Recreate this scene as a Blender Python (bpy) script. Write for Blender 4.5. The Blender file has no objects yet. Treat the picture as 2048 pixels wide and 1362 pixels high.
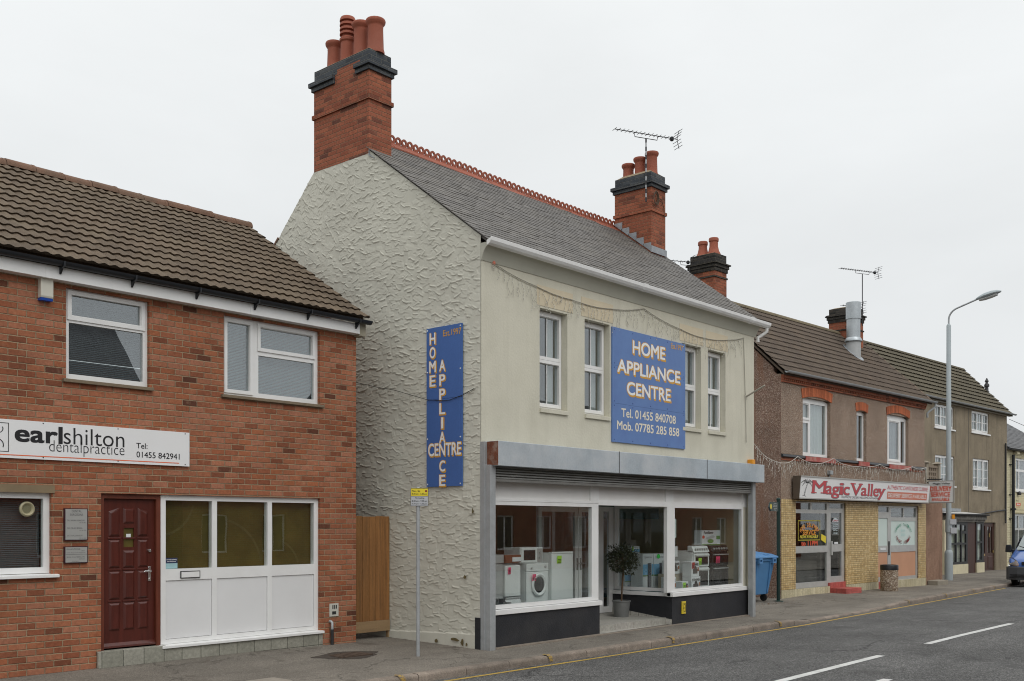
import bpy, bmesh, math, random
import numpy as np
from mathutils import Vector, Matrix
random.seed(7); rng = np.random.default_rng(11)
SC = bpy.context.scene
COL = SC.collection
R = math.radians

# ------------------------------------------------------------------ node helpers
class NT:
    def __init__(s, tree):
        s.t = tree; s.L = tree.links
    def n(s, typ, props=None, **ins):
        nd = s.t.nodes.new(typ)
        for k, v in (props or {}).items(): setattr(nd, k, v)
        for k, v in ins.items():
            key = int(k[1:]) if k[0] == 'i' and k[1:].isdigit() else k.replace('_', ' ')
            s.put(nd.inputs[key], v)
        return nd
    def put(s, sock, v):
        if isinstance(v, bpy.types.NodeSocket): s.L.new(v, sock)
        elif isinstance(v, (tuple, list)) and sock.type == 'RGBA' and len(v) == 3: sock.default_value = (*v, 1)
        else: sock.default_value = v
    def m(s, op, a, b=0.0, c=None, clamp=False):
        nd = s.t.nodes.new('ShaderNodeMath'); nd.operation = op; nd.use_clamp = clamp
        s.put(nd.inputs[0], a); s.put(nd.inputs[1], b)
        if c is not None: s.put(nd.inputs[2], c)
        return nd.outputs[0]
    def mix(s, f, a, b, mode='MIX'):
        nd = s.t.nodes.new('ShaderNodeMix'); nd.data_type = 'RGBA'; nd.blend_type = mode
        s.put(nd.inputs[0], f); s.put(nd.inputs[6], a); s.put(nd.inputs[7], b)
        return nd.outputs[2]
    def noise(s, vec, scale, detail=4, rough=.55, dist=0):
        nd = s.n('ShaderNodeTexNoise', Vector=vec, Scale=scale, Detail=detail, Roughness=rough, Distortion=dist)
        return nd.outputs[0]
    def ramp(s, f, stops, interp='LINEAR'):
        nd = s.t.nodes.new('ShaderNodeValToRGB'); nd.color_ramp.interpolation = interp
        e = nd.color_ramp.elements
        while len(e) > 1: e.remove(e[0])
        for i, (p, c) in enumerate(stops):
            el = e[0] if i == 0 else e.new(p)
            el.position = p; el.color = (*c, 1) if len(c) == 3 else c
        s.put(nd.inputs[0], f); return nd.outputs[0]
    def rng(s, f, a, b, c=0., d=1.):
        nd = s.n('ShaderNodeMapRange', Value=f, From_Min=a, From_Max=b, To_Min=c, To_Max=d); return nd.outputs[0]

MATS = {}
def newmat(name):
    m = bpy.data.materials.new(name); m.use_nodes = True
    m.node_tree.nodes.clear(); MATS[name] = m
    return m, NT(m.node_tree)
def finish(t, col, rough, bump=None, dist=.01, metal=0., spec=.5, strength=1., coat=0.):
    b = t.n('ShaderNodeBsdfPrincipled')
    t.put(b.inputs['Base Color'], col); t.put(b.inputs['Roughness'], rough)
    t.put(b.inputs['Metallic'], metal); t.put(b.inputs['Specular IOR Level'], spec)
    if coat: b.inputs['Coat Weight'].default_value = coat; b.inputs['Coat Roughness'].default_value = .08
    if bump is not None:
        bp = t.n('ShaderNodeBump', Height=bump, Distance=dist, Strength=strength)
        t.L.new(bp.outputs[0], b.inputs['Normal'])
    o = t.n('ShaderNodeOutputMaterial'); t.L.new(b.outputs[0], o.inputs[0])
    return b
def pbr(name, col, rough=.55, var=.12, sc=5., fine=0., fsc=120., bump=0., bsc=60., metal=0., spec=.4,
        rnd=0., dirt=None, dirtamt=0., dsc=1.3, coat=0., stretch=None, streak=0.):
    """paint, plastic, wood, metal ...: base colour with real blotchy variation, optional grain and stains"""
    m, t = newmat(name)
    v = t.n('ShaderNodeTexCoord').outputs['Object']
    if stretch:
        mp = t.n('ShaderNodeMapping', Vector=v); mp.inputs['Scale'].default_value = stretch; v = mp.outputs[0]
    n1 = t.noise(v, sc)
    k = t.rng(n1, .25, .75, 1 - var, 1 + var)
    if fine:
        k = t.m('MULTIPLY', k, t.rng(t.noise(v, fsc, 2), .3, .7, 1 - fine, 1 + fine))
    if rnd:
        a = t.n('ShaderNodeAttribute', {'attribute_name': 'rnd'}).outputs['Fac']
        k = t.m('MULTIPLY', k, t.rng(a, 0, 1, 1 - rnd, 1 + rnd))
    sv = t.n('ShaderNodeVectorMath', {'operation': 'SCALE'}); sv.inputs[0].default_value = col; t.L.new(k, sv.inputs[3])
    c = sv.outputs[0]
    if dirt:
        f = t.m('MULTIPLY', t.rng(t.noise(v, dsc, 6, .65), .45, .7), dirtamt, clamp=True)
        c = t.mix(f, c, dirt)
    if streak:                                   # rain-washed runs down the face
        mp = t.n('ShaderNodeMapping', Vector=v); mp.inputs['Scale'].default_value = (3.2, 3.2, .22)
        f = t.m('MULTIPLY', t.rng(t.noise(mp.outputs[0], 1.6, 6, .65), .5, .75), streak, clamp=True)
        c = t.mix(f, c, dirt)
    h = t.noise(v, bsc, 3) if bump else None
    finish(t, c, rough, h, bump or .01, metal, spec, coat=coat)
    return m
def brick_mat(name, stops, L=.2286, H=.083, mort=.011, mcol=(.33, .27, .2), offset=.5, rough=.85, bump=.006,
              plane='f', dirt=.25, vscale=1.):
    """individually coloured bricks or tiles laid in courses in the object's own space"""
    m, t = newmat(name)
    v = t.n('ShaderNodeTexCoord').outputs['Object']
    wob = t.noise(v, 9, 2)
    s = t.n('ShaderNodeSeparateXYZ', Vector=v)
    u0 = t.m('ADD', s.outputs[0], s.outputs[1])
    u0 = t.m('ADD', u0, 50.03)
    z0 = t.m('ADD', s.outputs[2], 20.0 + mort)
    z0 = t.m('ADD', z0, t.m('MULTIPLY', t.m('SUBTRACT', wob, .5), mort * .7))
    rowf = t.m('DIVIDE', z0, H); row = t.m('FLOOR', rowf)
    uf = t.m('ADD', t.m('DIVIDE', u0, L), t.m('MULTIPLY', t.m('MODULO', row, 2.), offset))
    cl = t.m('FLOOR', uf)
    fu = t.m('MULTIPLY', t.m('FRACT', uf), L); fv = t.m('MULTIPLY', t.m('FRACT', rowf), H)
    n9 = t.m('MULTIPLY', t.m('SUBTRACT', t.noise(v, 60, 3), .5), mort * .9)
    du = t.m('MINIMUM', fu, t.m('SUBTRACT', L, fu)); dv = t.m('MINIMUM', fv, t.m('SUBTRACT', H, fv))
    d = t.m('ADD', t.m('MINIMUM', du, dv), n9)
    mask = t.rng(d, mort * .3, mort * .75)          # 0 mortar, 1 brick
    cv = t.n('ShaderNodeCombineXYZ', X=cl, Y=row)
    wn = t.n('ShaderNodeTexWhiteNoise', {'noise_dimensions': '2D'}, Vector=cv.outputs[0])
    bc = t.ramp(wn.outputs['Value'], stops)
    k = t.rng(t.noise(v, 22, 5, .7), .25, .75, .72, 1.28)
    k = t.m('MULTIPLY', k, t.rng(t.noise(v, .8, 5, .6), .3, .7, 1 - dirt * .9, 1 + dirt * .5))
    k = t.m('MULTIPLY', k, vscale)
    pale = t.m('MULTIPLY', t.rng(t.noise(v, 7, 5, .7), .56, .72), .28, clamp=True)      # lime bloom
    bc = t.mix(pale, bc, (mcol[0] * 1.25, mcol[1] * 1.2, mcol[2] * 1.2))
    sv = t.n('ShaderNodeVectorMath', {'operation': 'SCALE'}); t.L.new(bc, sv.inputs[0]); t.L.new(k, sv.inputs[3])
    mk = t.n('ShaderNodeVectorMath', {'operation': 'SCALE'}); mk.inputs[0].default_value = mcol
    t.L.new(t.rng(t.noise(v, 3, 4), .3, .7, .75, 1.15), mk.inputs[3])
    c = t.mix(mask, mk.outputs[0], sv.outputs[0])
    h = t.m('ADD', mask, t.m('MULTIPLY', t.noise(v, 70, 3), .35))
    finish(t, c, rough, h, bump, 0, .25)
    return m
def pebble_mat(name, stops, sc=70, rough=.9, bump=.012, streak=None, big=.2):
    """pebble-dashed render: speckled chippings over blotchy weathering"""
    m, t = newmat(name)
    v = t.n('ShaderNodeTexCoord').outputs['Object']
    vo = t.n('ShaderNodeTexVoronoi', Vector=v, Scale=sc)
    s = t.n('ShaderNodeSeparateXYZ', Vector=vo.outputs['Color'])
    c = t.ramp(s.outputs[0], stops)
    k = t.rng(t.noise(v, 1.1, 5, .6), .3, .7, 1 - big, 1 + big)
    sv = t.n('ShaderNodeVectorMath', {'operation': 'SCALE'}); t.L.new(c, sv.inputs[0]); t.L.new(k, sv.inputs[3])
    c = sv.outputs[0]
    if streak:
        mp = t.n('ShaderNodeMapping', Vector=v); mp.inputs['Scale'].default_value = (2.2, 2.2, .35)
        f = t.rng(t.noise(mp.outputs[0], 1.2, 5, .6), .5, .72, 0, .75)
        c = t.mix(f, c, streak)
    h = t.m('SUBTRACT', 1., vo.outputs['Distance'])
    finish(t, c, rough, h, bump, 0, .2)
    return m
def glass_mat(name, tint=(.86, .9, .88), ior=1.75, rough=.0, wob=.0):
    m, t = newmat(name)
    r0 = ((ior - 1) / (ior + 1)) ** 2
    fr = t.n('ShaderNodeLayerWeight', Blend=.5)
    tr = t.n('ShaderNodeBsdfTransparent', Color=tint)
    gl = t.n('ShaderNodeBsdfGlossy', Color=(.95, .97, 1.), Roughness=rough)
    if wob:
        v = t.n('ShaderNodeTexCoord').outputs['Object']
        b = t.n('ShaderNodeBump', Height=t.noise(v, 1.6, 1), Distance=wob, Strength=1.)
        t.L.new(b.outputs[0], gl.inputs['Normal']); t.L.new(b.outputs[0], fr.inputs['Normal'])
    f = t.m('ADD', t.m('MULTIPLY', t.m('POWER', fr.outputs['Facing'], 5.), 1 - r0), r0)     # Schlick, same from both faces
    mx = t.n('ShaderNodeMixShader', i0=f, i1=tr.outputs[0], i2=gl.outputs[0])
    o = t.n('ShaderNodeOutputMaterial'); t.L.new(mx.outputs[0], o.inputs[0])
    return m

# ------------------------------------------------------------------ mesh builder
class Fr:
    """a facade frame: s along the wall, t into the building, z up"""
    def __init__(s, x, y, deg):
        s.x, s.y = x, y; s.c, s.s_ = math.cos(R(deg)), math.sin(R(deg)); s.deg = deg
    def __call__(s, a, t, z):
        return (s.x + a * s.c - t * s.s_, s.y + a * s.s_ + t * s.c, z)
WORLD = Fr(0, 0, 0)
_font = {}
def font_geo(body, bold=0., shear=0., space=1.):
    key = (body, bold, shear, space)
    if key not in _font:
        cu = bpy.data.curves.new('lettering', 'FONT'); cu.body = body; cu.size = 1; cu.offset = bold
        cu.shear = shear; cu.space_character = space; cu.resolution_u = 4; cu.fill_mode = 'FRONT'
        o = bpy.data.objects.new('lettering', cu); COL.objects.link(o)
        bpy.context.view_layer.update()
        dg = bpy.context.evaluated_depsgraph_get()
        me = o.evaluated_get(dg).to_mesh()
        vs = [(v.co.x, v.co.y) for v in me.vertices]; fs = [tuple(p.vertices) for p in me.polygons]
        o.evaluated_get(dg).to_mesh_clear()
        bpy.data.objects.remove(o); bpy.data.curves.remove(cu)
        _font[key] = (vs, fs)
    return _font[key]
class MB:
    def __init__(s, fr=WORLD):
        s.v = []; s.f = []; s.fr = fr; s.rn = []; s.mi = []; s.r = 0.5; s.k = 0
    def add(s, vs, fs, raw=False):
        b = len(s.v)
        s.v += [tuple(p) for p in vs] if raw else [s.fr(*p) for p in vs]
        for f in fs:
            s.f.append(tuple(b + i for i in f)); s.rn.append(s.r); s.mi.append(s.k)
        return s
    def quad(s, a, b, c, d): return s.add([a, b, c, d], [(0, 1, 2, 3)])
    def poly(s, pts): return s.add(pts, [tuple(range(len(pts)))])
    def box(s, x0, x1, y0, y1, z0, z1):
        vs = [(x, y, z) for z in (z0, z1) for y in (y0, y1) for x in (x0, x1)]
        return s.add(vs, [(0, 2, 3, 1), (4, 5, 7, 6), (0, 1, 5, 4), (2, 6, 7, 3), (0, 4, 6, 2), (1, 3, 7, 5)])
    def frus(s, b, t):
        """box between bottom rectangle b=(x0,x1,y0,y1,z) and top rectangle t"""
        vs = []
        for (x0, x1, y0, y1, z) in (b, t): vs += [(x0, y0, z), (x1, y0, z), (x1, y1, z), (x0, y1, z)]
        return s.add(vs, [(3, 2, 1, 0), (4, 5, 6, 7), (0, 1, 5, 4), (1, 2, 6, 5), (2, 3, 7, 6), (3, 0, 4, 7)])
    def raised(s, a0, a1, z0, z1, t, d, c):
        """bevelled raised panel on a wall face at depth t, proud by d, chamfer c"""
        vs = [(a0, t, z0), (a1, t, z0), (a1, t, z1), (a0, t, z1),
              (a0 + c, t - d, z0 + c), (a1 - c, t - d, z0 + c), (a1 - c, t - d, z1 - c), (a0 + c, t - d, z1 - c)]
        return s.add(vs, [(4, 5, 6, 7), (0, 1, 5, 4), (1, 2, 6, 5), (2, 3, 7, 6), (3, 0, 4, 7)])
    def prism(s, pts, a, b, axis='s'):
        """polygon extruded: axis 's' pts=(t,z) from s=a to b; 't' pts=(s,z); 'z' pts=(s,t)"""
        def mk(p, e):
            return (e, p[0], p[1]) if axis == 's' else (p[0], e, p[1]) if axis == 't' else (p[0], p[1], e)
        n = len(pts)
        vs = [mk(p, a) for p in pts] + [mk(p, b) for p in pts]
        fs = [tuple(range(n)), tuple(range(2 * n - 1, n - 1, -1))]
        for i in range(n):
            j = (i + 1) % n; fs.append((i, i + n, j + n, j))
        return s.add(vs, fs)
    def plate(s, a0, a1, z0, z1, t0, t1, holes=()):
        """wall or frame in the facade plane with rectangular holes and their reveals"""
        xs = sorted({a0, a1, *[min(max(q, a0), a1) for h in holes for q in h[:2]]})
        zs = sorted({z0, z1, *[min(max(q, z0), z1) for h in holes for q in h[2:4]]})
        nx, nz = len(xs) - 1, len(zs) - 1
        def full(i, j):
            if i < 0 or j < 0 or i >= nx or j >= nz: return False
            cx, cz = (xs[i] + xs[i + 1]) / 2, (zs[j] + zs[j + 1]) / 2
            return not any(h[0] < cx < h[1] and h[2] < cz < h[3] for h in holes)
        for i in range(nx):
            for j in range(nz):
                if not full(i, j): continue
                A, B, C, D = xs[i], xs[i + 1], zs[j], zs[j + 1]
                s.quad((A, t0, C), (B, t0, C), (B, t0, D), (A, t0, D))
                s.quad((B, t1, C), (A, t1, C), (A, t1, D), (B, t1, D))
                if not full(i - 1, j): s.quad((A, t1, C), (A, t0, C), (A, t0, D), (A, t1, D))
                if not full(i + 1, j): s.quad((B, t0, C), (B, t1, C), (B, t1, D), (B, t0, D))
                if not full(i, j - 1): s.quad((A, t1, C), (B, t1, C), (B, t0, C), (A, t0, C))
                if not full(i, j + 1): s.quad((A, t0, D), (B, t0, D), (B, t1, D), (A, t1, D))
        return s
    def tube(s, path, r, n=8, cap=True):
        P = [Vector(s.fr(*p)) for p in path]; m = len(P); vs = []; fs = []
        rr = r if isinstance(r, (list, tuple)) else [r] * m
        up = None
        for i in range(m):
            d = (P[min(i + 1, m - 1)] - P[max(i - 1, 0)]).normalized()
            if up is None: up = Vector((0, 0, 1)) if abs(d.z) < .9 else Vector((1, 0, 0))
            a = d.cross(up).normalized(); b = a.cross(d).normalized(); up = b
            for k in range(n):
                q = 2 * math.pi * k / n
                vs.append(P[i] + (a * math.cos(q) + b * math.sin(q)) * rr[i])
        for i in range(m - 1):
            for k in range(n):
                fs.append((i * n + k, i * n + (k + 1) % n, (i + 1) * n + (k + 1) % n, (i + 1) * n + k))
        if cap: fs += [tuple(range(n))[::-1], tuple((m - 1) * n + k for k in range(n))]
        return s.add(vs, fs, raw=True)
    def lathe(s, c, prof, n=20, axis='z'):
        """profile of (radius, height) turned about a vertical axis at c"""
        vs = []; fs = []; m = len(prof)
        for (r, h) in prof:
            for k in range(n):
                q = 2 * math.pi * k / n
                if axis == 'z': vs.append((c[0] + r * math.cos(q), c[1] + r * math.sin(q), c[2] + h))
                elif axis == 't': vs.append((c[0] + r * math.cos(q), c[1] + h, c[2] + r * math.sin(q)))
                else: vs.append((c[0] + h, c[1] + r * math.cos(q), c[2] + r * math.sin(q)))
        for i in range(m - 1):
            for k in range(n):
                fs.append((i * n + k, i * n + (k + 1) % n, (i + 1) * n + (k + 1) % n, (i + 1) * n + k))
        fs += [tuple(range(n))[::-1], tuple((m - 1) * n + k for k in range(n))]
        return s.add(vs, fs)
    def text(s, body, a0, a1, z0, z1, t, bold=.02, shear=0., space=1., place=None):
        """writing fitted into the rectangle a0..a1, z0..z1 of the facade plane at depth t"""
        vs, fs = font_geo(body, min(bold, 0.) , shear, space)
        if not vs: return s
        xs = [p[0] for p in vs]; ys = [p[1] for p in vs]
        x0, x1, y0, y1 = min(xs), max(xs), min(ys), max(ys)
        pl = place or (lambda a, z: (a, t, z))
        kx, kz = (a1 - a0) / (x1 - x0), (z1 - z0) / (y1 - y0); e = max(bold, 0.) * .8
        shifts = [(0, 0)] if e < .006 else [(-e, -e), (e, -e), (e, e), (-e, e), (0, 0)]     # bold = overlaid shifted copies
        for i, (dx, dz) in enumerate(shifts):
            pts = [Vector(s.fr(*pl(a0 + (p[0] - x0) * kx + dx * kx, z0 + (p[1] - y0) * kz + dz * kz))) for p in vs]
            if i:
                f = max(fs, key=lambda f: (pts[f[1]] - pts[f[0]]).cross(pts[f[2]] - pts[f[0]]).length)
                n = (pts[f[1]] - pts[f[0]]).cross(pts[f[2]] - pts[f[0]]).normalized()
                if n.x + n.y > 0: n = -n
                pts = [p + n * .00012 * i for p in pts]
            s.add(pts, fs, raw=True)
        return s
    def build(s, name, mat, parent=None, org=None, smooth=None, bevel=0, label=None):
        me = bpy.data.meshes.new(name)
        if parent is not None:
            root = parent
            while root.parent: root = root.parent
            inv = root.matrix_basis.inverted()
        elif org is not None: inv = Matrix.Translation(org).inverted()
        else: inv = Matrix.Identity(4)
        me.from_pydata([inv @ Vector(p) for p in s.v], [], s.f)
        mats = mat if isinstance(mat, (list, tuple)) else [mat]
        for m in mats: me.materials.append(m)
        if len(mats) > 1: me.polygons.foreach_set('material_index', s.mi)
        a = me.attributes.new('rnd', 'FLOAT', 'FACE'); a.data.foreach_set('value', s.rn)
        if smooth is not None:
            me.polygons.foreach_set('use_smooth', [True] * len(s.f)); me.set_sharp_from_angle(angle=R(smooth))
        me.update()
        o = bpy.data.objects.new(name, me); COL.objects.link(o)
        if parent is not None: o.parent = parent
        elif org is not None: o.location = org
        if bevel:
            b = o.modifiers.new('bevel', 'BEVEL'); b.width = bevel; b.segments = 2; b.limit_method = 'ANGLE'; b.angle_limit = R(40)
        if label: o['label'] = label
        return o
def tag(o, label, cat, group=None):
    o['label'] = label; o['category'] = cat
    if group: o['group'] = group
    return o
def thing(name, loc, label, cat, group=None, rz=0):
    o = bpy.data.objects.new(name, None); o.empty_display_size = .3
    o.location = loc; o.rotation_euler = (0, 0, R(rz)); COL.objects.link(o)
    o.matrix_basis = Matrix.Translation(loc) @ Matrix.Rotation(R(rz), 4, 'Z')
    return tag(o, label, cat, group)
def structure(o): o['kind'] = 'structure'; return o
def copy_thing(src, loc, rz=0, label=None):
    c = src.copy(); COL.objects.link(c); c.location = loc; c.rotation_euler = (0, 0, R(rz))
    if label: c['label'] = label
    for ch in list(src.children):
        d = ch.copy(); COL.objects.link(d); d.parent = c
        for g in list(ch.children):
            e = g.copy(); COL.objects.link(e); e.parent = d
    return c
# ------------------------------------------------------------------ materials
BR_D = [(0, (.235, .082, .043)), (.12, (.31, .108, .056)), (.35, (.365, .138, .072)), (.5, (.34, .14, .082)), (.65, (.40, .168, .10)), (.82, (.35, .122, .057)), (.94, (.27, .09, .046)), (.975, (.17, .06, .032)), (1, (.12, .046, .028))]
BR_C = [(0, (.27, .085, .048)), (.5, (.36, .118, .064)), (.8, (.31, .10, .058)), (.93, (.20, .068, .042)), (1, (.12, .048, .034))]
brick_dental = brick_mat('brick_orange_red', BR_D, mcol=(.34, .25, .158), mort=.0115, bump=.008, dirt=.3)
brick_chimney = brick_mat('brick_bright_red', BR_C, mcol=(.24, .13, .08), L=.235, H=.078, bump=.006)
brick_blue = brick_mat('brick_engineering_blue', [(0, (.028, .034, .042)), (.6, (.05, .058, .068)), (1, (.075, .08, .085))], mcol=(.11, .11, .1), L=.235, H=.078, rough=.55)
brick_sooty = brick_mat('brick_soot_dark', [(0, (.022, .021, .02)), (.6, (.045, .042, .04)), (1, (.07, .06, .05))], mcol=(.1, .09, .07), L=.235, H=.078)
brick_far = brick_mat('brick_far_houses', [(0, (.20, .06, .035)), (.6, (.30, .095, .05)), (1, (.16, .05, .03))], mcol=(.22, .18, .14))
brick_cream = brick_mat('brick_cream_painted', [(0, (.66, .60, .40)), (1, (.72, .66, .46))], mcol=(.58, .52, .34), L=.2286, H=.083, bump=.01)
tile_yellow = brick_mat('tile_yellow_mosaic', [(0, (.50, .345, .15)), (.5, (.60, .44, .21)), (1, (.68, .53, .28))], L=.1, H=.062, mort=.009, mcol=(.27, .18, .08), offset=0, rough=.4, bump=.004, dirt=.12)
tile_cream = brick_mat('tile_cream_plinth', [(0, (.52, .46, .30)), (1, (.62, .56, .39))], L=.15, H=.6, mort=.008, mcol=(.3, .25, .15), offset=0, rough=.45, bump=.003)
tile_red = brick_mat('tile_red_step', [(0, (.40, .085, .075)), (1, (.50, .12, .10))], L=.152, H=.3, mort=.007, mcol=(.25, .09, .08), offset=0, rough=.5, bump=.003)
terrazzo = brick_mat('terrazzo_blocks', [(0, (.27, .265, .22)), (1, (.34, .33, .28))], L=.3, H=.8, mort=.008, mcol=(.10, .10, .08), offset=0, bump=.004)
tile_grey = brick_mat('tile_grey_skirting', [(0, (.50, .48, .43)), (1, (.56, .54, .49))], L=.2, H=.8, mort=.01, mcol=(.2, .18, .15), offset=0, rough=.5, bump=.003)
floor_boards = brick_mat('tile_grey_floor', [(0, (.36, .35, .31)), (1, (.43, .41, .37))], L=.6, H=.2, mort=.008, mcol=(.25, .23, .2), rough=.55, bump=.002)
render_cream = pbr('render_smooth_cream', (.625, .60, .495), .8, .05, 1.2, .04, 40, bump=.004, bsc=25, dirt=(.43, .41, .32), dirtamt=.35, dsc=.9, streak=.3)
render_swirl = pbr('render_swirl_cream', (.59, .58, .50), .75, .05, 1.5, .04, 60, dirt=(.42, .41, .35), dirtamt=.4, dsc=.55, streak=.25)
render_pink = pbr('render_lintel_pink', (.63, .55, .40), .8, .06, 3, bump=.003)
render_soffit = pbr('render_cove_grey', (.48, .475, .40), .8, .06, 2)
plinth_black = pbr('paint_black_plinth', (.022, .023, .027), .6, .2, 4, .1, bump=.004, bsc=40, dirt=(.07, .065, .06), dirtamt=.25)
pebble_brown = pebble_mat('pebbledash_brown', [(0, (.17, .115, .085)), (.35, (.30, .215, .16)), (.75, (.38, .28, .215)), (.93, (.48, .40, .33)), (1, (.6, .55, .47))], 75, big=.14)
pebble_side = pebble_mat('pebbledash_dark', [(0, (.14, .085, .065)), (.4, (.25, .16, .125)), (.8, (.33, .23, .18)), (1, (.46, .38, .32))], 60, streak=(.27, .12, .065))
pebble_pink = pebble_mat('pebbledash_pink', [(0, (.19, .11, .075)), (.5, (.33, .20, .14)), (1, (.42, .28, .2))], 60, streak=(.22, .13, .09))
render_tan = pebble_mat('render_tan_rough', [(0, (.20, .165, .115)), (.5, (.265, .22, .155)), (1, (.32, .27, .2))], 60, bump=.006, streak=(.17, .14, .10), big=.16)
render_ivory = pbr('paint_ivory_wall', (.66, .60, .42), .75, .08, 2, bump=.004, dirt=(.35, .3, .2), dirtamt=.4)
tile_brown = pbr('roof_tile_brown', (.112, .082, .055), .9, .22, 2.2, .25, 45, bump=.006, bsc=50, rnd=.13, dirt=(.165, .13, .085), dirtamt=.5, dsc=1.8)
tile_brown_b = pbr('roof_tile_umber', (.092, .070, .053), .9, .18, 2.2, .2, 45, bump=.006, bsc=50, rnd=.10, dirt=(.13, .095, .065), dirtamt=.5, dsc=.9)
tile_green = pbr('roof_tile_mossy', (.085, .072, .046), .9, .2, 2, .22, 40, bump=.006, bsc=50, rnd=.1, dirt=(.125, .105, .065), dirtamt=.5, dsc=1.2)
ridge_brown = pbr('ridge_tile_brown', (.17, .095, .062), .9, .25, 3, .2, bump=.006, dirt=(.10, .085, .06), dirtamt=.6)
slate = pbr('slate_grey', (.118, .109, .10), .62, .12, 1.2, .12, 60, bump=.004, bsc=60, rnd=.17, dirt=(.165, .15, .125), dirtamt=.5, dsc=1.1)
slate_far = pbr('slate_dark', (.085, .085, .088), .6, .2, 2, rnd=.2)
terracotta = pbr('terracotta', (.31, .086, .047), .7, .18, 6, .1, bump=.004, dirt=(.2, .075, .05), dirtamt=.5, dsc=3)
flaunch = pbr('mortar_flaunching', (.28, .22, .14), .9, .2, 8, bump=.01)
lead = pbr('lead_flashing', (.30, .32, .34), .55, .2, 8, metal=.1, bump=.004)
pvc_white = pbr('pvc_white', (.80, .80, .79), .35, .03, 3, spec=.5, dirt=(.55, .53, .48), dirtamt=.18, dsc=2.5)
pvc_panel = pbr('pvc_panel_white', (.74, .74, .74), .4, .03, 2)
pvc_grey = pbr('fascia_panel_grey_white', (.76, .75, .73), .5, .04, 2, dirt=(.6, .57, .52), dirtamt=.3)
alu = pbr('aluminium_frame', (.52, .52, .50), .4, .08, 5, metal=.35)
plastic_black = pbr('plastic_black', (.016, .018, .022), .35, .15, 5)
plastic_grey = pbr('plastic_grey_gutter', (.33, .35, .36), .45, .1, 5)
galv = pbr('steel_galvanised', (.42, .455, .475), .42, .14, 3.5, .08, 30, metal=.55, dirt=(.55, .57, .58), dirtamt=.4, dsc=2.2)
galv_box = pbr('steel_shutter_box', (.48, .545, .59), .36, .16, 1.3, .08, 30, metal=.45, dirt=(.74, .76, .77), dirtamt=.75, dsc=.8)
galv_post = pbr('steel_post', (.40, .42, .43), .5, .12, 7, .06, 60, metal=.3, dirt=(.27, .26, .25), dirtamt=.4)
rust = pbr('rust_brown', (.17, .055, .028), .85, .3, 9, .2, bump=.006, dirt=(.40, .36, .30), dirtamt=.5, dsc=6)
shutter_dark = pbr('steel_shutter_slats', (.24, .235, .22), .5, .12, 5, metal=.4, dirt=(.13, .12, .11), dirtamt=.5)
mahog = pbr('wood_mahogany', (.082, .017, .011), .32, .25, 3, .12, 60, coat=.3, stretch=(6, 6, .8))
mahog_frame = pbr('wood_red_frame', (.135, .034, .018), .45, .25, 3, .1, 60, stretch=(6, 6, .8))
wood_dark = pbr('wood_brown_door', (.055, .020, .014), .5, .3, 3, .15, stretch=(6, 6, .7))
wood_fence = pbr('wood_fence_orange', (.30, .138, .044), .8, .32, 2.4, .22, 50, bump=.004, rnd=.22, dirt=(.13, .065, .025), dirtamt=.8, dsc=2.2, stretch=(6, 6, .4))
wood_rail = pbr('wood_fence_rail', (.30, .20, .105), .8, .2, 3, .15, bump=.004, stretch=(.6, 3, 4))
wood_black = pbr('paint_black_wood', (.02, .021, .023), .5, .2, 4)
bark = pbr('bark_brown', (.12, .075, .045), .9, .3, 12, bump=.01)
twig = pbr('twig_grey_brown', (.10, .075, .06), .9, .3, 6)
leaf = pbr('leaf_dark_green', (.040, .048, .022), .5, .3, 9, rnd=.5)
zinc = pbr('zinc_planter', (.20, .205, .20), .55, .15, 6, metal=.3, bump=.003)
soil = pbr('soil', (.04, .03, .02), 1, .3, 20, bump=.02)
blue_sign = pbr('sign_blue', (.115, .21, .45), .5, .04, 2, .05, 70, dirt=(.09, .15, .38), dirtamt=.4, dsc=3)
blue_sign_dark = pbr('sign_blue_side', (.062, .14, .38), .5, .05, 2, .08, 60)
white_sign = pbr('sign_white', (.80, .80, .80), .3, .02, 2)
grey_sign = pbr('sign_grey_white', (.62, .63, .62), .35, .04, 2)
silver_plate = pbr('plate_brushed_silver', (.42, .42, .40), .4, .05, 4, metal=.3)
ink_white = pbr('ink_white', (.82, .82, .80), .5, .02, 4)
ink_black = pbr('ink_black', (.015, .015, .017), .5, .05, 4)
ink_orange = pbr('ink_orange_yellow', (.62, .32, .045), .5, .05, 4)
ink_orange_line = pbr('ink_orange_line', (.75, .16, .06), .5, .03, 4)
ink_cream = pbr('ink_cream', (.78, .72, .58), .5, .03, 4)
ink_red = pbr('ink_crimson', (.52, .06, .08), .5, .05, 4)
ink_rose = pbr('ink_rose_red', (.55, .075, .09), .5, .05, 4)
ink_grey = pbr('ink_grey_outline', (.22, .20, .21), .5, .05, 4)
ink_salmon = pbr('ink_salmon', (.62, .20, .13), .5, .05, 4)
ink_scarlet = pbr('ink_scarlet', (.65, .09, .035), .5, .05, 4)
ink_green = pbr('ink_green', (.04, .28, .17), .5, .05, 4)
ink_teal = pbr('ink_pale_teal', (.30, .60, .58), .5, .05, 4)
ink_maroon = pbr('ink_maroon', (.22, .03, .025), .5, .05, 4)
ink_amber = pbr('ink_amber', (.75, .36, .03), .5, .05, 4)
ink_lemon = pbr('ink_lemon', (.72, .60, .06), .5, .05, 4)
yellow_plate = pbr('plate_yellow', (.72, .54, .03), .45, .06, 5, dirt=(.35, .3, .2), dirtamt=.3, dsc=9)
yellow_clean = pbr('plate_yellow_clean', (.75, .60, .035), .45, .03, 5)
grey_plate = pbr('plate_grey', (.47, .48, .50), .45, .03, 5)
orange_plastic = pbr('plastic_amber', (.72, .29, .02), .35, .05, 5)
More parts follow.
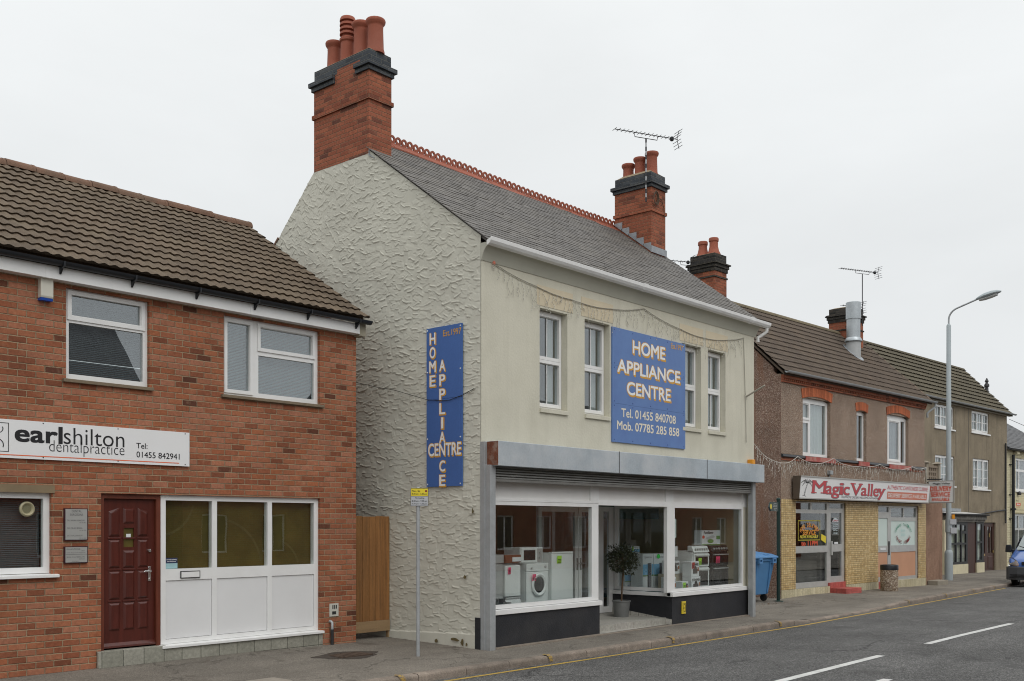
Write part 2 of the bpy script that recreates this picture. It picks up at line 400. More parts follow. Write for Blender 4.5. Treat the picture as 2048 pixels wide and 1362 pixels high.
blue_plastic = pbr('plastic_blue_bin', (.075, .21, .42), .5, .08, 3, dirt=(.11, .24, .42), dirtamt=.3)
blue_plastic_d = pbr('plastic_blue_lid', (.10, .25, .48), .5, .08, 3)
rubber = pbr('rubber_black', (.012, .012, .013), .8, .2, 8)
aggregate = pebble_mat('bin_exposed_aggregate', [(0, (.16, .11, .075)), (.5, (.34, .26, .19)), (.85, (.5, .42, .33)), (1, (.62, .56, .48))], 42, bump=.02, big=.1)
van_blue = pbr('car_paint_blue', (.035, .115, .38), .28, .04, 2, coat=1.)
bumper_grey = pbr('bumper_plastic', (.07, .075, .082), .55, .08, 5)
chrome = pbr('headlamp_reflector', (.75, .75, .74), .12, .1, 12, metal=.9)
appl_white = pbr('enamel_white', (.74, .76, .74), .3, .02, 3)
appl_grey = pbr('steel_grey_side', (.40, .40, .39), .45, .06, 4)
appl_dark = pbr('enamel_black', (.03, .028, .026), .25, .1, 4)
appl_silver = pbr('trim_silver', (.55, .56, .55), .3, .05, 4, metal=.5)
card_white = pbr('carton_white', (.70, .72, .72), .6, .03, 4)
card_blue = pbr('carton_sky_blue', (.22, .46, .68), .6, .12, 3)
card_brown = pbr('carton_buff', (.42, .36, .27), .7, .08, 4)
tag_pink = pbr('card_fluorescent_pink', (.80, .06, .17), .6, .03, 5)
tag_green = pbr('card_fluorescent_lime', (.42, .78, .06), .6, .03, 5)
tag_emerald = pbr('card_fluorescent_green', (.06, .62, .09), .6, .03, 5)
extinguisher_red = pbr('paint_extinguisher_red', (.52, .03, .02), .35, .05, 5)
carpet = pbr('carpet_teal', (.06, .11, .115), .95, .2, 30, bump=.006)
wall_in = pbr('interior_wall_buff', (.50, .42, .26), .8, .08, 2)
wall_in_red = pbr('interior_panel_red_brown', (.19, .062, .028), .6, .2, 2)
ceil_in = pbr('interior_ceiling', (.6, .58, .52), .9, .05, 2)
frosted = pbr('panel_mint_white', (.60, .70, .66), .35, .03, 2)
peach = pbr('panel_peach', (.56, .30, .185), .6, .06, 2)
blind_grey = pbr('blind_grey', (.10, .105, .11), .7, .15, 2, stretch=(.4, .4, 30))
blind_pale = pbr('blind_pale', (.24, .255, .26), .7, .12, 2, stretch=(.4, .4, 30))
curtain = pbr('curtain_net', (.60, .60, .56), .9, .15, 3, stretch=(9, 9, .3))
curtain_dim = pbr('curtain_grey', (.17, .18, .185), .9, .2, 3, stretch=(9, 9, .3))
voile_yellow = pbr('window_film_ochre', (.105, .080, .018), .35, .35, 2.2)
dark_in = pbr('interior_dark', (.03, .024, .02), .8, .2, 3)
wire_grey = pbr('cable_grey', (.36, .34, .29), .6, .1, 5)
wire_white = pbr('cable_white', (.68, .66, .60), .5, .1, 5)
cable_black = pbr('cable_black', (.02, .02, .02), .6, .1, 5)
metal_dark = pbr('metal_dark', (.05, .05, .052), .5, .1, 5, metal=.5)
lamp_grey = pbr('paint_lamp_grey', (.37, .415, .43), .5, .06, 3)
lamp_white = pbr('lamp_lens', (.55, .57, .56), .3, .05, 5)
finger_green = pbr('paint_dark_green', (.012, .035, .03), .4, .1, 5)
stone_sill = pbr('sill_brown_stone', (.20, .155, .105), .85, .15, 8, bump=.004)
sill_red = pbr('paint_sill_red', (.40, .085, .07), .6, .12, 7, dirt=(.5, .42, .34), dirtamt=.5, dsc=5)
brass = pbr('brass', (.55, .38, .10), .3, .1, 5, metal=.8)
green_awn = pbr('paint_shop_green', (.01, .075, .05), .5, .1, 3)
glass = glass_mat('glass_clear', (.94, .96, .95), 1.7, wob=.0008)
glass_shop = glass_mat('glass_shopfront', (.97, .99, .985), 1.8)
glass_up = glass_mat('glass_upstairs', (.86, .9, .9), 2.25, wob=.001)
def asphalt(name, lo, hi, patch, sc=170, bump=.006, seams=0, cracks=0):
    m, t = newmat(name)
    v = t.n('ShaderNodeTexCoord').outputs['Object']
    vo = t.n('ShaderNodeTexVoronoi', Vector=v, Scale=sc)
    s = t.n('ShaderNodeSeparateXYZ', Vector=vo.outputs['Color'])
    c = t.ramp(s.outputs[0], [(0, lo), (.7, tuple((a + b) / 2 for a, b in zip(lo, hi))), (1, hi)])
    k = t.rng(t.noise(v, .55, 6, .62), .3, .7, .80, 1.2)
    k = t.m('MULTIPLY', k, t.rng(t.noise(v, 28, 3), .3, .7, .86, 1.14))
    mp = t.n('ShaderNodeMapping', Vector=v); mp.inputs['Scale'].default_value = (.25, 2.2, 1)
    k = t.m('MULTIPLY', k, t.rng(t.noise(mp.outputs[0], 1., 4), .3, .7, .88, 1.1))
    sv = t.n('ShaderNodeVectorMath', {'operation': 'SCALE'}); t.L.new(c, sv.inputs[0]); t.L.new(k, sv.inputs[3])
    f = t.rng(t.noise(v, 1.3, 5, .6, .6), .60, .66, 0, .75)
    c = t.mix(f, sv.outputs[0], patch)
    if seams:
        ds = t.n('ShaderNodeTexVoronoi', {'feature': 'DISTANCE_TO_EDGE'}, Scale=.45)
        nv = t.n('ShaderNodeTexNoise', Vector=v, Scale=2.5, Detail=4)
        vv = t.n('ShaderNodeVectorMath', {'operation': 'MULTIPLY_ADD'}); t.L.new(nv.outputs['Color'], vv.inputs[0])
        vv.inputs[1].default_value = (.7, .7, 0); t.L.new(v, vv.inputs[2]); t.L.new(vv.outputs[0], ds.inputs['Vector'])
        c = t.mix(t.rng(ds.outputs['Distance'], .002, .010, .6, 0), c, tuple(x * .45 for x in lo))
        # pale chewing-gum spots and grit
        sp = t.n('ShaderNodeTexVoronoi', Vector=v, Scale=2.6)
        c = t.mix(t.rng(sp.outputs['Distance'], .025, .04, .5, 0), c, (.3, .29, .27))
    if cracks:
        nv = t.n('ShaderNodeTexNoise', Vector=v, Scale=3., Detail=4)
        vv = t.n('ShaderNodeVectorMath', {'operation': 'MULTIPLY_ADD'}); t.L.new(nv.outputs['Color'], vv.inputs[0])
        vv.inputs[1].default_value = (.8, .8, 0); t.L.new(v, vv.inputs[2])
        ce = t.n('ShaderNodeTexVoronoi', {'feature': 'DISTANCE_TO_EDGE'}, Vector=vv.outputs[0], Scale=.3)
        gate = t.rng(t.noise(v, .5, 2), .48, .56, 0, .7)
        c = t.mix(t.m('MULTIPLY', t.rng(ce.outputs['Distance'], .001, .006, 1, 0), gate), c, (.03, .03, .03))
        oil = t.n('ShaderNodeTexVoronoi', Vector=v, Scale=.55, Randomness=1.)
        c = t.mix(t.rng(t.m('ADD', oil.outputs['Distance'], t.m('MULTIPLY', t.noise(v, 5, 4), .12)), .12, .26, .45, 0), c, (.045, .044, .043))
    h = t.m('ADD', vo.outputs['Distance'], t.m('MULTIPLY', t.noise(v, 9, 3), .6))
    finish(t, c, .88, h, bump, 0, .25)
    return m
road_mat = asphalt('asphalt_road', (.050, .049, .048), (.215, .212, .205), (.082, .081, .079), 62, .012, cracks=1)
pave_mat = asphalt('asphalt_pavement', (.150, .135, .113), (.245, .22, .187), (.115, .10, .083), 80, .006, seams=1)
kerb_mat = pbr('kerb_concrete', (.23, .19, .155), .9, .2, 5, .22, 60, bump=.008, rnd=.14, dirt=(.1, .085, .07), dirtamt=.6, dsc=3)
patch_mat = pbr('asphalt_dark_patch', (.06, .048, .038), .95, .3, 12, bump=.01)
iron = pbr('cast_iron_lid', (.075, .05, .035), .8, .3, 14, bump=.008)
def paint_mat(name, col, under=(.1, .1, .1), thr=.36):
    m, t = newmat(name)
    v = t.n('ShaderNodeTexCoord').outputs['Object']
    f = t.rng(t.noise(v, 26, 5, .75), thr, thr + .1, 0, 1)
    k = t.rng(t.noise(v, 3, 3), .3, .7, .85, 1.1)
    sv = t.n('ShaderNodeVectorMath', {'operation': 'SCALE'}); sv.inputs[0].default_value = col; t.L.new(k, sv.inputs[3])
    finish(t, t.mix(f, under, sv.outputs[0]), .8, t.noise(v, 70, 3), .006, 0, .3)
    return m
paint_yellow = paint_mat('road_paint_yellow', (.47, .31, .065), (.13, .115, .09), thr=.36)
paint_blip = paint_mat('kerb_paint_yellow', (.42, .27, .05), (.19, .155, .12), thr=.46)
paint_white = paint_mat('road_paint_white', (.56, .56, .54), thr=.3)
ground_mat = pbr('earth', (.09, .085, .06), .95, .3, .5, bump=.05)
# ------------------------------------------------------------------ camera, light, sky
cam = bpy.data.cameras.new('camera'); co = bpy.data.objects.new('camera', cam); COL.objects.link(co)
co.location = (0, 0, 1.88); co.rotation_euler = (R(90), 0, -math.atan2(.7542, .6567))
cam.sensor_width = 36; cam.lens = 36.56; cam.shift_y = .1802; cam.clip_end = 2000; cam.clip_start = .1
SC.camera = co
SUN_EL, SUN_AZ = 48, 200           # azimuth measured from +Y clockwise
sd = Vector((math.sin(R(SUN_AZ)) * math.cos(R(SUN_EL)), math.cos(R(SUN_AZ)) * math.cos(R(SUN_EL)), math.sin(R(SUN_EL))))
sl = bpy.data.lights.new('sun', 'SUN'); sl.energy = .75; sl.angle = R(40); sl.color = (1, .975, .94)
so = bpy.data.objects.new('sun', sl); COL.objects.link(so); so.rotation_euler = sd.to_track_quat('Z', 'Y').to_euler(); so.location = (0, -20, 40)
W = bpy.data.worlds.new('World'); SC.world = W; W.use_nodes = True; W.node_tree.nodes.clear()
t = NT(W.node_tree)
sky = t.n('ShaderNodeTexSky', {'sky_type': 'NISHITA', 'sun_disc': False, 'sun_elevation': R(SUN_EL), 'sun_rotation': R(SUN_AZ), 'air_density': 1., 'dust_density': 6.})
bw = t.n('ShaderNodeRGBToBW', Color=sky.outputs[0])
tc = t.n('ShaderNodeTexCoord').outputs['Generated']
sz = t.n('ShaderNodeSeparateXYZ', Vector=tc).outputs[2]
# overcast: cloud deck, brightest overhead (CIE overcast), faint large-scale unevenness
el = t.m('MAXIMUM', sz, 0.)
lum = t.ramp(el, [(0, (8.9, 9.15, 9.3)), (.25, (9.45, 9.75, 9.9)), (.5, (10.6, 10.9, 11.)), (1, (17.5, 17.7, 17.8))])
mp = t.n('ShaderNodeMapping', Vector=tc); mp.inputs['Scale'].default_value = (1, 1, 2.6)
cl = t.rng(t.noise(mp.outputs[0], 2.4, 6, .55, .3), .3, .7, .955, 1.045)
sv = t.n('ShaderNodeVectorMath', {'operation': 'SCALE'}); t.L.new(lum, sv.inputs[0]); t.L.new(cl, sv.inputs[3])
c = t.mix(.08, sv.outputs[0], bw.outputs[0])
bg = t.n('ShaderNodeBackground', Color=c, Strength=.092)
t.L.new(bg.outputs[0], t.n('ShaderNodeOutputWorld').inputs[0])
vs = SC.view_settings; vs.view_transform = 'Standard'; vs.look = 'None'; vs.exposure = 0; vs.gamma = 1; vs.use_curve_mapping = False
SC.cycles.use_denoising = True; SC.cycles.pixel_filter_type = 'BLACKMAN_HARRIS'; SC.cycles.filter_width = 1.05; SC.cycles.max_bounces = 8; SC.cycles.transparent_max_bounces = 16; SC.cycles.caustics_reflective = False; SC.cycles.caustics_refractive = False

# ------------------------------------------------------------------ ground, road, kerb, pavement
def interp(tab, x):
    for (a, ya), (b, yb) in zip(tab, tab[1:]):
        if x <= b: return ya + (yb - ya) * max(0., (x - a) / (b - a))
    return tab[-1][1]
KY = [(-30, 10.9), (9, 10.12), (14, 9.98), (20.4, 9.93), (26.3, 10.33), (32, 10.72), (36, 11.), (40, 11.25), (60, 12.3), (110, 15.2)]
def yk(x): return interp(KY, x)
def fall(x): return 0. if x < 20 else -.007 * (min(x, 90) - 20)
def kt(x): return interp([(-30, -.12), (20.4, -.12), (21.4, -.19), (26.4, -.19), (28.3, -.12), (110, -.12)], x)
def pz(x, y):
    sl_ = interp([(-30, .042), (9, .042), (12.6, .022), (14, .018), (110, .018)], x)
    return kt(x) + fall(x) + sl_ * max(0., min(y - yk(x) - .125, 3.2))
def rz(x, y):
    return -.235 + fall(x) + .022 * min(max(yk(x) - y, 0), 3.6)      # camber
g = MB(); g.quad((-300, -300, -.95), (600, -300, -.95), (600, 600, -.95), (-300, 600, -.95))
structure(g.build('ground', ground_mat))
def sheet(xs, ys_of, zf, lift=0.):
    m = MB(); n = None; vs = []; fs = []
    for x in xs:
        ys = ys_of(x); n = len(ys)
        vs += [(x, y, zf(x, y) + lift) for y in ys]
    for i in range(len(xs) - 1):
        for j in range(n - 1): fs.append((i * n + j, (i + 1) * n + j, (i + 1) * n + j + 1, i * n + j + 1))
    return m.add(vs, fs)
XS = [-30, -20, -10, -5] + [x * .75 for x in range(-4, 140)] + [110]
structure(sheet(XS, lambda x: [2.3 + (yk(x) - 2.3) * q / 10 for q in range(11)], rz).build('road', road_mat, smooth=30))
structure(sheet(XS, lambda x: [yk(x) + .125] + [yk(x) + .125 + q for q in (.3, .7, 1.1, 1.6, 2.2, 2.8, 3.3, 4.5, 7, 12)], pz).build('pavement', pave_mat, smooth=30))
structure(sheet(XS, lambda x: [-40, -8, -4, 0, 2.3], lambda x, y: -.02 + fall(x) if y < 2.25 else -.1 + fall(x)).build('far_pavement', pave_mat))
# kerb stones
k = MB(); x = -12.
while x < 62:
    L = .905 + random.uniform(-.01, .01); a, b = x + .012, x + L; k.r = random.random()
    dz = random.uniform(-.004, .0025); dy = random.uniform(-.002, .004)
    vs = []
    for q in (a, b):
        y0 = yk(q) + dy; zt = kt(q) + fall(q) + dz; zb = rz(q, y0) - .08
        vs += [(q, y0 - .004, zb), (q, y0, zt - .045), (q, y0 + .008, zt - .018), (q, y0 + .03, zt - .003), (q, y0 + .13, zt + .004), (q, y0 + .13, zb)]
    k.add(vs, [(i, i + 1, i + 7, i + 6) for i in range(5)] + [(0, 5, 4, 3, 2, 1), (6, 7, 8, 9, 10, 11)])
    x += L
structure(k.build('kerb', kerb_mat, smooth=50))
def ribbon(xa, xb, yf, w, zf, step=.5, lift=.004):
    n = max(2, int((xb - xa) / step) + 1); xs = [xa + (xb - xa) * i / (n - 1) for i in range(n)]
    return sheet(xs, lambda x: [yf(x) - w / 2, yf(x) + w / 2], zf, lift)
structure(ribbon(-12, 39.2, lambda x: yk(x) - .19, .085, rz).build('yellow_line', paint_yellow))
m = MB()
for i in range(-1, 8):
    a = 10.9 + i * 7.2; q = ribbon(a, a + 5.1, lambda x: 6.27 + .012 * (x - 13), .13, rz)
    m.add(q.v, q.f, raw=True)
structure(m.build('lane_markings', paint_white))
q = sheet([13.1, 13.6], lambda x: [5.2, 5.33], rz, .004); structure(q.build('road_scuff', paint_white))
m = MB()                                    # loading-restriction blips across the kerb
for xb in (9.35, 12.35, 15.75, 19.8, 28.5, 32.3, 35.6, 38.4):
    pts = [(0, -.005, -.10), (0, -.006, -.045), (0, .004, -.013), (0, .03, .0025), (0, .125, .0085)]
    vs = []
    for xx in (xb, xb + .085):
        y0 = yk(xx); zt = kt(xx) + fall(xx)
        vs += [(xx + (.02 if i < 2 else 0), y0 + p[1] - .0045, zt + p[2] + .0065) for i, p in enumerate(pts)]
    m.add(vs, [(i, i + 1, i + 6, i + 5) for i in range(4)])
structure(m.build('kerb_markings', paint_blip))
m = MB(); m.add([(x, y, pz(x, y) + .004) for x, y in [(10.06 + (.55 + .07 * math.sin(3 * a) + .05 * math.sin(7 * a + 1)) * math.cos(a), 11.98 + (.32 + .04 * math.sin(4 * a + 2)) * math.sin(a)) for a in [2 * math.pi * q / 40 for q in range(40)]]], [tuple(range(40))])
structure(m.build('pavement_patch', patch_mat))
c = MB(); c.box(9.78, 10.38, 11.80, 12.2, pz(10, 12) - .03, pz(10, 12) + .010)
for i in range(5): c.box(9.82 + i * .11, 9.88 + i * .11, 11.84, 12.16, pz(10, 12) + .010, pz(10, 12) + .014)
tag(c.build('inspection_cover', iron, org=(10.08, 12, pz(10, 12))), 'rusty iron inspection cover in dark patch of pavement before brick wall', 'manhole cover')
c = MB(); c.box(7.35, 8.1, 10.72, 11.2, pz(7.7, 11) - .03, pz(7.7, 11) + .006)
tag(c.build('stone_slab', pbr('slab_buff', (.27, .24, .2), .9, .15, 5, bump=.004), org=(7.7, 11, pz(7.7, 11))), 'pale slab let into the tarmac pavement at the bottom edge', 'paving slab')
# ------------------------------------------------------------------ building helpers
def window(root, fr, s0, s1, z0, z1, t, panes, frame=pvc_white, gl=glass, back=None, backd=.07, backmat=None,
           label=None, name='window', sill=None, sillmat=None, depth=.07, sash=(), bars=(), backname='blind'):
    """framed window: panes are holes (s0,s1,z0,z1); each gets a glass sheet. sash: raised opening lights. bars: glazing bars"""
    w = MB(fr); w.plate(s0, s1, z0, z1, t, t + depth, panes)
    for (a, b, c, d, wd) in sash: w.plate(a, b, c, d, t - .018, t - .001, [(a + wd, b - wd, c + wd, d - wd)])
    for (a, b, c, d) in bars: w.box(a, b, t + .012, t + .03, c, d)
    o = w.build(name, frame, root, bevel=.004, label=label)
    for (a, b, c, d) in panes:
        p = MB(fr); p.box(a - .005, b + .005, t + .03, t + .036, c - .005, d + .005); p.build('pane', gl, o)
    if back:
        for (a, b, c, d) in back:
            p = MB(fr); p.box(a, b, t + .036 + backd, t + .05 + backd, c, d); p.build(backname, backmat, o)
    if sill:
        p = MB(fr); (a, b, c, d, f0, f1) = sill
        p.prism([(f0, c), (f1, c), (f1, d), (f0, d - .012)], a, b, 's'); p.build('sill', sillmat or frame, o, bevel=.004)
    return o
def tile_roof(name, mat, parent, fr, s0, s1, te, ze, slope_len, ang, gauge, period, amp, thick=.022, step=6, shape='wave', stagger=False, side=1):
    """courses of interlocking tiles: each course a corrugated strip, thick lower lip overlapping the one below"""
    ca, sa = math.cos(ang), math.sin(ang); m = MB(fr)
    nc = int(math.ceil(slope_len / gauge)); ds = period / step; n = int(round((s1 - s0) / ds))
    def prof(a):
        u = (a / period) % 1.
        if shape == 'wave': return amp * (.5 + .5 * math.cos(2 * math.pi * u))
        return amp * max(0., 1 - abs(((u + .5) % 1.) - .5) / .16) if shape == 'rib' else amp * (1. if u < .5 else 0.)
    for i in range(nc):
        u0, u1 = i * gauge, min((i + 1) * gauge + .04, slope_len)
        jit = [random.uniform(-.004, .004) for _ in range(n // step + 2)]
        m.r = random.random(); rows = []
        for (u, lift) in ((u0, thick), (u1, .002)):
            row = []
            for j in range(n + 1):
                a = j * ds; h = prof(a) + lift + jit[j // step] * (1 if u == u0 else 0)
                row.append((s0 + a, te + side * (u * ca - h * sa), ze + u * sa + h * ca))
            rows.append(row)
        u_ = u0 + thick * .9; lip = [(s0 + j * ds, te + side * (u_ * ca), ze + u_ * sa - .002) for j in range(n + 1)]        # undercut lip
        b = len(m.v); nn = n + 1
        m.v += [fr(*p) for p in lip + rows[0] + rows[1]]
        for j in range(n):
            if j % step == 0: m.r = random.random()
            for q in (0, 1):
                m.f.append((b + q * nn + j, b + q * nn + j + 1, b + (q + 1) * nn + j + 1, b + (q + 1) * nn + j)); m.rn.append(m.r); m.mi.append(0)
    return m.build(name, mat, parent, smooth=35)
def half_round(m, s0, s1, t, z, r, n=8, th=.004):
    """half-round gutter along s"""
    out = [(t + r * math.cos(math.pi * q / n + math.pi), z + r * math.sin(math.pi * q / n + math.pi)) for q in range(n + 1)]
    inn = [(t + (r - th) * math.cos(math.pi * q / n + math.pi), z + (r - th) * math.sin(math.pi * q / n + math.pi)) for q in range(n, -1, -1)]
    m.prism(out + inn, s0, s1, 's')
def gable_roof_deck(m, s0, s1, te, ze, tr, zr, tb, zb, th=.07):
    m.prism([(te, ze - th), (te, ze), (tr, zr), (tb, zb), (tb, zb - th), (tr, zr - th)], s0, s1, 's')
def pot(fr, c, z0, h, r, style='roll'):
    m = MB(fr)
    if style == 'roll': pr = [(r * 1.12, -.05), (r * 1.1, .0), (r, .05), (r * .93, h - .16), (r * .95, h - .14), (r * .93, h - .12), (r * 1.0, h - .10), (r * 1.2, h - .06), (r * 1.24, h - .02), (r * 1.16, h), (r * .85, h), (r * .8, h - .1)]
    elif style == 'taper': pr = [(r * 1.7, -.03), (r * 1.62, .03), (r * 1.25, .12), (r * 1.02, .25), (r, h - .12), (r * 1.16, h - .1), (r * 1.18, h - .03), (r * 1.1, h), (r * .85, h), (r * .8, h - .1)]
    else:
        pr = [(r * 1.08, -.05), (r, .05), (r * .95, h * .45), (r * 1.12, h * .48), (r * 1.12, h * .53), (r * .95, h * .56)]
        for q in range(4):
            z = h * (.58 + .1 * q); pr += [(r * .8, z), (r * .8, z + h * .03), (r * 1.1, z + h * .035), (r * 1.06, z + h * .085)]
        pr += [(r * .95, h), (r * .7, h), (r * .7, h - .05)]
    m.lathe((c[0], c[1], z0), pr, 18)
    return m
def aerial(name, label, mast_base, mast_top, d, boom0, boom1, back, dipoles, striped=False, grid=False):
    root = thing(name, mast_base, label, 'tv aerial', 'television aerials on the chimneys')
    B = Vector(mast_base); T = Vector(mast_top); D = Vector((d[0], d[1], 0)).normalized(); N = Vector((-D.y, D.x, 0))
    m = MB(); m.tube([B, T], .017, 8); ma = m.build('mast', metal_dark if not striped else galv_post, root, smooth=50)
    if striped:
        n = 15
        for i in range(0, n, 2):
            s_ = MB(); s_.tube([B + (T - B) * (i / n), B + (T - B) * ((i + 1) / n)], .0195, 8); s_.build('sleeve', metal_dark, ma, smooth=50)
    c = T + Vector((0, 0, .10))
    b = MB(); b.tube([c + D * boom0, c + D * boom1], .010, 6); bo = b.build('boom', metal_dark, root)
    b = MB(); b.tube([c + D * -.32, c + D * -.30 - Vector((0, 0, .1)), c + D * .30 - Vector((0, 0, .1)), c + D * .32], .009, 6); b.build('cradle', metal_dark, root)
    b = MB(); n = dipoles
    for i in range(n):
        q = c + D * (boom0 + (boom1 - boom0 - .18) * i / (n - 1)); w = .10
        b.tube([q - N * w, q + N * w], .0065, 5)
    b.build('directors', metal_dark, root)
    b = MB(); q = c + D * (boom1 - .02)
    for sg in (1, -1):
        for e in range(3):
            zz = .05 + e * .07
            b.tube([q + D * (.02 * e) + Vector((0, 0, sg * zz)) - N * .18, q + D * (.02 * e) + Vector((0, 0, sg * zz)) + N * .18], .0065, 5)
        b.tube([q, q + D * .06 + Vector((0, 0, sg * .22))], .008, 5)
    b.build('reflector', metal_dark, root)
    b = MB(); q = c + D * (boom1 - .16); b.lathe((q.x, q.y, q.z - .06), [(.03, 0), (.05, .02), (.05, .08), (.03, .1)], 8); b.build('junction_box', plastic_black, root)
    return root
# ------------------------------------------------------------------ brick building on the left
YD = 13.088
fd = Fr(0, YD, 0)
D = thing('brick_building', (11.148, YD, 0), 'orange brick two-storey surgery with brown tiled roof and red front door', 'building')
holes = [(3.9, 6.123, 1.245, 2.29), (6.782, 10.41, .2, 2.3), (6.31, 7.475, 3.75, 4.935), (8.65, 10.405, 3.775, 4.94)]
w = MB(fd)
w.plate(-3, 11.148, -.2, 5.08, 0, .22, holes)
w.box(-3, 11.148, 6.2, 6.4, -.2, 5.0)
w.prism([(.22, -.2), (6.2, -.2), (6.2, 5.0), (3.1, 6.9), (.22, 5.08)], 10.93, 11.148, 's')
w.prism([(.22, -.2), (6.2, -.2), (6.2, 5.0), (3.1, 6.9), (.22, 5.08)], -3, -2.8, 's')
w.build('wall', brick_dental, D)
f = MB(fd); f.box(-2.7, 10.9, .25, 6.1, -.12, -.05); f.box(-2.7, 10.9, .25, 6.1, 2.7, 2.85)
f.build('floor', dark_in, D)
ANG = math.atan(.637)
r = MB(fd); gable_roof_deck(r, -3.05, 11.22, -.10, 5.285, 3.11, 7.33, 6.6, 5.15); deck = r.build('roof', tile_brown, D)
tile_roof('roof_tiles', tile_brown, deck, fd, -3.05, 11.25, -.22, 5.235, 3.93, ANG, .28, .15, .021, .030)
m = MB(fd); x = -3.05
while x < 11.1:
    m.r = random.random(); dz = random.uniform(-.008, .008); L = min(.45, 11.26 - x)
    pts = [(3.13 + .125 * math.cos(math.pi * q / 8), 7.33 + dz + .125 * math.sin(math.pi * q / 8)) for q in range(9)]
    m.prism(pts, x + .004, x + L - .004, 's'); m.prism([(a_ + (.0), b_ + .006) for a_, b_ in pts], x + L - .05, x + L - .005, 's')
    x += L
m.build('ridge_tiles', ridge_brown, deck, smooth=40)
m = MB(fd); m.prism([(-.15, 4.98), (0, 4.98), (0, 4.99), (-.13, 4.99), (-.13, 5.14), (-.15, 5.14)], -3, 11.10, 's')
fa = m.build('fascia', pvc_white, D)
m = MB(fd)
for q in (-1.5, 5.98, 9.0): m.box(q, q + .05, -.156, -.149, 4.978, 5.13)
m.build('joint_strip', pvc_white, fa)
m = MB(fd); m.prism([(-.14, 4.95), (.06, 4.95), (.06, 5.16), (-.14, 5.16)], 11.1, 11.24, 's'); m.build('box_end', pbr('eave_box_stone', (.33, .30, .23), .8, .12, 5), D, bevel=.012)
m = MB(fd); half_round(m, -3.1, 11.27, -.215, 5.195, .060); gu = m.build('gutter', plastic_black, D, smooth=40)
for q in range(-3, 12):
    b = MB(fd); xx = q * .97 + .33
    if xx > 11.2: continue
    b.prism([(-.283, 5.195), (-.28, 5.135), (-.22, 5.115), (-.165, 5.05), (-.149, 5.05), (-.149, 5.165)], xx, xx + .022, 's'); b.build('gutter_bracket', plastic_black, gu)
# upstairs windows
def blinds(fr, a, b, c, d, t, n):
    m = MB(fr)
    for i in range(n):
        z = c + (d - c) * i / n; m.quad((a, t, z), (b, t, z), (b, t + .016, z + .85 * (d - c) / n), (a, t + .016, z + .85 * (d - c) / n))
    return m
o = window(D, fd, 6.31, 7.475, 3.77, 4.935, .06, [(6.375, 7.41, 3.835, 4.50), (6.415, 7.37, 4.60, 4.86)], sash=[(6.35, 7.435, 4.535, 4.915, .055)], gl=glass_up,
           label='white framed window with dark blind and one top light', sill=(6.26, 7.52, 3.715, 3.77, -.05, .08), sillmat=stone_sill)
blinds(fd, 6.37, 7.41, 3.84, 4.9, .16, 44).build('blind', blind_grey, o)
o = window(D, fd, 8.65, 10.405, 3.79, 4.94, .06, [(8.745, 9.13, 3.875, 4.855), (9.29, 10.33, 3.86, 4.43), (9.33, 10.29, 4.55, 4.85)], sash=[(8.69, 9.185, 3.82, 4.91, .05), (9.27, 10.35, 4.495, 4.91, .05)], gl=glass_up,
           label='white framed window with tall side light and pale blind', sill=(8.6, 10.46, 3.735, 3.79, -.05, .08), sillmat=stone_sill)
blinds(fd, 8.74, 10.34, 3.86, 4.88, .16, 46).build('blind', blind_pale, o)
o = window(D, fd, 3.9, 6.123, 1.27, 2.285, .06, [(3.98, 6.045, 1.345, 2.215)], label='white framed ground floor window with dark slatted blind', sill=(3.85, 6.2, 1.215, 1.265, -.06, .08))
blinds(fd, 3.98, 6.05, 1.34, 2.2, .18, 36).build('blind', blind_grey, o)
l = MB(fd); l.lathe((5.85, .075, 2.08), [(.055, .015), (.06, .002), (.078, -.012), (.095, 0), (.095, .02)], 24, 't'); l.build('fan_vent', pbr('vent_ivory', (.40, .36, .23), .4), o, smooth=40)
m = MB(fd); m.box(3.8, 6.16, -.012, .1, 2.286, 2.385); m.build('lintel', pbr('lintel_stone', (.22, .165, .10), .9, .12, 5), D)
# front door
dr = MB(fd); dr.plate(6.782, 7.668, .215, 2.30, .045, .14, [(6.845, 7.605, .2, 2.235)])
dr.build('door_frame', mahog_frame, D, bevel=.006)
dr = MB(fd)
X0, X1, Z0, Z1 = 6.85, 7.60, .232, 2.23
W_, H_ = X1 - X0, Z1 - Z0
cols = [(.115, .325), (.392, .605), (.672, .868)]
zz = lambda f: Z1 - f * H_
dr.plate(X0, X1, Z0, Z1, .095, .14, [(X0 + W_ * .40, X0 + W_ * .60, zz(.325), zz(.195))])
for ci, (a, b) in enumerate(cols):
    rows = [(.275, .464), (.486, .676), (.699, .885)] if ci != 1 else [(.348, .464), (.486, .676), (.699, .885)]
    for (p, q) in rows: dr.raised(X0 + W_ * a, X0 + W_ * b, zz(q), zz(p), .0945, .022, .028)
    if ci == 1: dr.raised(X0 + W_ * a, X0 + W_ * b, zz(.165), zz(.06), .0945, .022, .026)
    else:
        a_, b_ = X0 + W_ * a, X0 + W_ * b; hi, lo = zz(.058), zz(.083)
        za, zb = (lo, hi) if ci == 0 else (hi, lo); zq = zz(.252); e = .028
        dr.add([(a_, .0945, zq), (b_, .0945, zq), (b_, .0945, zb), (a_, .0945, za), (a_ + e, .0725, zq + e), (b_ - e, .0725, zq + e), (b_ - e, .0725, zb - e), (a_ + e, .0725, za - e)],
               [(4, 5, 6, 7), (0, 1, 5, 4), (1, 2, 6, 5), (2, 3, 7, 6), (3, 0, 4, 7)])
for q in (.2637, .475, .6875):
    for (a, b) in cols: dr.box(X0 + W_ * a - .012, X0 + W_ * b + .012, .083, .0945, zz(q) - .012, zz(q) + .012)
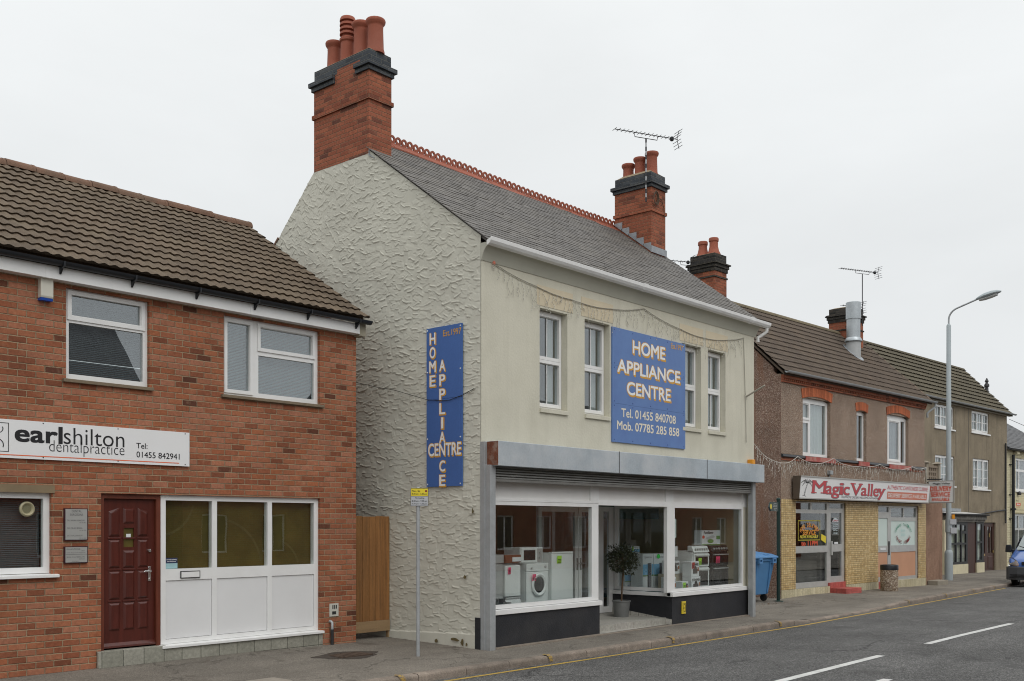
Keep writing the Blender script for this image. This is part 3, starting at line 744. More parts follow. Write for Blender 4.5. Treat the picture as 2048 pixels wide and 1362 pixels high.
dr.prism([(.094, Z0 + .005), (.05, Z0 + .005), (.055, Z0 + .03), (.094, Z0 + .07)], X0, X1, 's')
do = dr.build('door', mahog, D, bevel=.003, label='red brown hardwood door with raised panels and one small pane')
p = MB(fd); p.box(X0 + W_ * .40, X0 + W_ * .60, .115, .121, zz(.325), zz(.195)); p.build('pane', voile_yellow, do)
p = MB(fd); p.box(X0 + W_ * .46, X0 + W_ * .55, .111, .114, zz(.27), zz(.235)); p.build('notice', card_white, do)
h = MB(fd); h.box(7.505, 7.545, .083, .0945, 1.11, 1.31); h.tube([(7.525, .085, 1.245), (7.525, .04, 1.245), (7.43, .035, 1.25), (7.415, .035, 1.24)], .0095); h.lathe((7.525, .08, 1.14), [(.012, -.006), (.012, .01)], 10, 't')
h.build('handle', chrome, do, smooth=40, bevel=.003)
h = MB(fd); h.lathe((7.525, .078, 1.53), [(.006, -.008), (.02, -.006), (.022, .012), (.022, .02)], 14, 't'); h.build('lock', chrome, do, smooth=40)
m = MB(fd); m.box(6.72, 7.70, -.05, .1, -.15, .215); m.box(7.70, 10.44, -.035, .1, -.15, .17); m.build('step_plinth', terrazzo, D, bevel=.008)
# white panelled shopfront
c = [(7.75, 8.49, 1.265, 2.225), (8.57, 9.45, 1.265, 2.225), (9.53, 10.33, 1.265, 2.225)]
pn = [(a, b, .285, 1.105) for a, b, *_ in c]
o = window(D, fd, 7.672, 10.41, .222, 2.298, .05, c + pn, depth=.09, name='shopfront', gl=glass, label='white shopfront of three ochre panes above three solid panels', sill=(7.64, 10.45, .172, .222, -.065, .1))
for (a, b, z0, z1) in pn:
    p = MB(fd); p.box(a + .004, b - .004, .066, .072, z0 + .004, z1 - .004); p.build('solid_panel', pvc_panel, o, bevel=.004)
for (a, b, z0, z1) in c:
    p = MB(fd); p.box(a - .03, b + .03, .16, .17, z0 - .03, z1 + .03); p.build('window_film', voile_yellow, o)
pz_ = MB(fd)
for cx, cz, rr in ((7.7, 2.3, .55), (8.65, 1.2, .75), (9.6, 1.15, .5)):
    for i in range(26):
        a0, a1 = R(-80 + i * 6), R(-74 + i * 6)
        if all(7.76 < cx + rr * math.cos(a) < 10.32 and 1.27 < cz + rr * math.sin(a) < 2.21 for a in (a0, a1)):
            pz_.quad(*[(cx + q * math.cos(a), .157, cz + q * math.sin(a)) for q, a in ((rr, a0), (rr + .035, a0), (rr + .035, a1), (rr, a1))])
if pz_.v: pz_.build('film_pattern', pbr('film_leaf_outline', (.125, .10, .032), .5, .2, 4), o)
p = MB(fd); p.box(7.98, 8.28, .036, .05, 1.135, 1.225); q = p.build('letterbox', pvc_white, o, bevel=.004)
p = MB(fd); p.plate(7.975, 8.285, 1.13, 1.23, .034, .05, [(7.985, 8.275, 1.14, 1.22)]); p.build('letterbox_rim', metal_dark, q)
p = MB(fd); p.box(7.76, 7.945, .072, .076, 1.345, 1.42); p.build('sticker', pbr('sticker_navy', (.03, .04, .09), .5), o)
p = MB(fd); p.box(7.76, 7.945, .072, .076, 1.27, 1.344); p.build('sticker', pbr('sticker_aqua', (.35, .55, .58), .5), o)
p = MB(fd); p.text('currently registering', 7.775, 7.93, 1.385, 1.405, .0715); p.text('new NHS patients', 7.785, 7.92, 1.36, 1.378, .0715); p.build('sticker_lettering', ink_white, o)
# signs and fittings on the wall
S = thing('shop_sign', (6.8, YD - .03, 2.71), 'long white sign board with black lettering and telephone number above red door', 'sign')
m = MB(fd); m.plate(4.55, 8.068, 2.705, 3.18, -.035, -.005); m.build('board', white_sign, S, bevel=.003)
m = MB(fd); tt = -.037
m.text('earl', 5.655, 6.24, 2.917, 3.125, tt, .028); m.text('shilton', 6.262, 7.09, 2.917, 3.13, tt, -.004); m.text('dentalpractice', 6.075, 7.09, 2.765, 2.955, tt, -.012)
m.text('Tel:', 7.262, 7.425, 2.918, 2.99, tt, .008); m.text('01455 842941', 7.265, 7.912, 2.795, 2.875, tt, .008)
for (a, b, c0, d0) in ((4.75, 5.575, 3.128, 3.136), (4.75, 5.575, 2.78, 2.787), (5.568, 5.576, 2.78, 3.136)): m.box(a, b, tt, tt + .001, c0, d0)
for i in range(12):
    a0, a1 = R(i * 15 - 20), R(i * 15 - 5)
    m.quad(*[(5.42 + q * math.cos(a), tt, 2.86 + q * .9 * math.sin(a)) for q, a in ((.085, a0), (.097, a0), (.097, a1), (.085, a1))])
    m.quad(*[(5.38 + q * math.cos(a), tt, 3.06 + q * .55 * math.sin(a)) for q, a in ((.12, -a0), (.132, -a0), (.132, -a1), (.12, -a1))])
m.build('lettering', ink_black, S)
m = MB(fd); m.box(4.8, 7.905, tt, tt + .001, 2.738, 2.75); m.build('underline', ink_orange_line, S)
m = MB(fd)
for a in (5.0, 6.0, 7.0, 8.0):
    for z in (2.73, 3.16): m.lathe((a, -.036, z), [(.008, -.002), (.008, .001)], 8, 't')
m.build('screw', metal_dark, S)
def plaque(z0, z1, lines, label, rule=None):
    P = thing('wall_plaque', (6.43, YD, z0), label, 'plaque', 'silver name plaques beside the red door')
    m = MB(fd); m.plate(6.275, 6.585, z0, z1, -.03, 0); m.build('backing', pbr('plaque_maroon', (.035, .008, .015), .5), P, bevel=.003)
    m = MB(fd); m.plate(6.288, 6.575, z0 + .012, z1 - .01, -.034, -.030); m.build('plate', silver_plate, P)
    m = MB(fd)
    for (tx, a, b, z, h) in lines: m.text(tx, a, b, z, z + h, -.0355, .004)
    if rule: m.box(6.29, 6.573, -.0355, -.035, rule, rule + .004)
    m.build('lettering', pbr('ink_engraved', (.12, .12, .12), .6), P)
plaque(1.68, 2.095, [('DENTAL', 6.37, 6.50, 2.045, .028), ('SURGEONS', 6.345, 6.52, 2.0, .028), ('DR. SARAH MONCUR', 6.31, 6.54, 1.93, .02), ('GDC No. 68254', 6.47, 6.56, 1.905, .012), ('DR. MILAN BORIA', 6.31, 6.51, 1.83, .02), ('GDC No. 75541', 6.47, 6.56, 1.805, .012), ('DR. TOM JOHNSON', 6.31, 6.51, 1.73, .02), ('GDC No. 76940', 6.47, 6.56, 1.705, .012)], 'taller silver plaque reading dental surgeons, beside red door')
plaque(1.387, 1.605, [('GILLIAN POOLE', 6.30, 6.48, 1.56, .02), ('RDH', 6.50, 6.54, 1.54, .012), ('GDC Registered Hygienist', 6.30, 6.55, 1.515, .014), ('JEAN CHAMBERLAIN', 6.30, 6.54, 1.455, .02), ('DIP. DH', 6.47, 6.54, 1.435, .012), ('Dental Hygienist', 6.37, 6.47, 1.405, .014)], 'smaller silver plaque below the dental surgeons plaque', rule=1.5)
m = MB(fd); m.prism([(0, 4.735), (-.085, 4.735), (-.095, 4.76), (-.095, 4.985), (-.06, 4.995), (0, 4.995)], 5.945, 6.105, 's'); 
A = thing('alarm_box', (6.02, YD, 4.72), 'white burglar alarm box with blue base below the gutter', 'alarm box')
m.build('cover', pbr('plastic_ivory', (.62, .60, .52), .4, .04), A, bevel=.008)
m = MB(fd); m.prism([(0, 4.705), (-.075, 4.705), (-.085, 4.735), (0, 4.735)], 5.947, 6.103, 's'); m.build('strobe_lens', pbr('plastic_cobalt', (.02, .08, .42), .3), A)
V = thing('meter_plate', (10.68, YD, .42), 'small white meter plate screwed to brick at corner', 'meter plate')
m = MB(fd); m.plate(10.59, 10.77, .42, .625, -.015, .0); m.build('plate', pbr('plastic_offwhite', (.55, .54, .48), .5, .06), V, bevel=.004)
m = MB(fd)
for a in (10.645, 10.68, 10.715): m.box(a, a + .018, -.019, -.014, .54, .60)
m.box(10.64, 10.72, -.017, -.014, .45, .50); m.build('socket', metal_dark, V)
m = MB(fd); m.tube([(10.60, .02, .345), (10.60, -.03, .345), (10.61, -.05, .33), (10.612, -.05, .22)], .022, 10); G = thing('gas_pipe', (10.61, YD - .05, 0), 'short grey pipe bending into brick wall below meter plate', 'pipe'); m.build('elbow', galv_post, G, smooth=50)
m = MB(fd); m.tube([(10.612, -.05, .22), (10.612, -.05, -.05)], .027, 10); m.build('sleeve', metal_dark, G, smooth=50)
# timber gate closing the gap
F = thing('timber_gate', (11.63, 13.33, 0), 'orange brown boarded timber gate between brick corner and cream gable', 'gate')
x = 11.155
for i, wd in enumerate((.15, .17, .15, .15, .16, .145)):
    m = MB(); m.r = random.random(); m.box(x + .004, x + wd - .004, 13.31, 13.33, .26, 2.03 + random.uniform(-.008, .004)); m.build('board', wood_fence, F, bevel=.003); x += wd
m = MB(); m.box(11.155, 12.08, 13.295, 13.31, .075, .26); m.build('rail', wood_rail, F, bevel=.003)
m = MB(); m.box(12.055, 12.09, 13.315, 13.37, -.05, 1.98); m.build('post', wood_rail, F)
# ------------------------------------------------------------------ cream rendered shop
YS = 11.2; XL, XR = 12.1, 21.11
fs = Fr(0, YS, 0)
H_ = thing('rendered_shop', (XL, YS, -.1), 'cream rendered two-storey appliance shop with slate roof, rough gable and steel shutter box', 'shop building')
WN = [(13.575, 14.335), (14.835, 15.595), (18.075, 18.83), (19.11, 19.84)]
holes = [(a, b, 3.85, 5.56) for a, b in WN] + [(12.27, 20.84, -1, 2.70)]
w = MB(fs)
w.plate(XL + .02, XR, -.3, 6.14, 0, .26, holes)
w.build('wall', render_cream, H_)
m = MB(fs); m.box(XL + .25, XR - .01, 8.2, 8.45, -.3, 5.2); m.prism([(.27, -.3), (8.3, -.3), (8.3, 4.6), (3.4, 8.9), (.27, 6.3)], XR - .22, XR - .002, 's'); m.build('rear_wall', render_cream, H_)
for (a, b) in ((13.5, 14.49), (14.735, 15.70), (18.0, 18.91), (19.02, 19.93)):
    m = MB(fs); m.box(a, b, -.006, -.0, 5.60, 5.925); m.prism([(-.007, 5.925), (-.007, 5.94), (0, 5.94), (0, 5.925)], a, b, 's'); m.build('lintel_panel', render_pink, H_)
# --- gable with trowelled relief: real displaced surface
gy0, gy1, gz0, gz1, st = YS, 16.9, -.3, 8.5, .009
ny, nz = int((gy1 - gy0) / st) + 1, int((gz1 - gz0) / st) + 1
Hm = np.zeros((nz, ny), np.float32)
for i in range(7600):
    cy, cz = rng.uniform(gy0, gy1), rng.uniform(.05, gz1)
    L = rng.uniform(.08, .20); Wd = rng.uniform(.05, .12); lip = rng.uniform(.0045, .0115) * (1 if rng.random() < .5 else .3)
    hi = min(1., max(0., (cz - 4.2) / 3.))
    ang = rng.normal(.05 * math.sin(cy * 1.3 + cz), .17 + .12 * hi) + .7 * hi * rng.choice([1, 1, 1, -.8]) * (.6 + .4 * math.sin(cy * .9 + cz * .7))
    k = -rng.uniform(.3, 2.4) * (1 if rng.random() < .8 else -.6)
    rr = .5 * L + Wd
    j0, j1 = max(0, int((cy - rr - gy0) / st)), min(ny, int((cy + rr - gy0) / st) + 1)
    i0, i1 = max(0, int((cz - rr - gz0) / st)), min(nz, int((cz + rr - gz0) / st) + 1)
    if j1 - j0 < 2 or i1 - i0 < 2: continue
    yy, zz_ = np.meshgrid(gy0 + np.arange(j0, j1) * st - cy, gz0 + np.arange(i0, i1) * st - cz)
    a = yy * math.cos(ang) + zz_ * math.sin(ang); b = -yy * math.sin(ang) + zz_ * math.cos(ang)   # b up
    b = b + k * a * a
    e = 1 - (2 * a / L) ** 4
    msk = (e > 0) & (b > 0) & (b < Wd)
    sub = Hm[i0:i1, j0:j1]; base = float(sub.mean())
    new = base * .75 + .0025 + lip * np.clip(e, 0, 1) ** .5 * np.exp(-((b - .006) / .013) ** 2)
    bl = np.clip((Wd - b) / Wd * 2.2, 0, 1) * np.clip(e * 3, 0, 1)
    sub[msk] = (new * bl + sub * (1 - bl))[msk]
Hm = np.clip(Hm, 0, .036)
big = rng.normal(0, 1, (14, 10)).astype(np.float32)
zi = np.linspace(0, 12.99, nz); yi = np.linspace(0, 8.99, ny)
z0i = zi.astype(int); y0i = yi.astype(int); fz = (zi - z0i)[:, None]; fy = (yi - y0i)[None]
Hm += .003 * ((big[z0i][:, y0i] * (1 - fy) + big[z0i][:, y0i + 1] * fy) * (1 - fz) + (big[z0i + 1][:, y0i] * (1 - fy) + big[z0i + 1][:, y0i + 1] * fy) * fz)
VF = [(-.3, YS), (6.33, YS), (6.47, 11.19), (8.46, 13.87)]          # front verge (z, y)
VB = [(-.3, 19.4), (4.7, 19.3), (7.27, 16.58), (7.865, 15.96), (8.40, 15.40), (8.46, 15.37)]
gv = []; rows = []
zs = np.concatenate([np.arange(-.3, 8.435, .0098), [8.44]]); nc = 600
for z in zs:
    a, b = interp(VF, z), min(interp(VB, z), 16.85)
    u = np.linspace(0, 1, nc); y = a + (b - a) * u
    ii = min(nz - 1, int((z - gz0) / st)); h = Hm[ii, np.clip(((y - gy0) / st).astype(int), 0, ny - 1)].copy()
    plinth = .118 - .035 * (y - 11.2) + .03
    h = np.where(z < plinth, .02, h)
    h *= np.clip((y - a) / .03 + .25, .25, 1) * np.clip((8.42 - z) / .08, .3, 1)
    rows.append(np.stack([np.full(nc, XL) - h + .004, y, np.full(nc, z)], 1))
V = np.concatenate(rows); nr = len(zs)
idx = np.arange(nr * nc).reshape(nr, nc)
F_ = np.stack([idx[:-1, :-1], idx[1:, :-1], idx[1:, 1:], idx[:-1, 1:]], -1).reshape(-1, 4)
me = bpy.data.meshes.new('gable_wall'); V = V - np.array([XL, YS, -.1])
me.vertices.add(len(V)); me.vertices.foreach_set('co', V.astype(np.float32).ravel())
me.loops.add(F_.size); me.loops.foreach_set('vertex_index', F_.astype(np.int32).ravel())
me.polygons.add(len(F_)); me.polygons.foreach_set('loop_start', np.arange(0, F_.size, 4, dtype=np.int32)); me.polygons.foreach_set('loop_total', np.full(len(F_), 4, np.int32))
me.update(calc_edges=True); me.materials.append(render_swirl)
go = bpy.data.objects.new('gable_wall', me); COL.objects.link(go); go.parent = H_; go['label'] = 'cream gable end wall with swirled trowel-mark relief'
m = MB(); m.prism([(YS, -.3), (16.8, -.3), (16.58, 7.25), (15.38, 8.38), (13.89, 8.40), (YS + .02, 6.36), (YS + .02, -.3)], XL + .03, XL + .2, 's'); m.build('gable_core', render_swirl, H_)
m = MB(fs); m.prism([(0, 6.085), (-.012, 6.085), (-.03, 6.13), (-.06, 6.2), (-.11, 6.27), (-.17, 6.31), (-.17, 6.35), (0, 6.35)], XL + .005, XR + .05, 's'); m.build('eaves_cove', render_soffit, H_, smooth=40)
m = MB(fs); m.prism([(-.17, 6.29), (-.19, 6.285), (-.235, 6.31), (-.262, 6.35), (-.27, 6.405), (-.258, 6.41), (-.255, 6.39), (-.17, 6.36)], XL - .04, 21.42, 's')
gu = m.build('gutter', pvc_white, H_, bevel=.003)
for q in (16.35, 20.5):
    m = MB(fs); m.prism([(-.17, 6.284), (-.192, 6.278), (-.24, 6.303), (-.268, 6.346), (-.277, 6.415), (-.17, 6.41)], q, q + .12, 's'); m.build('gutter_joint', pvc_white, gu)
m = MB(fs); m.tube([(21.34, -.2, 6.29), (21.34, -.2, 6.22), (21.30, -.12, 6.15), (21.2, -.05, 6.08), (21.2, -.05, 5.98)], .035, 10); m.build('gutter_outlet', pvc_white, gu, smooth=50)
# slates
ANGS = math.atan2(9.03 - 6.37, 14.6 - 11.02); SL = math.hypot(9.03 - 6.37, 14.6 - 11.02)
m = MB(); m.prism([(11.0, 6.30), (11.0, 6.34), (14.6, 9.0), (19.6, 4.6), (19.6, 4.5), (14.6, 8.9)], XL + .02, 21.30, 's'); rf = m.build('roof', slate, H_)
m = MB(); ca, sa = math.cos(ANGS), math.sin(ANGS); g = .128; nc_ = int(SL / g) + 1
for i in range(nc_):
    x = XL - .03 - (.125 if i % 2 else 0); off = random.uniform(-.02, .02)
    while x < 21.33:
        a, b = max(x + off + .0025, (XL - .035 if 11.02 + (i + 2) * g * ca < 13.95 else 12.64) + random.uniform(-.008, .008)), min(x + off + .25 - .0025, 21.33)
        if b - a > .02:
            m.r = random.random(); u0, u1 = i * g + random.uniform(-.006, .006), min(i * g + 2.15 * g, SL)
            h0, h1 = .017 + random.uniform(-.002, .004), .003; th = .008
            def pt(xx, u, h): return (xx, 11.02 + u * ca - h * sa, 6.37 + u * sa + h * ca)
            m.add([pt(a, u0, h0), pt(b, u0, h0 + random.uniform(-.003, .003)), pt(b, u1, h1), pt(a, u1, h1), pt(a, u0, h0 - th), pt(b, u0, h0 - th), pt(b, u1, h1 - .003), pt(a, u1, h1 - .003)],
                  [(0, 1, 2, 3), (4, 5, 1, 0), (4, 0, 3, 7), (1, 5, 6, 2)])
        x += .25
m.build('slates', slate, rf)
m = MB()                                    # jagged rear verge
for i in range(9):
    u = i * .33; y, z = 15.5 + u * .72, 8.36 - u * .70
    m.add([(XL - .02, y, z - .07), (XL + .25, y, z - .07), (XL + .25, y + .29, z - .32), (XL - .02, y + .29, z - .32), (XL - .02, y + .03, z - .04), (XL + .25, y + .03, z - .04), (XL + .25, y + .31, z - .30), (XL - .02, y + .31, z - .30)],
          [(4, 5, 6, 7), (0, 4, 7, 3), (3, 7, 6, 2), (0, 1, 5, 4)]) if i > 3 else None
m.build('verge_tiles', ridge_brown, rf)
# crested ridge
m = MB()
x = 12.64
while x < 20.5:
    m.r = random.random(); L = .305
    dz = random.uniform(-.006, .006) + .02 * math.sin(x * .6)
    e = x + L - .006
    m.prism([(14.44, 8.935 + dz), (14.6, 9.075 + dz), (14.76, 8.935 + dz), (14.76, 8.91 + dz), (14.6, 9.04 + dz), (14.44, 8.91 + dz)], x, e, 's')
    for j in range(2):
        cx = x + L * (.25 + .5 * j) - .003; cz = 9.145 + dz; n = 12; ro, ri = .074, .034
        vs = []
        for yy in (14.588, 14.612):
            for (rr, lim) in ((ro, 1), (ri, 0)):
                for q in range(n):
                    a = 2 * math.pi * (q + .5) / n
                    px, pz2 = cx + rr * math.cos(a), cz + rr * math.sin(a)
                    if lim: px = max(cx - .0745, min(cx + .0745, px)) ; pz2 = pz2 if pz2 > cz - .02 else 9.06 + dz
                    vs.append((px, yy, pz2))
        fs_ = []
        for q in range(n):
            r2 = (q + 1) % n
            fs_ += [(q, r2, n + r2, n + q), (2 * n + q, 3 * n + q, 3 * n + r2, 2 * n + r2), (q, 2 * n + q, 2 * n + r2, r2), (n + q, n + r2, 3 * n + r2, 3 * n + q)]
        m.add(vs, fs_)
    x += L
m.build('crested_ridge', terracotta, rf)
# chimneys
def chimney(name_label, x0, x1, y0, y1, zb, zs_, zc, zt, gap=None):
    c = MB(); c.box(x0, x1, y0, y1, zb, zc)
    c.box(x0 - .03, x1 + .03, y0 - .03, y1 + .03, zs_, zs_ + .075)
    ch = c.build('chimney', brick_chimney, H_, label=name_label)
    def ring(a, z0, z1, mat, nm):
        b = MB()
        b.box(x0 - a, x1 + a, y0 - a, y0 + .002, z0, z1); b.box(x0 - a, x1 + a, y1 - .002, y1 + a, z0, z1); b.box(x1 - .002, x1 + a, y0 + .002, y1 - .002, z0, z1)
        segs = [(y0, y1)] if gap is None else [(y0, gap[0]), (gap[1], y1)]
        for (p, q) in segs: b.box(x0 - a, x0 + .002, p + .002, q - .002, z0, z1)
        b.build(nm, mat, ch, bevel=.004)
    ring(.038, zc - .16, zc - .08, brick_blue, 'corbel'); ring(.078, zc - .08, zc + .0, brick_blue, 'corbel')
    b = MB(); b.box(x0 + .005, x1 - .005, y0 + .005, y1 - .005, zc, zt); b.build('cap_courses', brick_blue, ch)
    if gap:
        b = MB(); b.box(x0 + .002, x0 + .05, gap[0] - .1, gap[1] - .05, zc, zc + .08); b.build('patched_brick', brick_chimney, ch)
    b = MB(); b.frus((x0 + .01, x1 - .01, y0 + .01, y1 - .01, zt), (x0 + .13, x1 - .13, y0 + .13, y1 - .13, zt + .09)); b.build('flaunching', flaunch, ch, bevel=.02)
    return ch
ch1 = chimney('broad red brick chimney on the near gable with four pots', 12.1, 12.63, 13.86, 15.39, 8.40, 9.36, 10.03, 10.25, gap=(14.2, 14.78))
for (y, z, h, st_, r) in ((15.12, 10.3, .50, 'roll', .135), (14.74, 10.3, .80, 'louvre', .135), (14.36, 10.3, .62, 'roll', .145), (13.98, 10.3, .56, 'roll', .145)):
    pot(WORLD, (12.36, y), z, h if st_ != 'louvre' else .84, r, st_).build('chimney_pot', terracotta, ch1, smooth=40)
m = MB(); m.box(12.09, 12.66, 13.835, 13.86, 8.36, 8.46); m.prism([(13.86, 8.37), (13.835, 8.37), (13.7, 8.28), (13.7, 8.27), (13.86, 8.36)], 12.08, 12.70, 's')
for i in range(4):
    z = 8.46 + i * .155; m.box(12.63, 12.645, 13.87 + i * .2, 14.09 + i * .2, z - .06, z + .11)
m.build('flashing', lead, ch1)
ch2 = chimney('red brick chimney on the far gable with three pots', 20.5, 21.11, 13.53, 14.57, 7.9, 9.24, 9.97, 10.17)
for (y, h) in ((14.38, .46), (14.04, .54), (13.71, .60)): pot(WORLD, (20.8, y), 10.2, h - .08, .135, 'roll').build('chimney_pot', terracotta, ch2, smooth=40)
m = MB(); m.box(20.48, 21.13, 13.50, 13.53, 8.27, 8.42)
for i in range(5):
    z = 8.40 + i * .155; m.prism([(13.53 + i * .205, z - .11), (13.53 + i * .205, z + .10), (13.75 + i * .205, z + .10), (13.75 + i * .205, z + .06)], 20.485, 20.499, 's')
m.build('flashing', lead, ch2)
# upstairs sash windows
for i, (a, b) in enumerate(WN):
    t0, zl, zh = .13, 3.875, 5.55; a2, b2 = a + .005, b - .005; mid = (zl + zh) / 2 + .0
    c = (a2 + b2) / 2 - .01
    o = window(H_, fs, a2, b2, zl, zh, t0, [(a2 + .085, b2 - .085, mid + .06, zh - .10), (a2 + .085, b2 - .085, zl + .10, mid - .06)], gl=glass_up, depth=.08,
        sash=[(a2 + .03, b2 - .03, mid + .008, zh - .035, .055), (a2 + .03, b2 - .03, zl + .035, mid + .004, .055)], bars=[(c - .009, c + .009, mid + .05, zh - .10), (c - .009, c + .009, zl + .1, mid - .05)],
        sill=(a + .001, b - .001, 3.79, 3.873, -.035, .14), sillmat=render_cream)
    p = MB(fs); n = 14
    for sg, (u0, u1) in enumerate(((a2 + .06, a2 + .22 + .1 * (i == 0)), (b2 - .24, b2 - .06))):
        for q in range(n):
            x0_, x1_ = u0 + (u1 - u0) * q / n, u0 + (u1 - u0) * (q + 1) / n
            d0, d1 = .02 * math.sin(q * 1.9), .02 * math.sin((q + 1) * 1.9)
            p.quad((x0_, .27 + d0, zl + .05), (x1_, .27 + d1, zl + .05), (x1_, .27 + d1, zh - .05), (x0_, .27 + d0, zh - .05))
    p.build('curtain', curtain, o)
# upstairs floor / ceilings close the room boxes
m = MB(fs); m.box(12.35, 20.85, .3, 8.1, 2.72, 2.80); m.build('ceiling', ceil_in, H_)
m = MB(fs); m.box(12.35, 20.85, 1.5, 1.58, 2.9, 6.2); m.build('partition', wall_in, H_)
# shop interior
m = MB(fs); m.box(12.3, 20.85, 4.8, 4.9, -.1, 2.72); m.box(20.75, 20.85, .1, 4.8, -.1, 2.72); m.build('interior_wall', wall_in, H_)
m = MB(fs); m.box(12.30, 12.36, .02, 4.8, -.1, 2.72); m.box(12.36, 14.4, 1.75, 1.81, -.05, 2.5); m.build('display_back_panel', wall_in_red, H_)
m = MB(fs); m.box(12.3, 20.85, .12, 8, -.25, .03) ; m.build('shop_floor', floor_boards, H_)
m = MB(fs); m.prism([(15.26, -.03), (17.70, -.03), (17.70, 1.45), (15.26, 1.45)], -.075, .06, 'z'); 
rp = MB(fs); rp.add([(15.26, -.035, -.105), (17.72, -.035, -.115), (17.72, 1.47, .07), (15.26, 1.47, .07)], [(0, 1, 2, 3)]); rp.build('entrance_ramp', floor_boards, H_)
m = MB(fs); m.box(12.36, 15.12, .14, 1.74, .36, .50); m.build('display_floor', carpet, H_)
m = MB(fs); m.box(17.86, 20.74, .14, 2.2, .36, .50); m.box(17.80, 17.86, .14, 1.5, .36, .5); m.build('display_floor', carpet, H_)
m = MB(fs); m.box(14.4, 15.0, 3.9, 3.98, 0, 2.4); m.build('interior_door', pvc_white, H_)
# stall risers
m = MB(fs); m.box(12.275, 15.26, -.02, .12, -.3, .43); m.box(15.13, 15.255, .12, 1.42, -.3, .43); m.build('stall_riser', plinth_black, H_)
m = MB(fs); m.box(17.69, 20.83, -.02, .12, -.3, .45); m.box(17.70, 17.84, .12, 1.45, -.3, .45); m.build('stall_riser', plinth_black, H_)
m = MB(fs)
m.add([(17.688, -.02, -.115), (17.688, 1.44, .06), (17.688, 1.44, .17), (17.688, -.02, .0), (17.70, -.02, -.115), (17.70, 1.44, .06), (17.70, 1.44, .17), (17.70, -.02, .0)], [(0, 1, 2, 3), (3, 2, 6, 7), (0, 3, 7, 4)]); m.build('skirting_tiles', tile_grey, H_)
m = MB(fs); m.box(XL - .02, 12.14, -.012, 0.1, -.3, .41); m.build('corner_plinth', plinth_black, H_)
m = MB(fs); m.box(12.12, 15.24, -.16, -.02, -.3, -.10 + .012); m.box(15.24, 20.9, -.13, -.02, -.3, -.10 + .002); m.build('threshold', pbr('threshold_concrete', (.24, .20, .16), .9, .2, 6, bump=.004), H_)
# display windows
def dwin(s0, s1, z0, z1, name, label, sillr, panes, gl=glass_shop): 
    return window(H_, fs, s0, s1, z0, z1, .0, panes, depth=.08, name=name, gl=gl, label=label, sill=sillr)
dwin(12.275, 15.25, .52, 2.265, 'display_window', 'wide left display window beside the steel post', (12.26, 15.30, .43, .52, -.055, .08), [(12.34, 15.05, .585, 2.205)])
dwin(17.54, 20.62, .54, 2.285, 'display_window', 'right display window with cookers behind it', (17.66, 20.80, .45, .54, -.055, .08), [(17.82, 20.55, .60, 2.225)])
m = MB(fs); m.plate(15.25, 17.54, 2.24, 2.30, 0, .08); m.build('entrance_head', pvc_white, H_, bevel=.004)
fp = MB(fs); fp.plate(12.275, 20.84, 2.27, 2.72, .005, .06, [(12.275, 15.02, 2.31, 2.70), (15.28, 17.50, 2.335, 2.70), (17.78, 20.6, 2.335, 2.70)]); fo = fp.build('fascia_frame', pvc_white, H_, bevel=.004)
for (a, b, z) in ((12.275, 15.02, 2.31), (15.28, 17.50, 2.335), (17.78, 20.6, 2.335)):
    m = MB(fs); m.box(a, b, .03, .04, z, 2.70); m.build('fascia_panel', pvc_grey, fo)
m = MB(fs); m.box(20.62, 20.84, .01, .1, .45, 2.35); m.build('jamb_panel', render_cream, H_)
# recess side windows and doors (frames run into the building)
def side_win(x, t0, t1, z0, z1, panes, label):
    f2 = Fr(x, YS, 90)                      # s runs into the building
    o = window(H_, f2, t0, t1, z0, z1, -.04, panes, depth=.07, name='recess_window', gl=glass_shop, label=label)
    return o
o = side_win(17.77, .08, 1.42, .545, 2.28, [(.16, 1.34, .61, 2.22)], 'display window lining the right side of the entrance')
m = MB(fs); m.box(17.66, 17.70, .0, 1.45, .455, .53); m.build('sill', pvc_white, o, bevel=.004)
side_win(15.22, .08, 1.42, .44, 2.28, [(.14, 1.36, .5, 2.22)], 'display window lining the left side of the entrance')
fd2 = Fr(0, YS + 1.43, 0)
for (a, b, lb) in ((15.28, 16.52, 'left'), (16.54, 17.28, 'right')):
    dw = MB(fd2); dw.plate(a, b, .075, 2.26, 0, .06, [(a + .10, b - .10, .22, 2.14)]); d_ = dw.build('entrance_door', pvc_white, H_, bevel=.005)
    p = MB(fd2); p.box(a + .095, b - .095, .026, .032, .21, 2.15); p.build('pane', glass_shop, d_)
    hx = b - .05 if lb == 'left' else a + .05
    p = MB(fd2); p.box(hx - .018, hx + .018, -.012, 0, .98, 1.22); p.tube([(hx, -.01, 1.12), (hx, -.05, 1.12), (hx + .11, -.05, 1.12)], .01, 8); p.build('handle', chrome, d_, smooth=50)
dw = MB(fd2); dw.plate(17.28, 17.74, .075, 2.26, .005, .065, [(17.38, 17.58, .2, 2.16)]); d_ = dw.build('side_light', pvc_white, H_, bevel=.005)
p = MB(fd2); p.box(17.375, 17.585, .03, .036, .19, 2.17); p.build('pane', glass_shop, d_)
m = MB(fd2); m.box(17.25, 17.62, .25, .28, .1, 2.2); m.build('side_board', green_awn, H_)
p = MB(fd2); p.box(17.0, 17.18, -.004, -.001, 1.28, 1.56); p.build('door_notice', card_white, d_)
m = MB(fs); m.box(17.9, 20.7, 2.25, 2.31, 2.02, 2.34); m.build('interior_fascia', green_awn, H_)
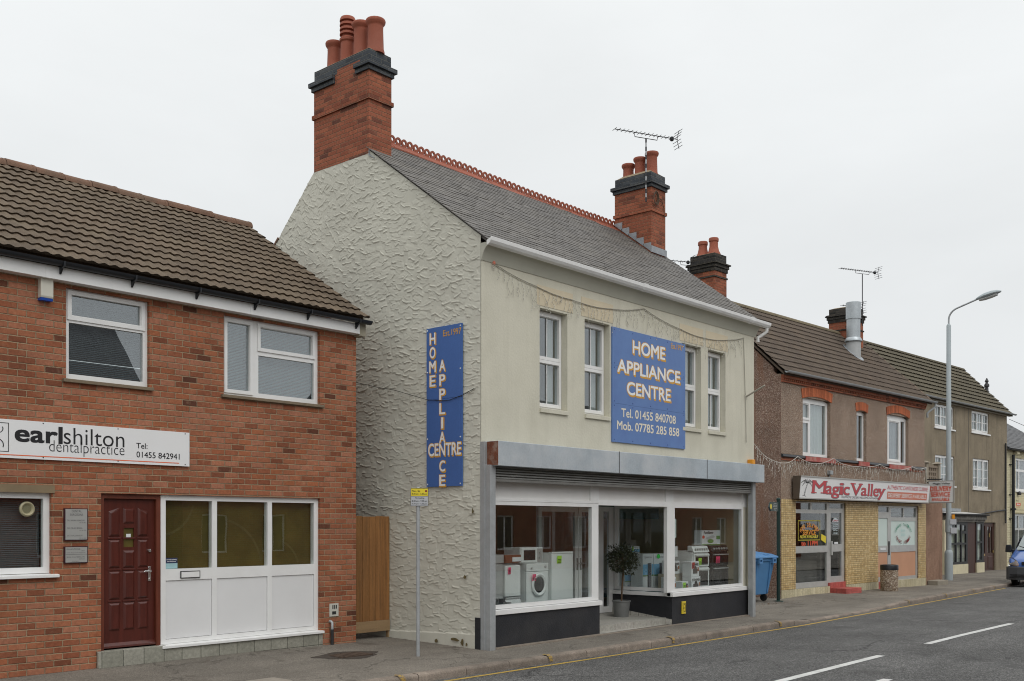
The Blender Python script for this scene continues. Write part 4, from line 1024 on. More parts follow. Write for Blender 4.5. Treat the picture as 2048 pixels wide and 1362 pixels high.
# roller shutter
m = MB(fs); m.box(12.155, 20.96, -.335, -.001, 2.815, 3.205); sb = m.build('shutter_box', galv_box, H_, bevel=.006)
for q in (15.42, 18.5):
    m = MB(fs); m.box(q, q + .012, -.340, -.334, 2.815, 3.207); m.build('box_joint', metal_dark, sb)
m = MB(fs); m.box(12.148, 12.156, -.330, -.005, 2.822, 3.20); m.build('box_end', rust, sb)
m = MB(fs)
for i in range(5): 
    z = 2.82 - i * .042; m.prism([(-.13, z), (-.16, z - .008), (-.165, z - .03), (-.13, z - .04), (-.12, z - .02)], 12.25, 20.68, 's')
m.box(12.25, 20.68, -.165, -.125, 2.575, 2.615); m.build('shutter_curtain', shutter_dark, sb)
for (a, b, l) in ((12.105, 12.235, 'left'), (20.67, 20.80, 'right')):
    m = MB(fs); m.prism([(a, -.205), (b, -.205), (b, -.17), (b - .03, -.17), (b - .03, -.14), (b, -.14), (b, -.09), (a, -.09)], -.14, 2.83, 'z')
    m.build('shutter_guide', galv_post, H_, bevel=.004)
m = MB(fs); m.box(12.09, 12.15, -.10, -.002, -.1, 3.2); m.build('guide_angle', galv_post, H_, bevel=.003)
m = MB(fs); m.box(20.80, 20.9, -.10, 0, -.14, 2.8); m.build('reveal_strip', render_cream, H_)
m = MB(fs); m.box(20.80, 20.91, -.102, -.05, -.14, .45); m.build('reveal_plinth', plinth_black, H_)
m = MB(fs); m.box(16.4, 16.46, .65, .71, 2.60, 2.715); m.build('ceiling_fitting', ink_cream, H_)
# ------------------------------------------------------------------ signs on the shop
B = thing('facade_sign', (16.9, YS, 3.41), 'large square blue sign board between upstairs windows of cream shop', 'sign', 'blue sign boards of the appliance shop')
m = MB(fs)
for (z0, z1) in ((3.415, 4.13), (4.133, 4.83), (4.833, 5.535)): m.plate(15.64, 18.167, z0, z1, -.03, -.004)
m.build('board', blue_sign, B, bevel=.002)
def shadow_text(fr, root, items, t, white=ink_white, shade=ink_orange, dx=.024, dz=-.024, bold=.020):
    a = MB(fr); b = MB(fr)
    for (tx, s0, s1, z0, z1) in items:
        e = .009 * (z1 - z0) / .25
        for q in (0., .5, 1.): a.text(tx, s0 - e + dx * q, s1 + e + dx * q, z0 - e + dz * q, z1 + e + dz * q, t + .0006 * (1 - q), bold + .012)
        b.text(tx, s0, s1, z0, z1, t - .0016, bold)
    a.build('letter_shadow', shade, root); b.build('lettering', white, root)
shadow_text(fs, B, [('HOME', 16.30, 17.405, 5.125, 5.365), ('APPLIANCE', 15.80, 17.955, 4.72, 4.955), ('CENTRE', 16.11, 17.605, 4.33, 4.565)], -.0315)
m = MB(fs); m.text('Tel. 01455 840708', 15.93, 17.80, 3.895, 4.055, -.032, .018); m.text('Mob. 07785 285 858', 15.79, 17.93, 3.655, 3.815, -.032, .018); m.build('phone_numbers', ink_cream, B)
m = MB(fs); m.text('Est.1997', 17.63, 18.07, 5.385, 5.49, -.032, .012); m.build('date_lettering', ink_orange, B)
m = MB(fs)
for a in (15.70, 16.3, 16.9, 17.5, 18.11):
    for z in (3.46, 4.09, 4.17, 4.79, 4.87, 5.49): m.lathe((a, -.031, z), [(.011, -.002), (.011, .001)], 8, 't')
m.build('screw', pbr('screw_navy', (.03, .05, .2), .5), B)
fg = Fr(12.07, 0, -90)                      # gable frame: s = -y, t = x - 12.07
for (yc, zc, ry_, rz_) in ((11.72, .03, .10, .035), (11.56, -.005, .035, .06), (11.47, -.03, .02, .035), (12.15, -.02, .04, .03), (11.50, 1.05, .03, .045), (11.33, 2.1, .02, .06)):
    m = MB(); n = 11
    m.add([(12.058, yc + ry_ * math.cos(2 * math.pi * q / n) * random.uniform(.5, 1.2), zc + rz_ * math.sin(2 * math.pi * q / n) * random.uniform(.5, 1.2)) for q in range(n)] + [(12.09, yc, zc)], [tuple(range(n))] + [(q, (q + 1) % n, n) for q in range(n)])
    m.build('peeled_patch', pbr('peeled_render', (.13, .10, .045), .95, .4, 30), H_)
B = thing('gable_sign', (12.07, 11.97, 2.51), 'tall narrow blue sign board on rough gable wall above parking post', 'sign', 'blue sign boards of the appliance shop')
m = MB(fg)
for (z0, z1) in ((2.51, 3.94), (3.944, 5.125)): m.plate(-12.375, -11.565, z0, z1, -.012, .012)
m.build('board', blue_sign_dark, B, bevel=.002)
its = [(c, -12.295 - (.01 if c == 'M' else 0), -12.17 + (.01 if c == 'M' else 0), 5.035 - i * .232 - .175, 5.035 - i * .232) for i, c in enumerate('HOME')]
for i, c in enumerate('APPLIANCE'):
    if c == 'N': continue
    dd = .045 if c == 'I' else 0
    its.append((c, -12.07 + dd, -11.945 - dd, 4.57 - i * .2345 - .172, 4.57 - i * .2345))
its.append(('CENTRE', -12.33, -11.585, 3.015, 3.215))
shadow_text(fg, B, its, -.0135, dx=.014, dz=-.014)
m = MB(fg); m.text('Est.1997', -11.985, -11.58, 4.955, 5.055, -.014, .012); m.build('date_lettering', ink_orange, B)
m = MB(fg)
for s_ in (-12.35, -11.6):
    for z in (2.55, 3.3, 4.4, 5.09): m.lathe((s_, -.013, z), [(.012, -.002), (.012, .001)], 8, 't')
m.build('screw', ink_white, B)
m = MB(); m.tube([(12.04, 14.3, 4.44), (12.04, 13.6, 4.27), (12.045, 13.15, 4.18), (12.045, 12.34, 3.95), (12.05, 12.0, 3.91), (12.045, 11.84, 3.905), (12.045, 11.53, 3.965), (12.06, 11.3, 4.05)], .0055, 6)
tag(m.build('overhead_cable', cable_black, org=(12.05, 13, 4.15)), 'black cable sagging across the gable wall and its blue sign', 'cable')
m = MB(fs); m.box(18.03, 18.17, -.045, -.020, .09, .34)
Hs = thing('hydrant_sign', (18.1, YS - .02, .09), 'small yellow hydrant plate with black H on dark stall riser', 'sign'); m.build('plate', yellow_plate, Hs, bevel=.004)
m = MB(fs); tt = -.047
for (a, b, c_, d_) in ((18.05, 18.066, .12, .31), (18.134, 18.15, .12, .31), (18.066, 18.134, .20, .214)): m.box(a, b, tt, tt + .001, c_, d_)
m.box(18.095, 18.115, tt, tt + .001, .27, .30); m.box(18.095, 18.115, tt, tt + .001, .125, .15); m.build('lettering', ink_black, Hs)
m = MB(fs); m.box(20.80, 20.93, -.13, 0.0, 3.22, 3.33)
tag(m.build('amber_alarm_box', orange_plastic, org=(20.87, YS, 3.22), bevel=.01), 'small amber alarm box above right end of steel shutter box', 'alarm box')
m = MB(fs); m.tube([(20.75, .0, 4.72), (20.75, -.45, 4.93)], .02, 8)
tag(m.build('bracket_arm', wire_grey, org=(20.75, YS, 4.72), smooth=40), 'pale metal bracket arm at right edge of cream shop front', 'bracket')
# fairy lights
def icicles(name, fr, pts, label, mat, t, dmin, dmax, step, bulbs=True, group=None, org=None):
    Lr = thing(name, org, label, 'fairy lights', group)
    dense = []
    for (a, za), (b, zb) in zip(pts, pts[1:]):
        n = max(2, int(abs(b - a) / .12) + int(abs(zb - za) / .2) + 1)
        for i in range(n):
            u = i / n; sag = -.10 * abs(b - a) * u * (1 - u)
            dense.append((a + (b - a) * u, t, za + (zb - za) * u + sag))
    dense.append((pts[-1][0], t, pts[-1][1]))
    m = MB(fr); m.tube(dense, .0075, 5); m.build('cable', mat, Lr)
    m = MB(fr); b = MB(fr); acc = 0
    for p, q in zip(dense, dense[1:]):
        acc += abs(q[0] - p[0])
        if acc < step: continue
        acc = 0; n = random.randint(3, 6); L = random.uniform(dmin, dmax) if random.random() < .8 else dmin * .6
        path = [p]
        for i in range(n): path.append((p[0] + random.uniform(-.045, .045), t - random.uniform(0, .02), p[2] - L * (i + 1) / n))
        m.tube(path, .0036, 4)
        if bulbs:
            for v in path[1:]: b.lathe((v[0], v[1], v[2] - .012), [(.003, 0), (.007, .008), (.005, .018)], 5)
        if random.random() < .4:
            v = path[2]; m.tube([v, (v[0] + random.choice((-1, 1)) * random.uniform(.05, .09), t - .01, v[2] - .1)], .0035, 4)
    m.build('drop_wires', mat, Lr)
    if b.v: b.build('bulbs', wire_white, Lr)
    return Lr
icicles('icicle_lights', fs, [(12.40, 6.08), (13.45, 5.90), (14.45, 5.83), (14.66, 5.82), (15.66, 5.86), (16.69, 6.03), (18.02, 5.82), (18.98, 5.77), (19.9, 5.86), (20.6, 6.0), (20.66, 5.0), (20.70, 4.4), (20.72, 3.7)],
        'icicle lights hanging in loops along top of cream shop front', wire_grey, -.02, .16, .46, .085, group='icicle fairy lights', org=(16.5, YS, 5.9))
m = MB(fs); m.lathe((12.40, -.01, 6.09), [(.0, -.03), (.03, -.02), (.03, .01), (0, .015)], 8, 't'); tag(m.build('cable_hook', ink_salmon, org=(12.4, YS, 6.09)), 'tiny red hook holding the lights at left top of cream front', 'hook')
aerial('tv_aerial', 'long tv aerial on striped mast rising from the far chimney of cream shop', (20.42, 13.62, 9.45), (20.42, 13.62, 10.93), (.897, -.441), -.83, .86, True, 15, striped=True)
m = MB()
for q in range(4):
    pts = [(20.45 - .02 * q * .3, 13.49 - .012 * q, 9.55 + 0) for _ in range(1)]
for q in range(3):
    rr = .085 + .018 * q; m.tube([(20.62 + rr * math.cos(2 * math.pi * i / 16) * .9, 13.48 - .01 * q, 9.55 + rr * 1.3 * math.sin(2 * math.pi * i / 16)) for i in range(17)], .011, 5)
m.tube([(20.7, 13.50, 9.6), (20.9, 13.50, 9.58), (21.0, 13.50, 9.4), (21.02, 13.50, 9.2)], .009, 5)
tag(m.build('cable_coil', pbr('cable_brown', (.08, .05, .03), .7), org=(20.62, 13.5, 9.55)), 'coil of brown cable hanging on far chimney below its dark corbel', 'cable coil')
# ------------------------------------------------------------------ takeaway in brown pebbledash
ft = Fr(26.77, 13.37, -3)
T = thing('takeaway_building', (26.77, 13.37, -.2), 'brown pebbledashed takeaway with yellow mosaic tiles below and brown tiled roof', 'takeaway', rz=-3)
SW = 9.74
up = [(1.22, 2.89, 3.86, 5.56), (4.6, 5.28, 3.86, 5.44), (6.78, 8.42, 3.86, 5.50)]
gf = [(.77, 3.84, -.25, 2.56), (6.07, 9.20, -.25, 2.52)]
w = MB(ft); w.plate(0, SW, -.5, 6.1, 0, .24, up + gf); w.build('wall', pebble_brown, T)
m = MB(ft); m.prism([(.24, -.5), (5.4, -.5), (5.4, 5.9), (2.56, 8.55), (.24, 6.3)], 0, .22, 's'); m.prism([(.0, -.5), (.24, -.5), (.24, 6.2), (0, 6.0)], -.002, 0, 's')
m.prism([(.24, -.5), (5.4, -.5), (5.4, 5.9), (2.56, 8.55), (.24, 6.3)], SW - .22, SW, 's'); m.box(.22, SW - .22, 5.2, 5.4, -.5, 6.0)
m.build('side_wall', pebble_side, T)
m = MB(ft); m.box(.25, SW - .25, .25, 5.2, 2.8, 2.9); m.box(.25, SW - .25, .25, 5.2, -.3, -.22); m.box(.25, SW - .25, 2.4, 2.5, -.2, 6.0); m.build('floor', dark_in, T)
r = MB(ft); gable_roof_deck(r, -.12, 10.05, -.14, 6.13, 2.5, 8.60, 5.6, 5.7); deck = r.build('roof', tile_brown_b, T)
AT = math.atan2(8.63 - 6.16, 2.5 + .14); tile_roof('roof_tiles', tile_brown_b, deck, ft, -.16, 10.06, -.17, 6.14, math.hypot(2.67, 2.47), AT, .30, .12, .018, .030, step=6)
m = MB(ft); x = -.16
while x < 8.3:
    m.r = random.random(); pts = [(2.52 + .12 * math.cos(math.pi * q / 8), 8.60 + .12 * math.sin(math.pi * q / 8)) for q in range(9)]; m.prism(pts, x + .004, x + .446, 's'); x += .45
m.build('ridge_tiles', pbr('ridge_mossy', (.17, .14, .09), .95, .3, 4, .2, bump=.008), deck, smooth=40)
m = MB(ft); m.prism([(-.16, 6.14), (2.5, 8.61), (2.5, 8.66), (-.16, 6.19)], 10.0, 10.09, 's'); m.build('verge', pbr('verge_mortar', (.24, .17, .12), .9, .2, 6), deck)
m = MB(ft); half_round(m, -.1, 10.2, -.23, 6.16, .065); gu = m.build('gutter', plastic_grey, T, smooth=40)
m = MB(ft); m.tube([(10.12, -.23, 6.10), (10.12, -.22, 5.98), (9.95, -.08, 5.82), (9.86, -.05, 5.76), (9.86, -.05, 5.6)], .036, 10); m.build('outlet_pipe', plastic_grey, gu, smooth=50)
m = MB(ft); m.box(-.01, SW, -.045, -.001, 5.875, 5.93); m.box(-.012, SW, -.095, -.001, 5.985, 6.08); co_ = m.build('cornice', brick_chimney, T)
m = MB(ft); x = 0.
while x < SW: m.box(x, x + .055, -.07, -.002, 5.93, 5.985); x += .11
m.build('dentils', brick_chimney, co_)
for (a, b) in ((0, 1.28), (3.07, 4.62), (5.33, 6.8), (8.47, SW)):
    m = MB(ft); m.prism([(-.001, 3.775), (-.05, 3.775), (-.075, 3.80), (-.05, 3.86), (-.001, 3.875)], a, b, 's'); m.build('string_course', plastic_black, T, smooth=50)
    m = MB(ft); m.box(a, b, -.02, -.001, 3.695, 3.775); m.build('brick_band', brick_chimney, T)
def arch(s0, s1, z0, rise, h):
    m = MB(ft); n = max(5, int((s1 - s0) / .075)); mid = (s0 + s1) / 2; hw = (s1 - s0) / 2
    def zl(a): return z0 + rise * (1 - ((a - mid) / hw) ** 2)
    for i in range(n):
        a, b = s0 + (s1 - s0) * i / n + .004, s0 + (s1 - s0) * (i + 1) / n - .004; m.r = random.random()
        fa_, fb = (a - mid) / hw * .05, (b - mid) / hw * .05
        m.add([(a, -.025, zl(a)), (b, -.025, zl(b)), (b + fb, -.025, zl(b) + h), (a + fa_, -.025, zl(a) + h), (a, 0, zl(a)), (b, 0, zl(b)), (b + fb, 0, zl(b) + h), (a + fa_, 0, zl(a) + h)],
              [(0, 1, 2, 3), (4, 0, 3, 7), (1, 5, 6, 2), (0, 4, 5, 1), (3, 2, 6, 7)])
    m.build('brick_arch', pbr('brick_arch_orange', (.42, .12, .05), .85, .2, 20, rnd=.25), T)
def seg_fill(s0, s1, z0, rise, t):            # curved white head panel of the window
    m = MB(ft); n = 12; top = [(s0 + (s1 - s0) * i / n, z0 + rise * (1 - (2 * i / n - 1) ** 2)) for i in range(n + 1)]
    m.prism([(s0, z0 - .05), (s1, z0 - .05)] + top[::-1], t - .004, t + .05, 't'); return m
arch(1.17, 2.95, 5.52, .10, .27); arch(4.55, 5.33, 5.40, .06, .26); arch(6.73, 8.47, 5.46, .12, .25)
m = MB(ft); m.box(1.2, 2.9, .001, .2, 5.54, 5.9); m.build('arch_back', pebble_brown, T) if False else None
def backing(o, a, b, c, d, mat, nm='curtain', n=26, t=.22):
    p = MB(ft)
    for q in range(n):
        x0, x1 = a + (b - a) * q / n, a + (b - a) * (q + 1) / n
        p.quad((x0, t + .02 * math.sin(q * 2.1), c), (x1, t + .02 * math.sin(q * 2.1 + 2.1), c), (x1, t + .02 * math.sin(q * 2.1 + 2.1), d), (x0, t + .02 * math.sin(q * 2.1), d))
    p.build(nm, mat, o)
o = window(T, ft, 1.225, 2.885, 3.89, 5.50, .10, [(1.32, 1.72, 5.0, 5.38), (1.32, 1.72, 3.99, 4.84), (1.85, 2.77, 3.97, 5.42)], gl=glass_up, sash=[(1.27, 1.78, 4.93, 5.46, .05)], label='arched white window with net curtains, wide right pane')
seg_fill(1.225, 2.885, 5.50, .11, .10).build('head_panel', pvc_white, o); backing(o, 1.3, 2.8, 3.95, 5.45, curtain)
o = window(T, ft, 4.605, 5.275, 3.89, 5.39, .10, [(4.67, 5.2, 3.97, 5.31)], gl=glass_up, label='narrow arched white window')
seg_fill(4.605, 5.275, 5.39, .06, .10).build('head_panel', pvc_white, o); backing(o, 4.65, 5.0, 3.95, 5.38, curtain, n=10)
o = window(T, ft, 6.785, 8.415, 3.89, 5.43, .10, [(6.86, 6.98, 3.97, 5.35), (7.12, 7.86, 4.06, 5.28), (8.02, 8.32, 3.97, 5.35)], gl=glass_up, sash=[(7.03, 7.95, 3.97, 5.37, .06)], label='arched white window with tall central light')
seg_fill(6.785, 8.415, 5.43, .13, .10).build('head_panel', pvc_white, o); backing(o, 6.85, 7.9, 3.95, 5.4, curtain_dim, n=18); 
for (a, b) in ((1.27, 3.08), (4.61, 5.34), (6.79, 8.48)):
    m = MB(ft); m.box(a, b, -.085, .12, 3.715, 3.855); m.build('sill', sill_red, T, bevel=.008)
# tiled piers and plinths
m = MB(ft)
for (a, b) in ((.0, .77), (3.84, 6.07), (9.20, 9.80)): m.box(a, b, -.025, -.001, .065, 2.60); m.box(max(a, .02), min(b, 9.7), -.001, .2, .065, 2.59)
m.box(.77, 3.84, -.04, .2, 2.56, 2.6); m.box(6.07, 9.2, -.04, .2, 2.52, 2.6); m.build('tiled_piers', tile_yellow, T)
m = MB(ft)
for (a, b) in ((-.01, 2.80), (3.84, 6.07), (7.06, 9.80)): m.box(a, b, -.035, .2 if a > 0 else -.001, -.4, .06)
m.build('tiled_plinth', tile_cream, T)
m = MB(ft); m.box(2.8, 3.84, -.02, .3, -.4, .16); m.build('door_step', tile_red, T, bevel=.006)
m = MB(ft); m.box(6.07, 7.06, -.03, .3, -.4, .05); m.build('door_step', tile_red, T, bevel=.006)
m = MB(ft); m.box(2.86, 3.86, -.52, -.02, -.4, -.0); 
tag(m.build('red_step', tile_red, org=ft(3.3, -.3, -.2), bevel=.008), 'red tiled step block before the glass takeaway door', 'step')
# left shopfront
o = window(T, ft, .77, 2.80, .06, 2.55, .03, [(.81, 1.72, 2.33, 2.52), (1.80, 2.72, 2.33, 2.52), (.82, 2.72, 1.27, 2.22), (.82, 2.72, .22, 1.07)], frame=alu, gl=glass, depth=.06, name='shop_window', label='aluminium shop window with amber delivery lettering')
p = MB(ft); p.box(.77, 2.8, .02, .03, 1.08, 1.26); p.build('mid_rail', alu, o)
o2 = window(T, ft, 2.80, 3.84, .16, 2.55, .03, [(2.88, 3.74, 2.38, 2.52), (2.97, 3.66, 1.30, 2.24), (2.97, 3.66, .34, 1.08)], frame=alu, gl=glass, depth=.06, name='glass_door', label='aluminium framed glass door')
p = MB(ft); p.box(2.93, 2.99, -.03, .03, .98, 1.40); p.build('handle', alu, o2, bevel=.005)
m = MB(ft); tt = .022
m.plate(.99, 2.30, 1.43, 2.02, tt, tt + .003, [(1.02, 2.27, 1.46, 1.99)]); m.build('sign_border', pbr('ink_olive', (.36, .30, .02), .5), o)
def arc_text(m, body, cx, cz, r, a0, a1, h, wfac, t, bold=.03, inward=False, ry=None):
    n = len(body); ry = ry or r
    for i, ch in enumerate(body):
        if ch == ' ': continue
        a = R(a0 + (a1 - a0) * (i + .5) / n); w_ = wfac * abs(R(a1 - a0)) * r / n
        if ch in 'I': w_ *= .45
        ca_, sa_ = math.cos(a), math.sin(a); rot = a - math.pi / 2 if not inward else a + math.pi / 2
        cr, sr = math.cos(rot), math.sin(rot); px, pz_ = cx + r * ca_, cz + ry * sa_
        m.text(ch, -w_ / 2, w_ / 2, -h / 2, h / 2, t, bold, place=lambda u, v: (px + u * cr - v * sr, t, pz_ + u * sr + v * cr))
a = MB(ft); b = MB(ft)
for (mm, d, tq, e) in ((a, .010, tt + .001, .022), (b, 0, tt - .001, .010)):
    arc_text(mm, 'HOME DELIVERY', 1.645 + d, 1.61 - d, .55, 162, 18, .12, .60, tq, e, ry=.28)
    mm.text('SERVICE', 1.26 + d, 2.03 + d, 1.60 - d, 1.74 - d, tq, e)
a.build('letter_shadow', ink_scarlet, o); b.build('lettering', ink_amber, o)
m = MB(ft); m.text('NOW AVAILABLE', 1.10, 2.17, 1.50, 1.585, tt - .001, .03, .25); m.build('lettering_lower', ink_lemon, o)
m = MB(ft); m.text('to 11PM', 1.18, 2.13, 1.29, 1.415, tt - .001, .05); m.build('lettering_red', ink_scarlet, o)
m = MB(ft); m.add([(2.36, tt - .003, 1.62), (2.66, tt - .003, 1.54), (2.64, tt - .003, 1.34), (2.35, tt - .003, 1.44)], [(0, 1, 2, 3)]); m.build('yellow_notice', yellow_clean, o)
m = MB(ft); m.plate(3.02, 3.47, 1.58, 2.12, tt, tt + .002, [(3.03, 3.46, 1.59, 2.11)]); m.build('hours_border', alu, o2)
m = MB(ft); m.prism([(3.04 + .41 * .5 + .2 * math.cos(R(a_)), 1.97 + .12 * math.sin(R(a_))) for a_ in range(0, 181, 15)], tt - .001, tt + .001, 't')
for (tx, z, wd) in (('TUESDAY-SUNDAY', 1.88, .36), ('5pm-11pm', 1.82, .26), ('FRI-SAT', 1.745, .3), ('5pm-12pm', 1.69, .28), ('CLOSED MONDAY', 1.61, .3)): m.text(tx, 3.245 - wd / 2, 3.245 + wd / 2, z, z + .045, tt - .001, .03)
m.build('hours_lettering', pbr('ink_pale_blue', (.55, .64, .66), .5), o2)
m = MB(ft); m.text('OPEN', 3.07, 3.42, 1.985, 2.04, tt - .002, .03); m.build('open_lettering', ink_red, o2)
m = MB(ft); m.box(3.18, 3.42, tt, tt + .002, 1.31, 1.37); m.build('notice', card_white, o2)
m = MB(ft); m.box(.85, 2.7, .3, .36, -.2, .95); m.box(2.62, 2.78, .2, .3, -.1, 2.5); m.build('counter_front', pbr('counter_grey', (.11, .10, .09), .6, .2, 3), T)
# right shopfront
o = window(T, ft, 7.06, 9.20, .055, 2.51, .03, [(7.12, 8.08, 2.14, 2.45), (8.14, 9.10, 2.14, 2.45), (7.13, 9.05, 1.21, 2.02), (7.13, 9.08, .17, .99)], frame=alu, gl=glass, depth=.06, name='shop_window', label='aluminium window with mint panel and ring of lettering')
p = MB(ft); p.box(7.12, 9.06, .05, .056, 1.2, 2.03); p.build('mint_panel', frosted, o)
p = MB(ft); p.box(7.12, 9.1, .045, .05, .16, 1.0); p.build('peach_panel', peach, o)
for (a_, b_) in ((7.14, 8.06), (8.16, 9.08)):
    for q in (2.19, 2.31):
        p = MB(ft); p.prism([(.10, q - .01), (.16, q + .09), (.165, q + .09), (.105, q - .01)], a_, b_, 's'); p.build('vent_louvre', pbr('louvre_glass_grey', (.16, .165, .16), .25), o)
m = MB(ft); arc_text(m, 'CHINESE TAKE-AWAY', 8.09, 1.60, .62, 172, 8, .085, .55, .024, .01, ry=.30); m.build('lettering_green', ink_green, o)
m = MB(ft); arc_text(m, 'Magic Valley', 8.09, 1.60, .56, 196, 344, .10, .55, .024, .015, inward=True, ry=.30); m.build('lettering_maroon', ink_maroon, o)
m = MB(ft); m.text('Eat In', 7.90, 8.22, 1.66, 1.75, .024, -.01, .3); m.text('Or Out', 7.92, 8.24, 1.52, 1.61, .024, -.01, .3); m.build('lettering_pale', ink_teal, o)
o2 = window(T, ft, 6.07, 7.06, .05, 2.51, .03, [(6.1, 6.95, 2.30, 2.46), (6.12, 6.88, 1.21, 2.10), (6.12, 6.88, .2, 1.0)], frame=alu, gl=glass, depth=.06, name='door', label='aluminium door with mint and peach panels and letterbox')
p = MB(ft); p.box(6.11, 6.89, .05, .056, 1.2, 2.11); p.build('mint_panel', frosted, o2)
p = MB(ft); p.box(6.11, 6.89, .045, .05, .19, 1.01); p.build('peach_panel', peach, o2)
p = MB(ft); p.box(6.33, 6.72, .02, .03, 1.06, 1.14); p.build('letterbox', card_white, o2, bevel=.003)
p = MB(ft); p.box(6.93, 6.98, .0, .03, .9, 1.35); p.build('handle', metal_dark, o2, bevel=.005)
# chimneys of the takeaway
def chim(label, fr, s0, s1, t0, t1, zb, zs_, zc, zt, root):
    c = MB(fr); c.box(s0, s1, t0, t1, zb, zc - .30); ch = c.build('chimney', brick_chimney, root, label=label)
    c = MB(fr); c.box(s0 - .03, s1 + .03, t0 - .03, t1 + .03, zs_, zs_ + .05); c.build('string_course', brick_sooty, ch, bevel=.006)
    c = MB(fr); c.box(s0 - .03, s1 + .03, t0 - .03, t1 + .03, zc - .30, zc - .19); c.box(s0 - .06, s1 + .06, t0 - .06, t1 + .06, zc - .19, zc - .09); c.prism([(t0 - .10, zc - .09), (t1 + .10, zc - .09), (t1 + .10, zc - .05), (t1 + .02, zc - .02), (t0 - .02, zc - .02), (t0 - .10, zc - .05)], s0 - .10, s1 + .10, 's'); c.build('corbel', brick_sooty, ch, bevel=.006)
    c = MB(fr); c.box(s0 + .004, s1 - .004, t0 + .004, t1 - .004, zc - .02, zt); c.build('cap_courses', brick_sooty, ch)
    c = MB(fr); c.frus((s0 + .02, s1 - .02, t0 + .02, t1 - .02, zt), (s0 + .15, s1 - .15, t0 + .15, t1 - .15, zt + .05)); c.build('flaunching', flaunch, ch)
    return ch
c3 = chim('soot topped red brick chimney with two waisted pots', ft, .02, .66, 2.18, 3.04, 7.8, 9.17, 9.66, 9.88, T)
for tt_ in (2.42, 2.80): pot(ft, (.34, tt_), 9.9, .50 if tt_ < 2.6 else .46, .125, 'taper').build('chimney_pot', terracotta, c3, smooth=40)
c4 = chim('soot topped red brick chimney behind the steel flue', ft, 8.36, 9.16, 1.95, 2.85, 7.6, 8.72, 9.33, 9.53, T)
m = MB(ft); m.prism([(1.95, 8.12), (1.94, 8.12), (1.70, 7.90), (1.70, 7.88), (1.95, 8.05)], 8.4, 9.3, 's'); m.box(8.2, 8.4, 1.90, 2.1, 8.22, 8.34); m.build('flashing', lead, c4)
FL = thing('steel_flue', ft(7.48, 1.5, 7.7), 'fat galvanised steel flue rising through brown tiled roof before a chimney', 'flue')
m = MB(ft); m.lathe((7.48, 1.5, 8.18), [(.225, -.1), (.225, .85), (.2, .85)], 24); m.build('pipe', galv, FL, smooth=40)
m = MB(ft); m.lathe((7.48, 1.5, 8.88), [(.235, 0), (.25, .0), (.25, .56), (.24, .57), (.21, .57), (.21, .3)], 24); m.build('top_sleeve', galv, FL, smooth=40)
m = MB(ft); m.lathe((7.48, 1.5, 8.14), [(.22, -.02), (.29, -.02), (.29, .02), (.235, .11), (.22, .11)], 24); m.build('collar', galv, FL, smooth=40)
m = MB(ft); m.lathe((7.48, 1.5, 6.9), [(.24, 0), (.24, 1.24), (.235, 1.25)], 24); m.build('base_sleeve', pbr('flue_base_grey', (.36, .37, .37), .6, .1, 5), FL, smooth=40)
m = MB(ft); n = 24
pts = []
for q in range(n):
    a_ = 2 * math.pi * q / n
    for rr, hh in ((.24, .02), (.34, .012)):
        tt_ = 1.5 + rr * math.sin(a_); pts.append((7.48 + rr * math.cos(a_), tt_, 6.13 + (tt_ + .17) * math.tan(AT) + hh + .05))
m.add(pts, [(2 * q, 2 * q + 1, (2 * q + 3) % (2 * n), (2 * q + 2) % (2 * n)) for q in range(n)]); m.build('flashing', lead, FL)
aerial('tv_aerial', 'tv aerial on tall thin mast above chimney and steel flue', ft(8.95, 1.88, 8.9), ft(8.95, 1.88, 10.75), (.90, -.43), -.98, .72, True, 16)
aerial('tv_aerial', 'small tv aerial low behind the steel flue top', ft(8.3, 1.9, 9.2), ft(8.3, 1.9, 9.40), (.90, -.43), -.5, .42, True, 7)
aerial('tv_aerial', 'thin tv aerial pointing left from the two-pot chimney', ft(-.05, 3.0, 9.2), ft(-.05, 3.0, 9.62), (.86, -.5), -1.6, .1, True, 13)
# fascia sign
S = thing('takeaway_sign', ft(5.1, -.2, 2.62), 'long white lightbox sign with red lettering and palm tree over takeaway', 'sign', rz=-3)
m = MB(ft); m.prism([(-.05, 2.62), (-.24, 2.62), (-.30, 3.27), (-.05, 3.27)], .55, 9.45, 's'); m.build('case', pbr('sign_case_brown', (.11, .085, .065), .5, .1), S, bevel=.006)
def slope(t, z): return -.242 - .06 * (z - 2.62) / .65 - .004
m = MB(ft)
def spl(u, v, d=0.): return (u, slope(0, v) - d, v)
m.add([spl(.56, 2.625), spl(9.44, 2.625), spl(9.44, 3.265), spl(.56, 3.265), spl(.56, 2.625, .012), spl(9.44, 2.625, .012), spl(9.44, 3.265, .012), spl(.56, 3.265, .012)], [(4, 5, 6, 7), (0, 1, 5, 4), (1, 2, 6, 5), (2, 3, 7, 6), (3, 0, 4, 7)]); m.build('face', white_sign, S)
m = MB(ft)
for (z0, z1) in ((2.62, 2.655), (3.24, 3.272)):
    m.add([spl(.55, z0, .012), spl(9.45, z0, .012), spl(9.45, z1, .012), spl(.55, z1, .012), spl(.55, z0, .03), spl(9.45, z0, .03), spl(9.45, z1, .03), spl(.55, z1, .03)], [(4, 5, 6, 7), (0, 1, 5, 4), (1, 2, 6, 5), (2, 3, 7, 6), (3, 0, 4, 7)])
m.build('trim', alu, S)
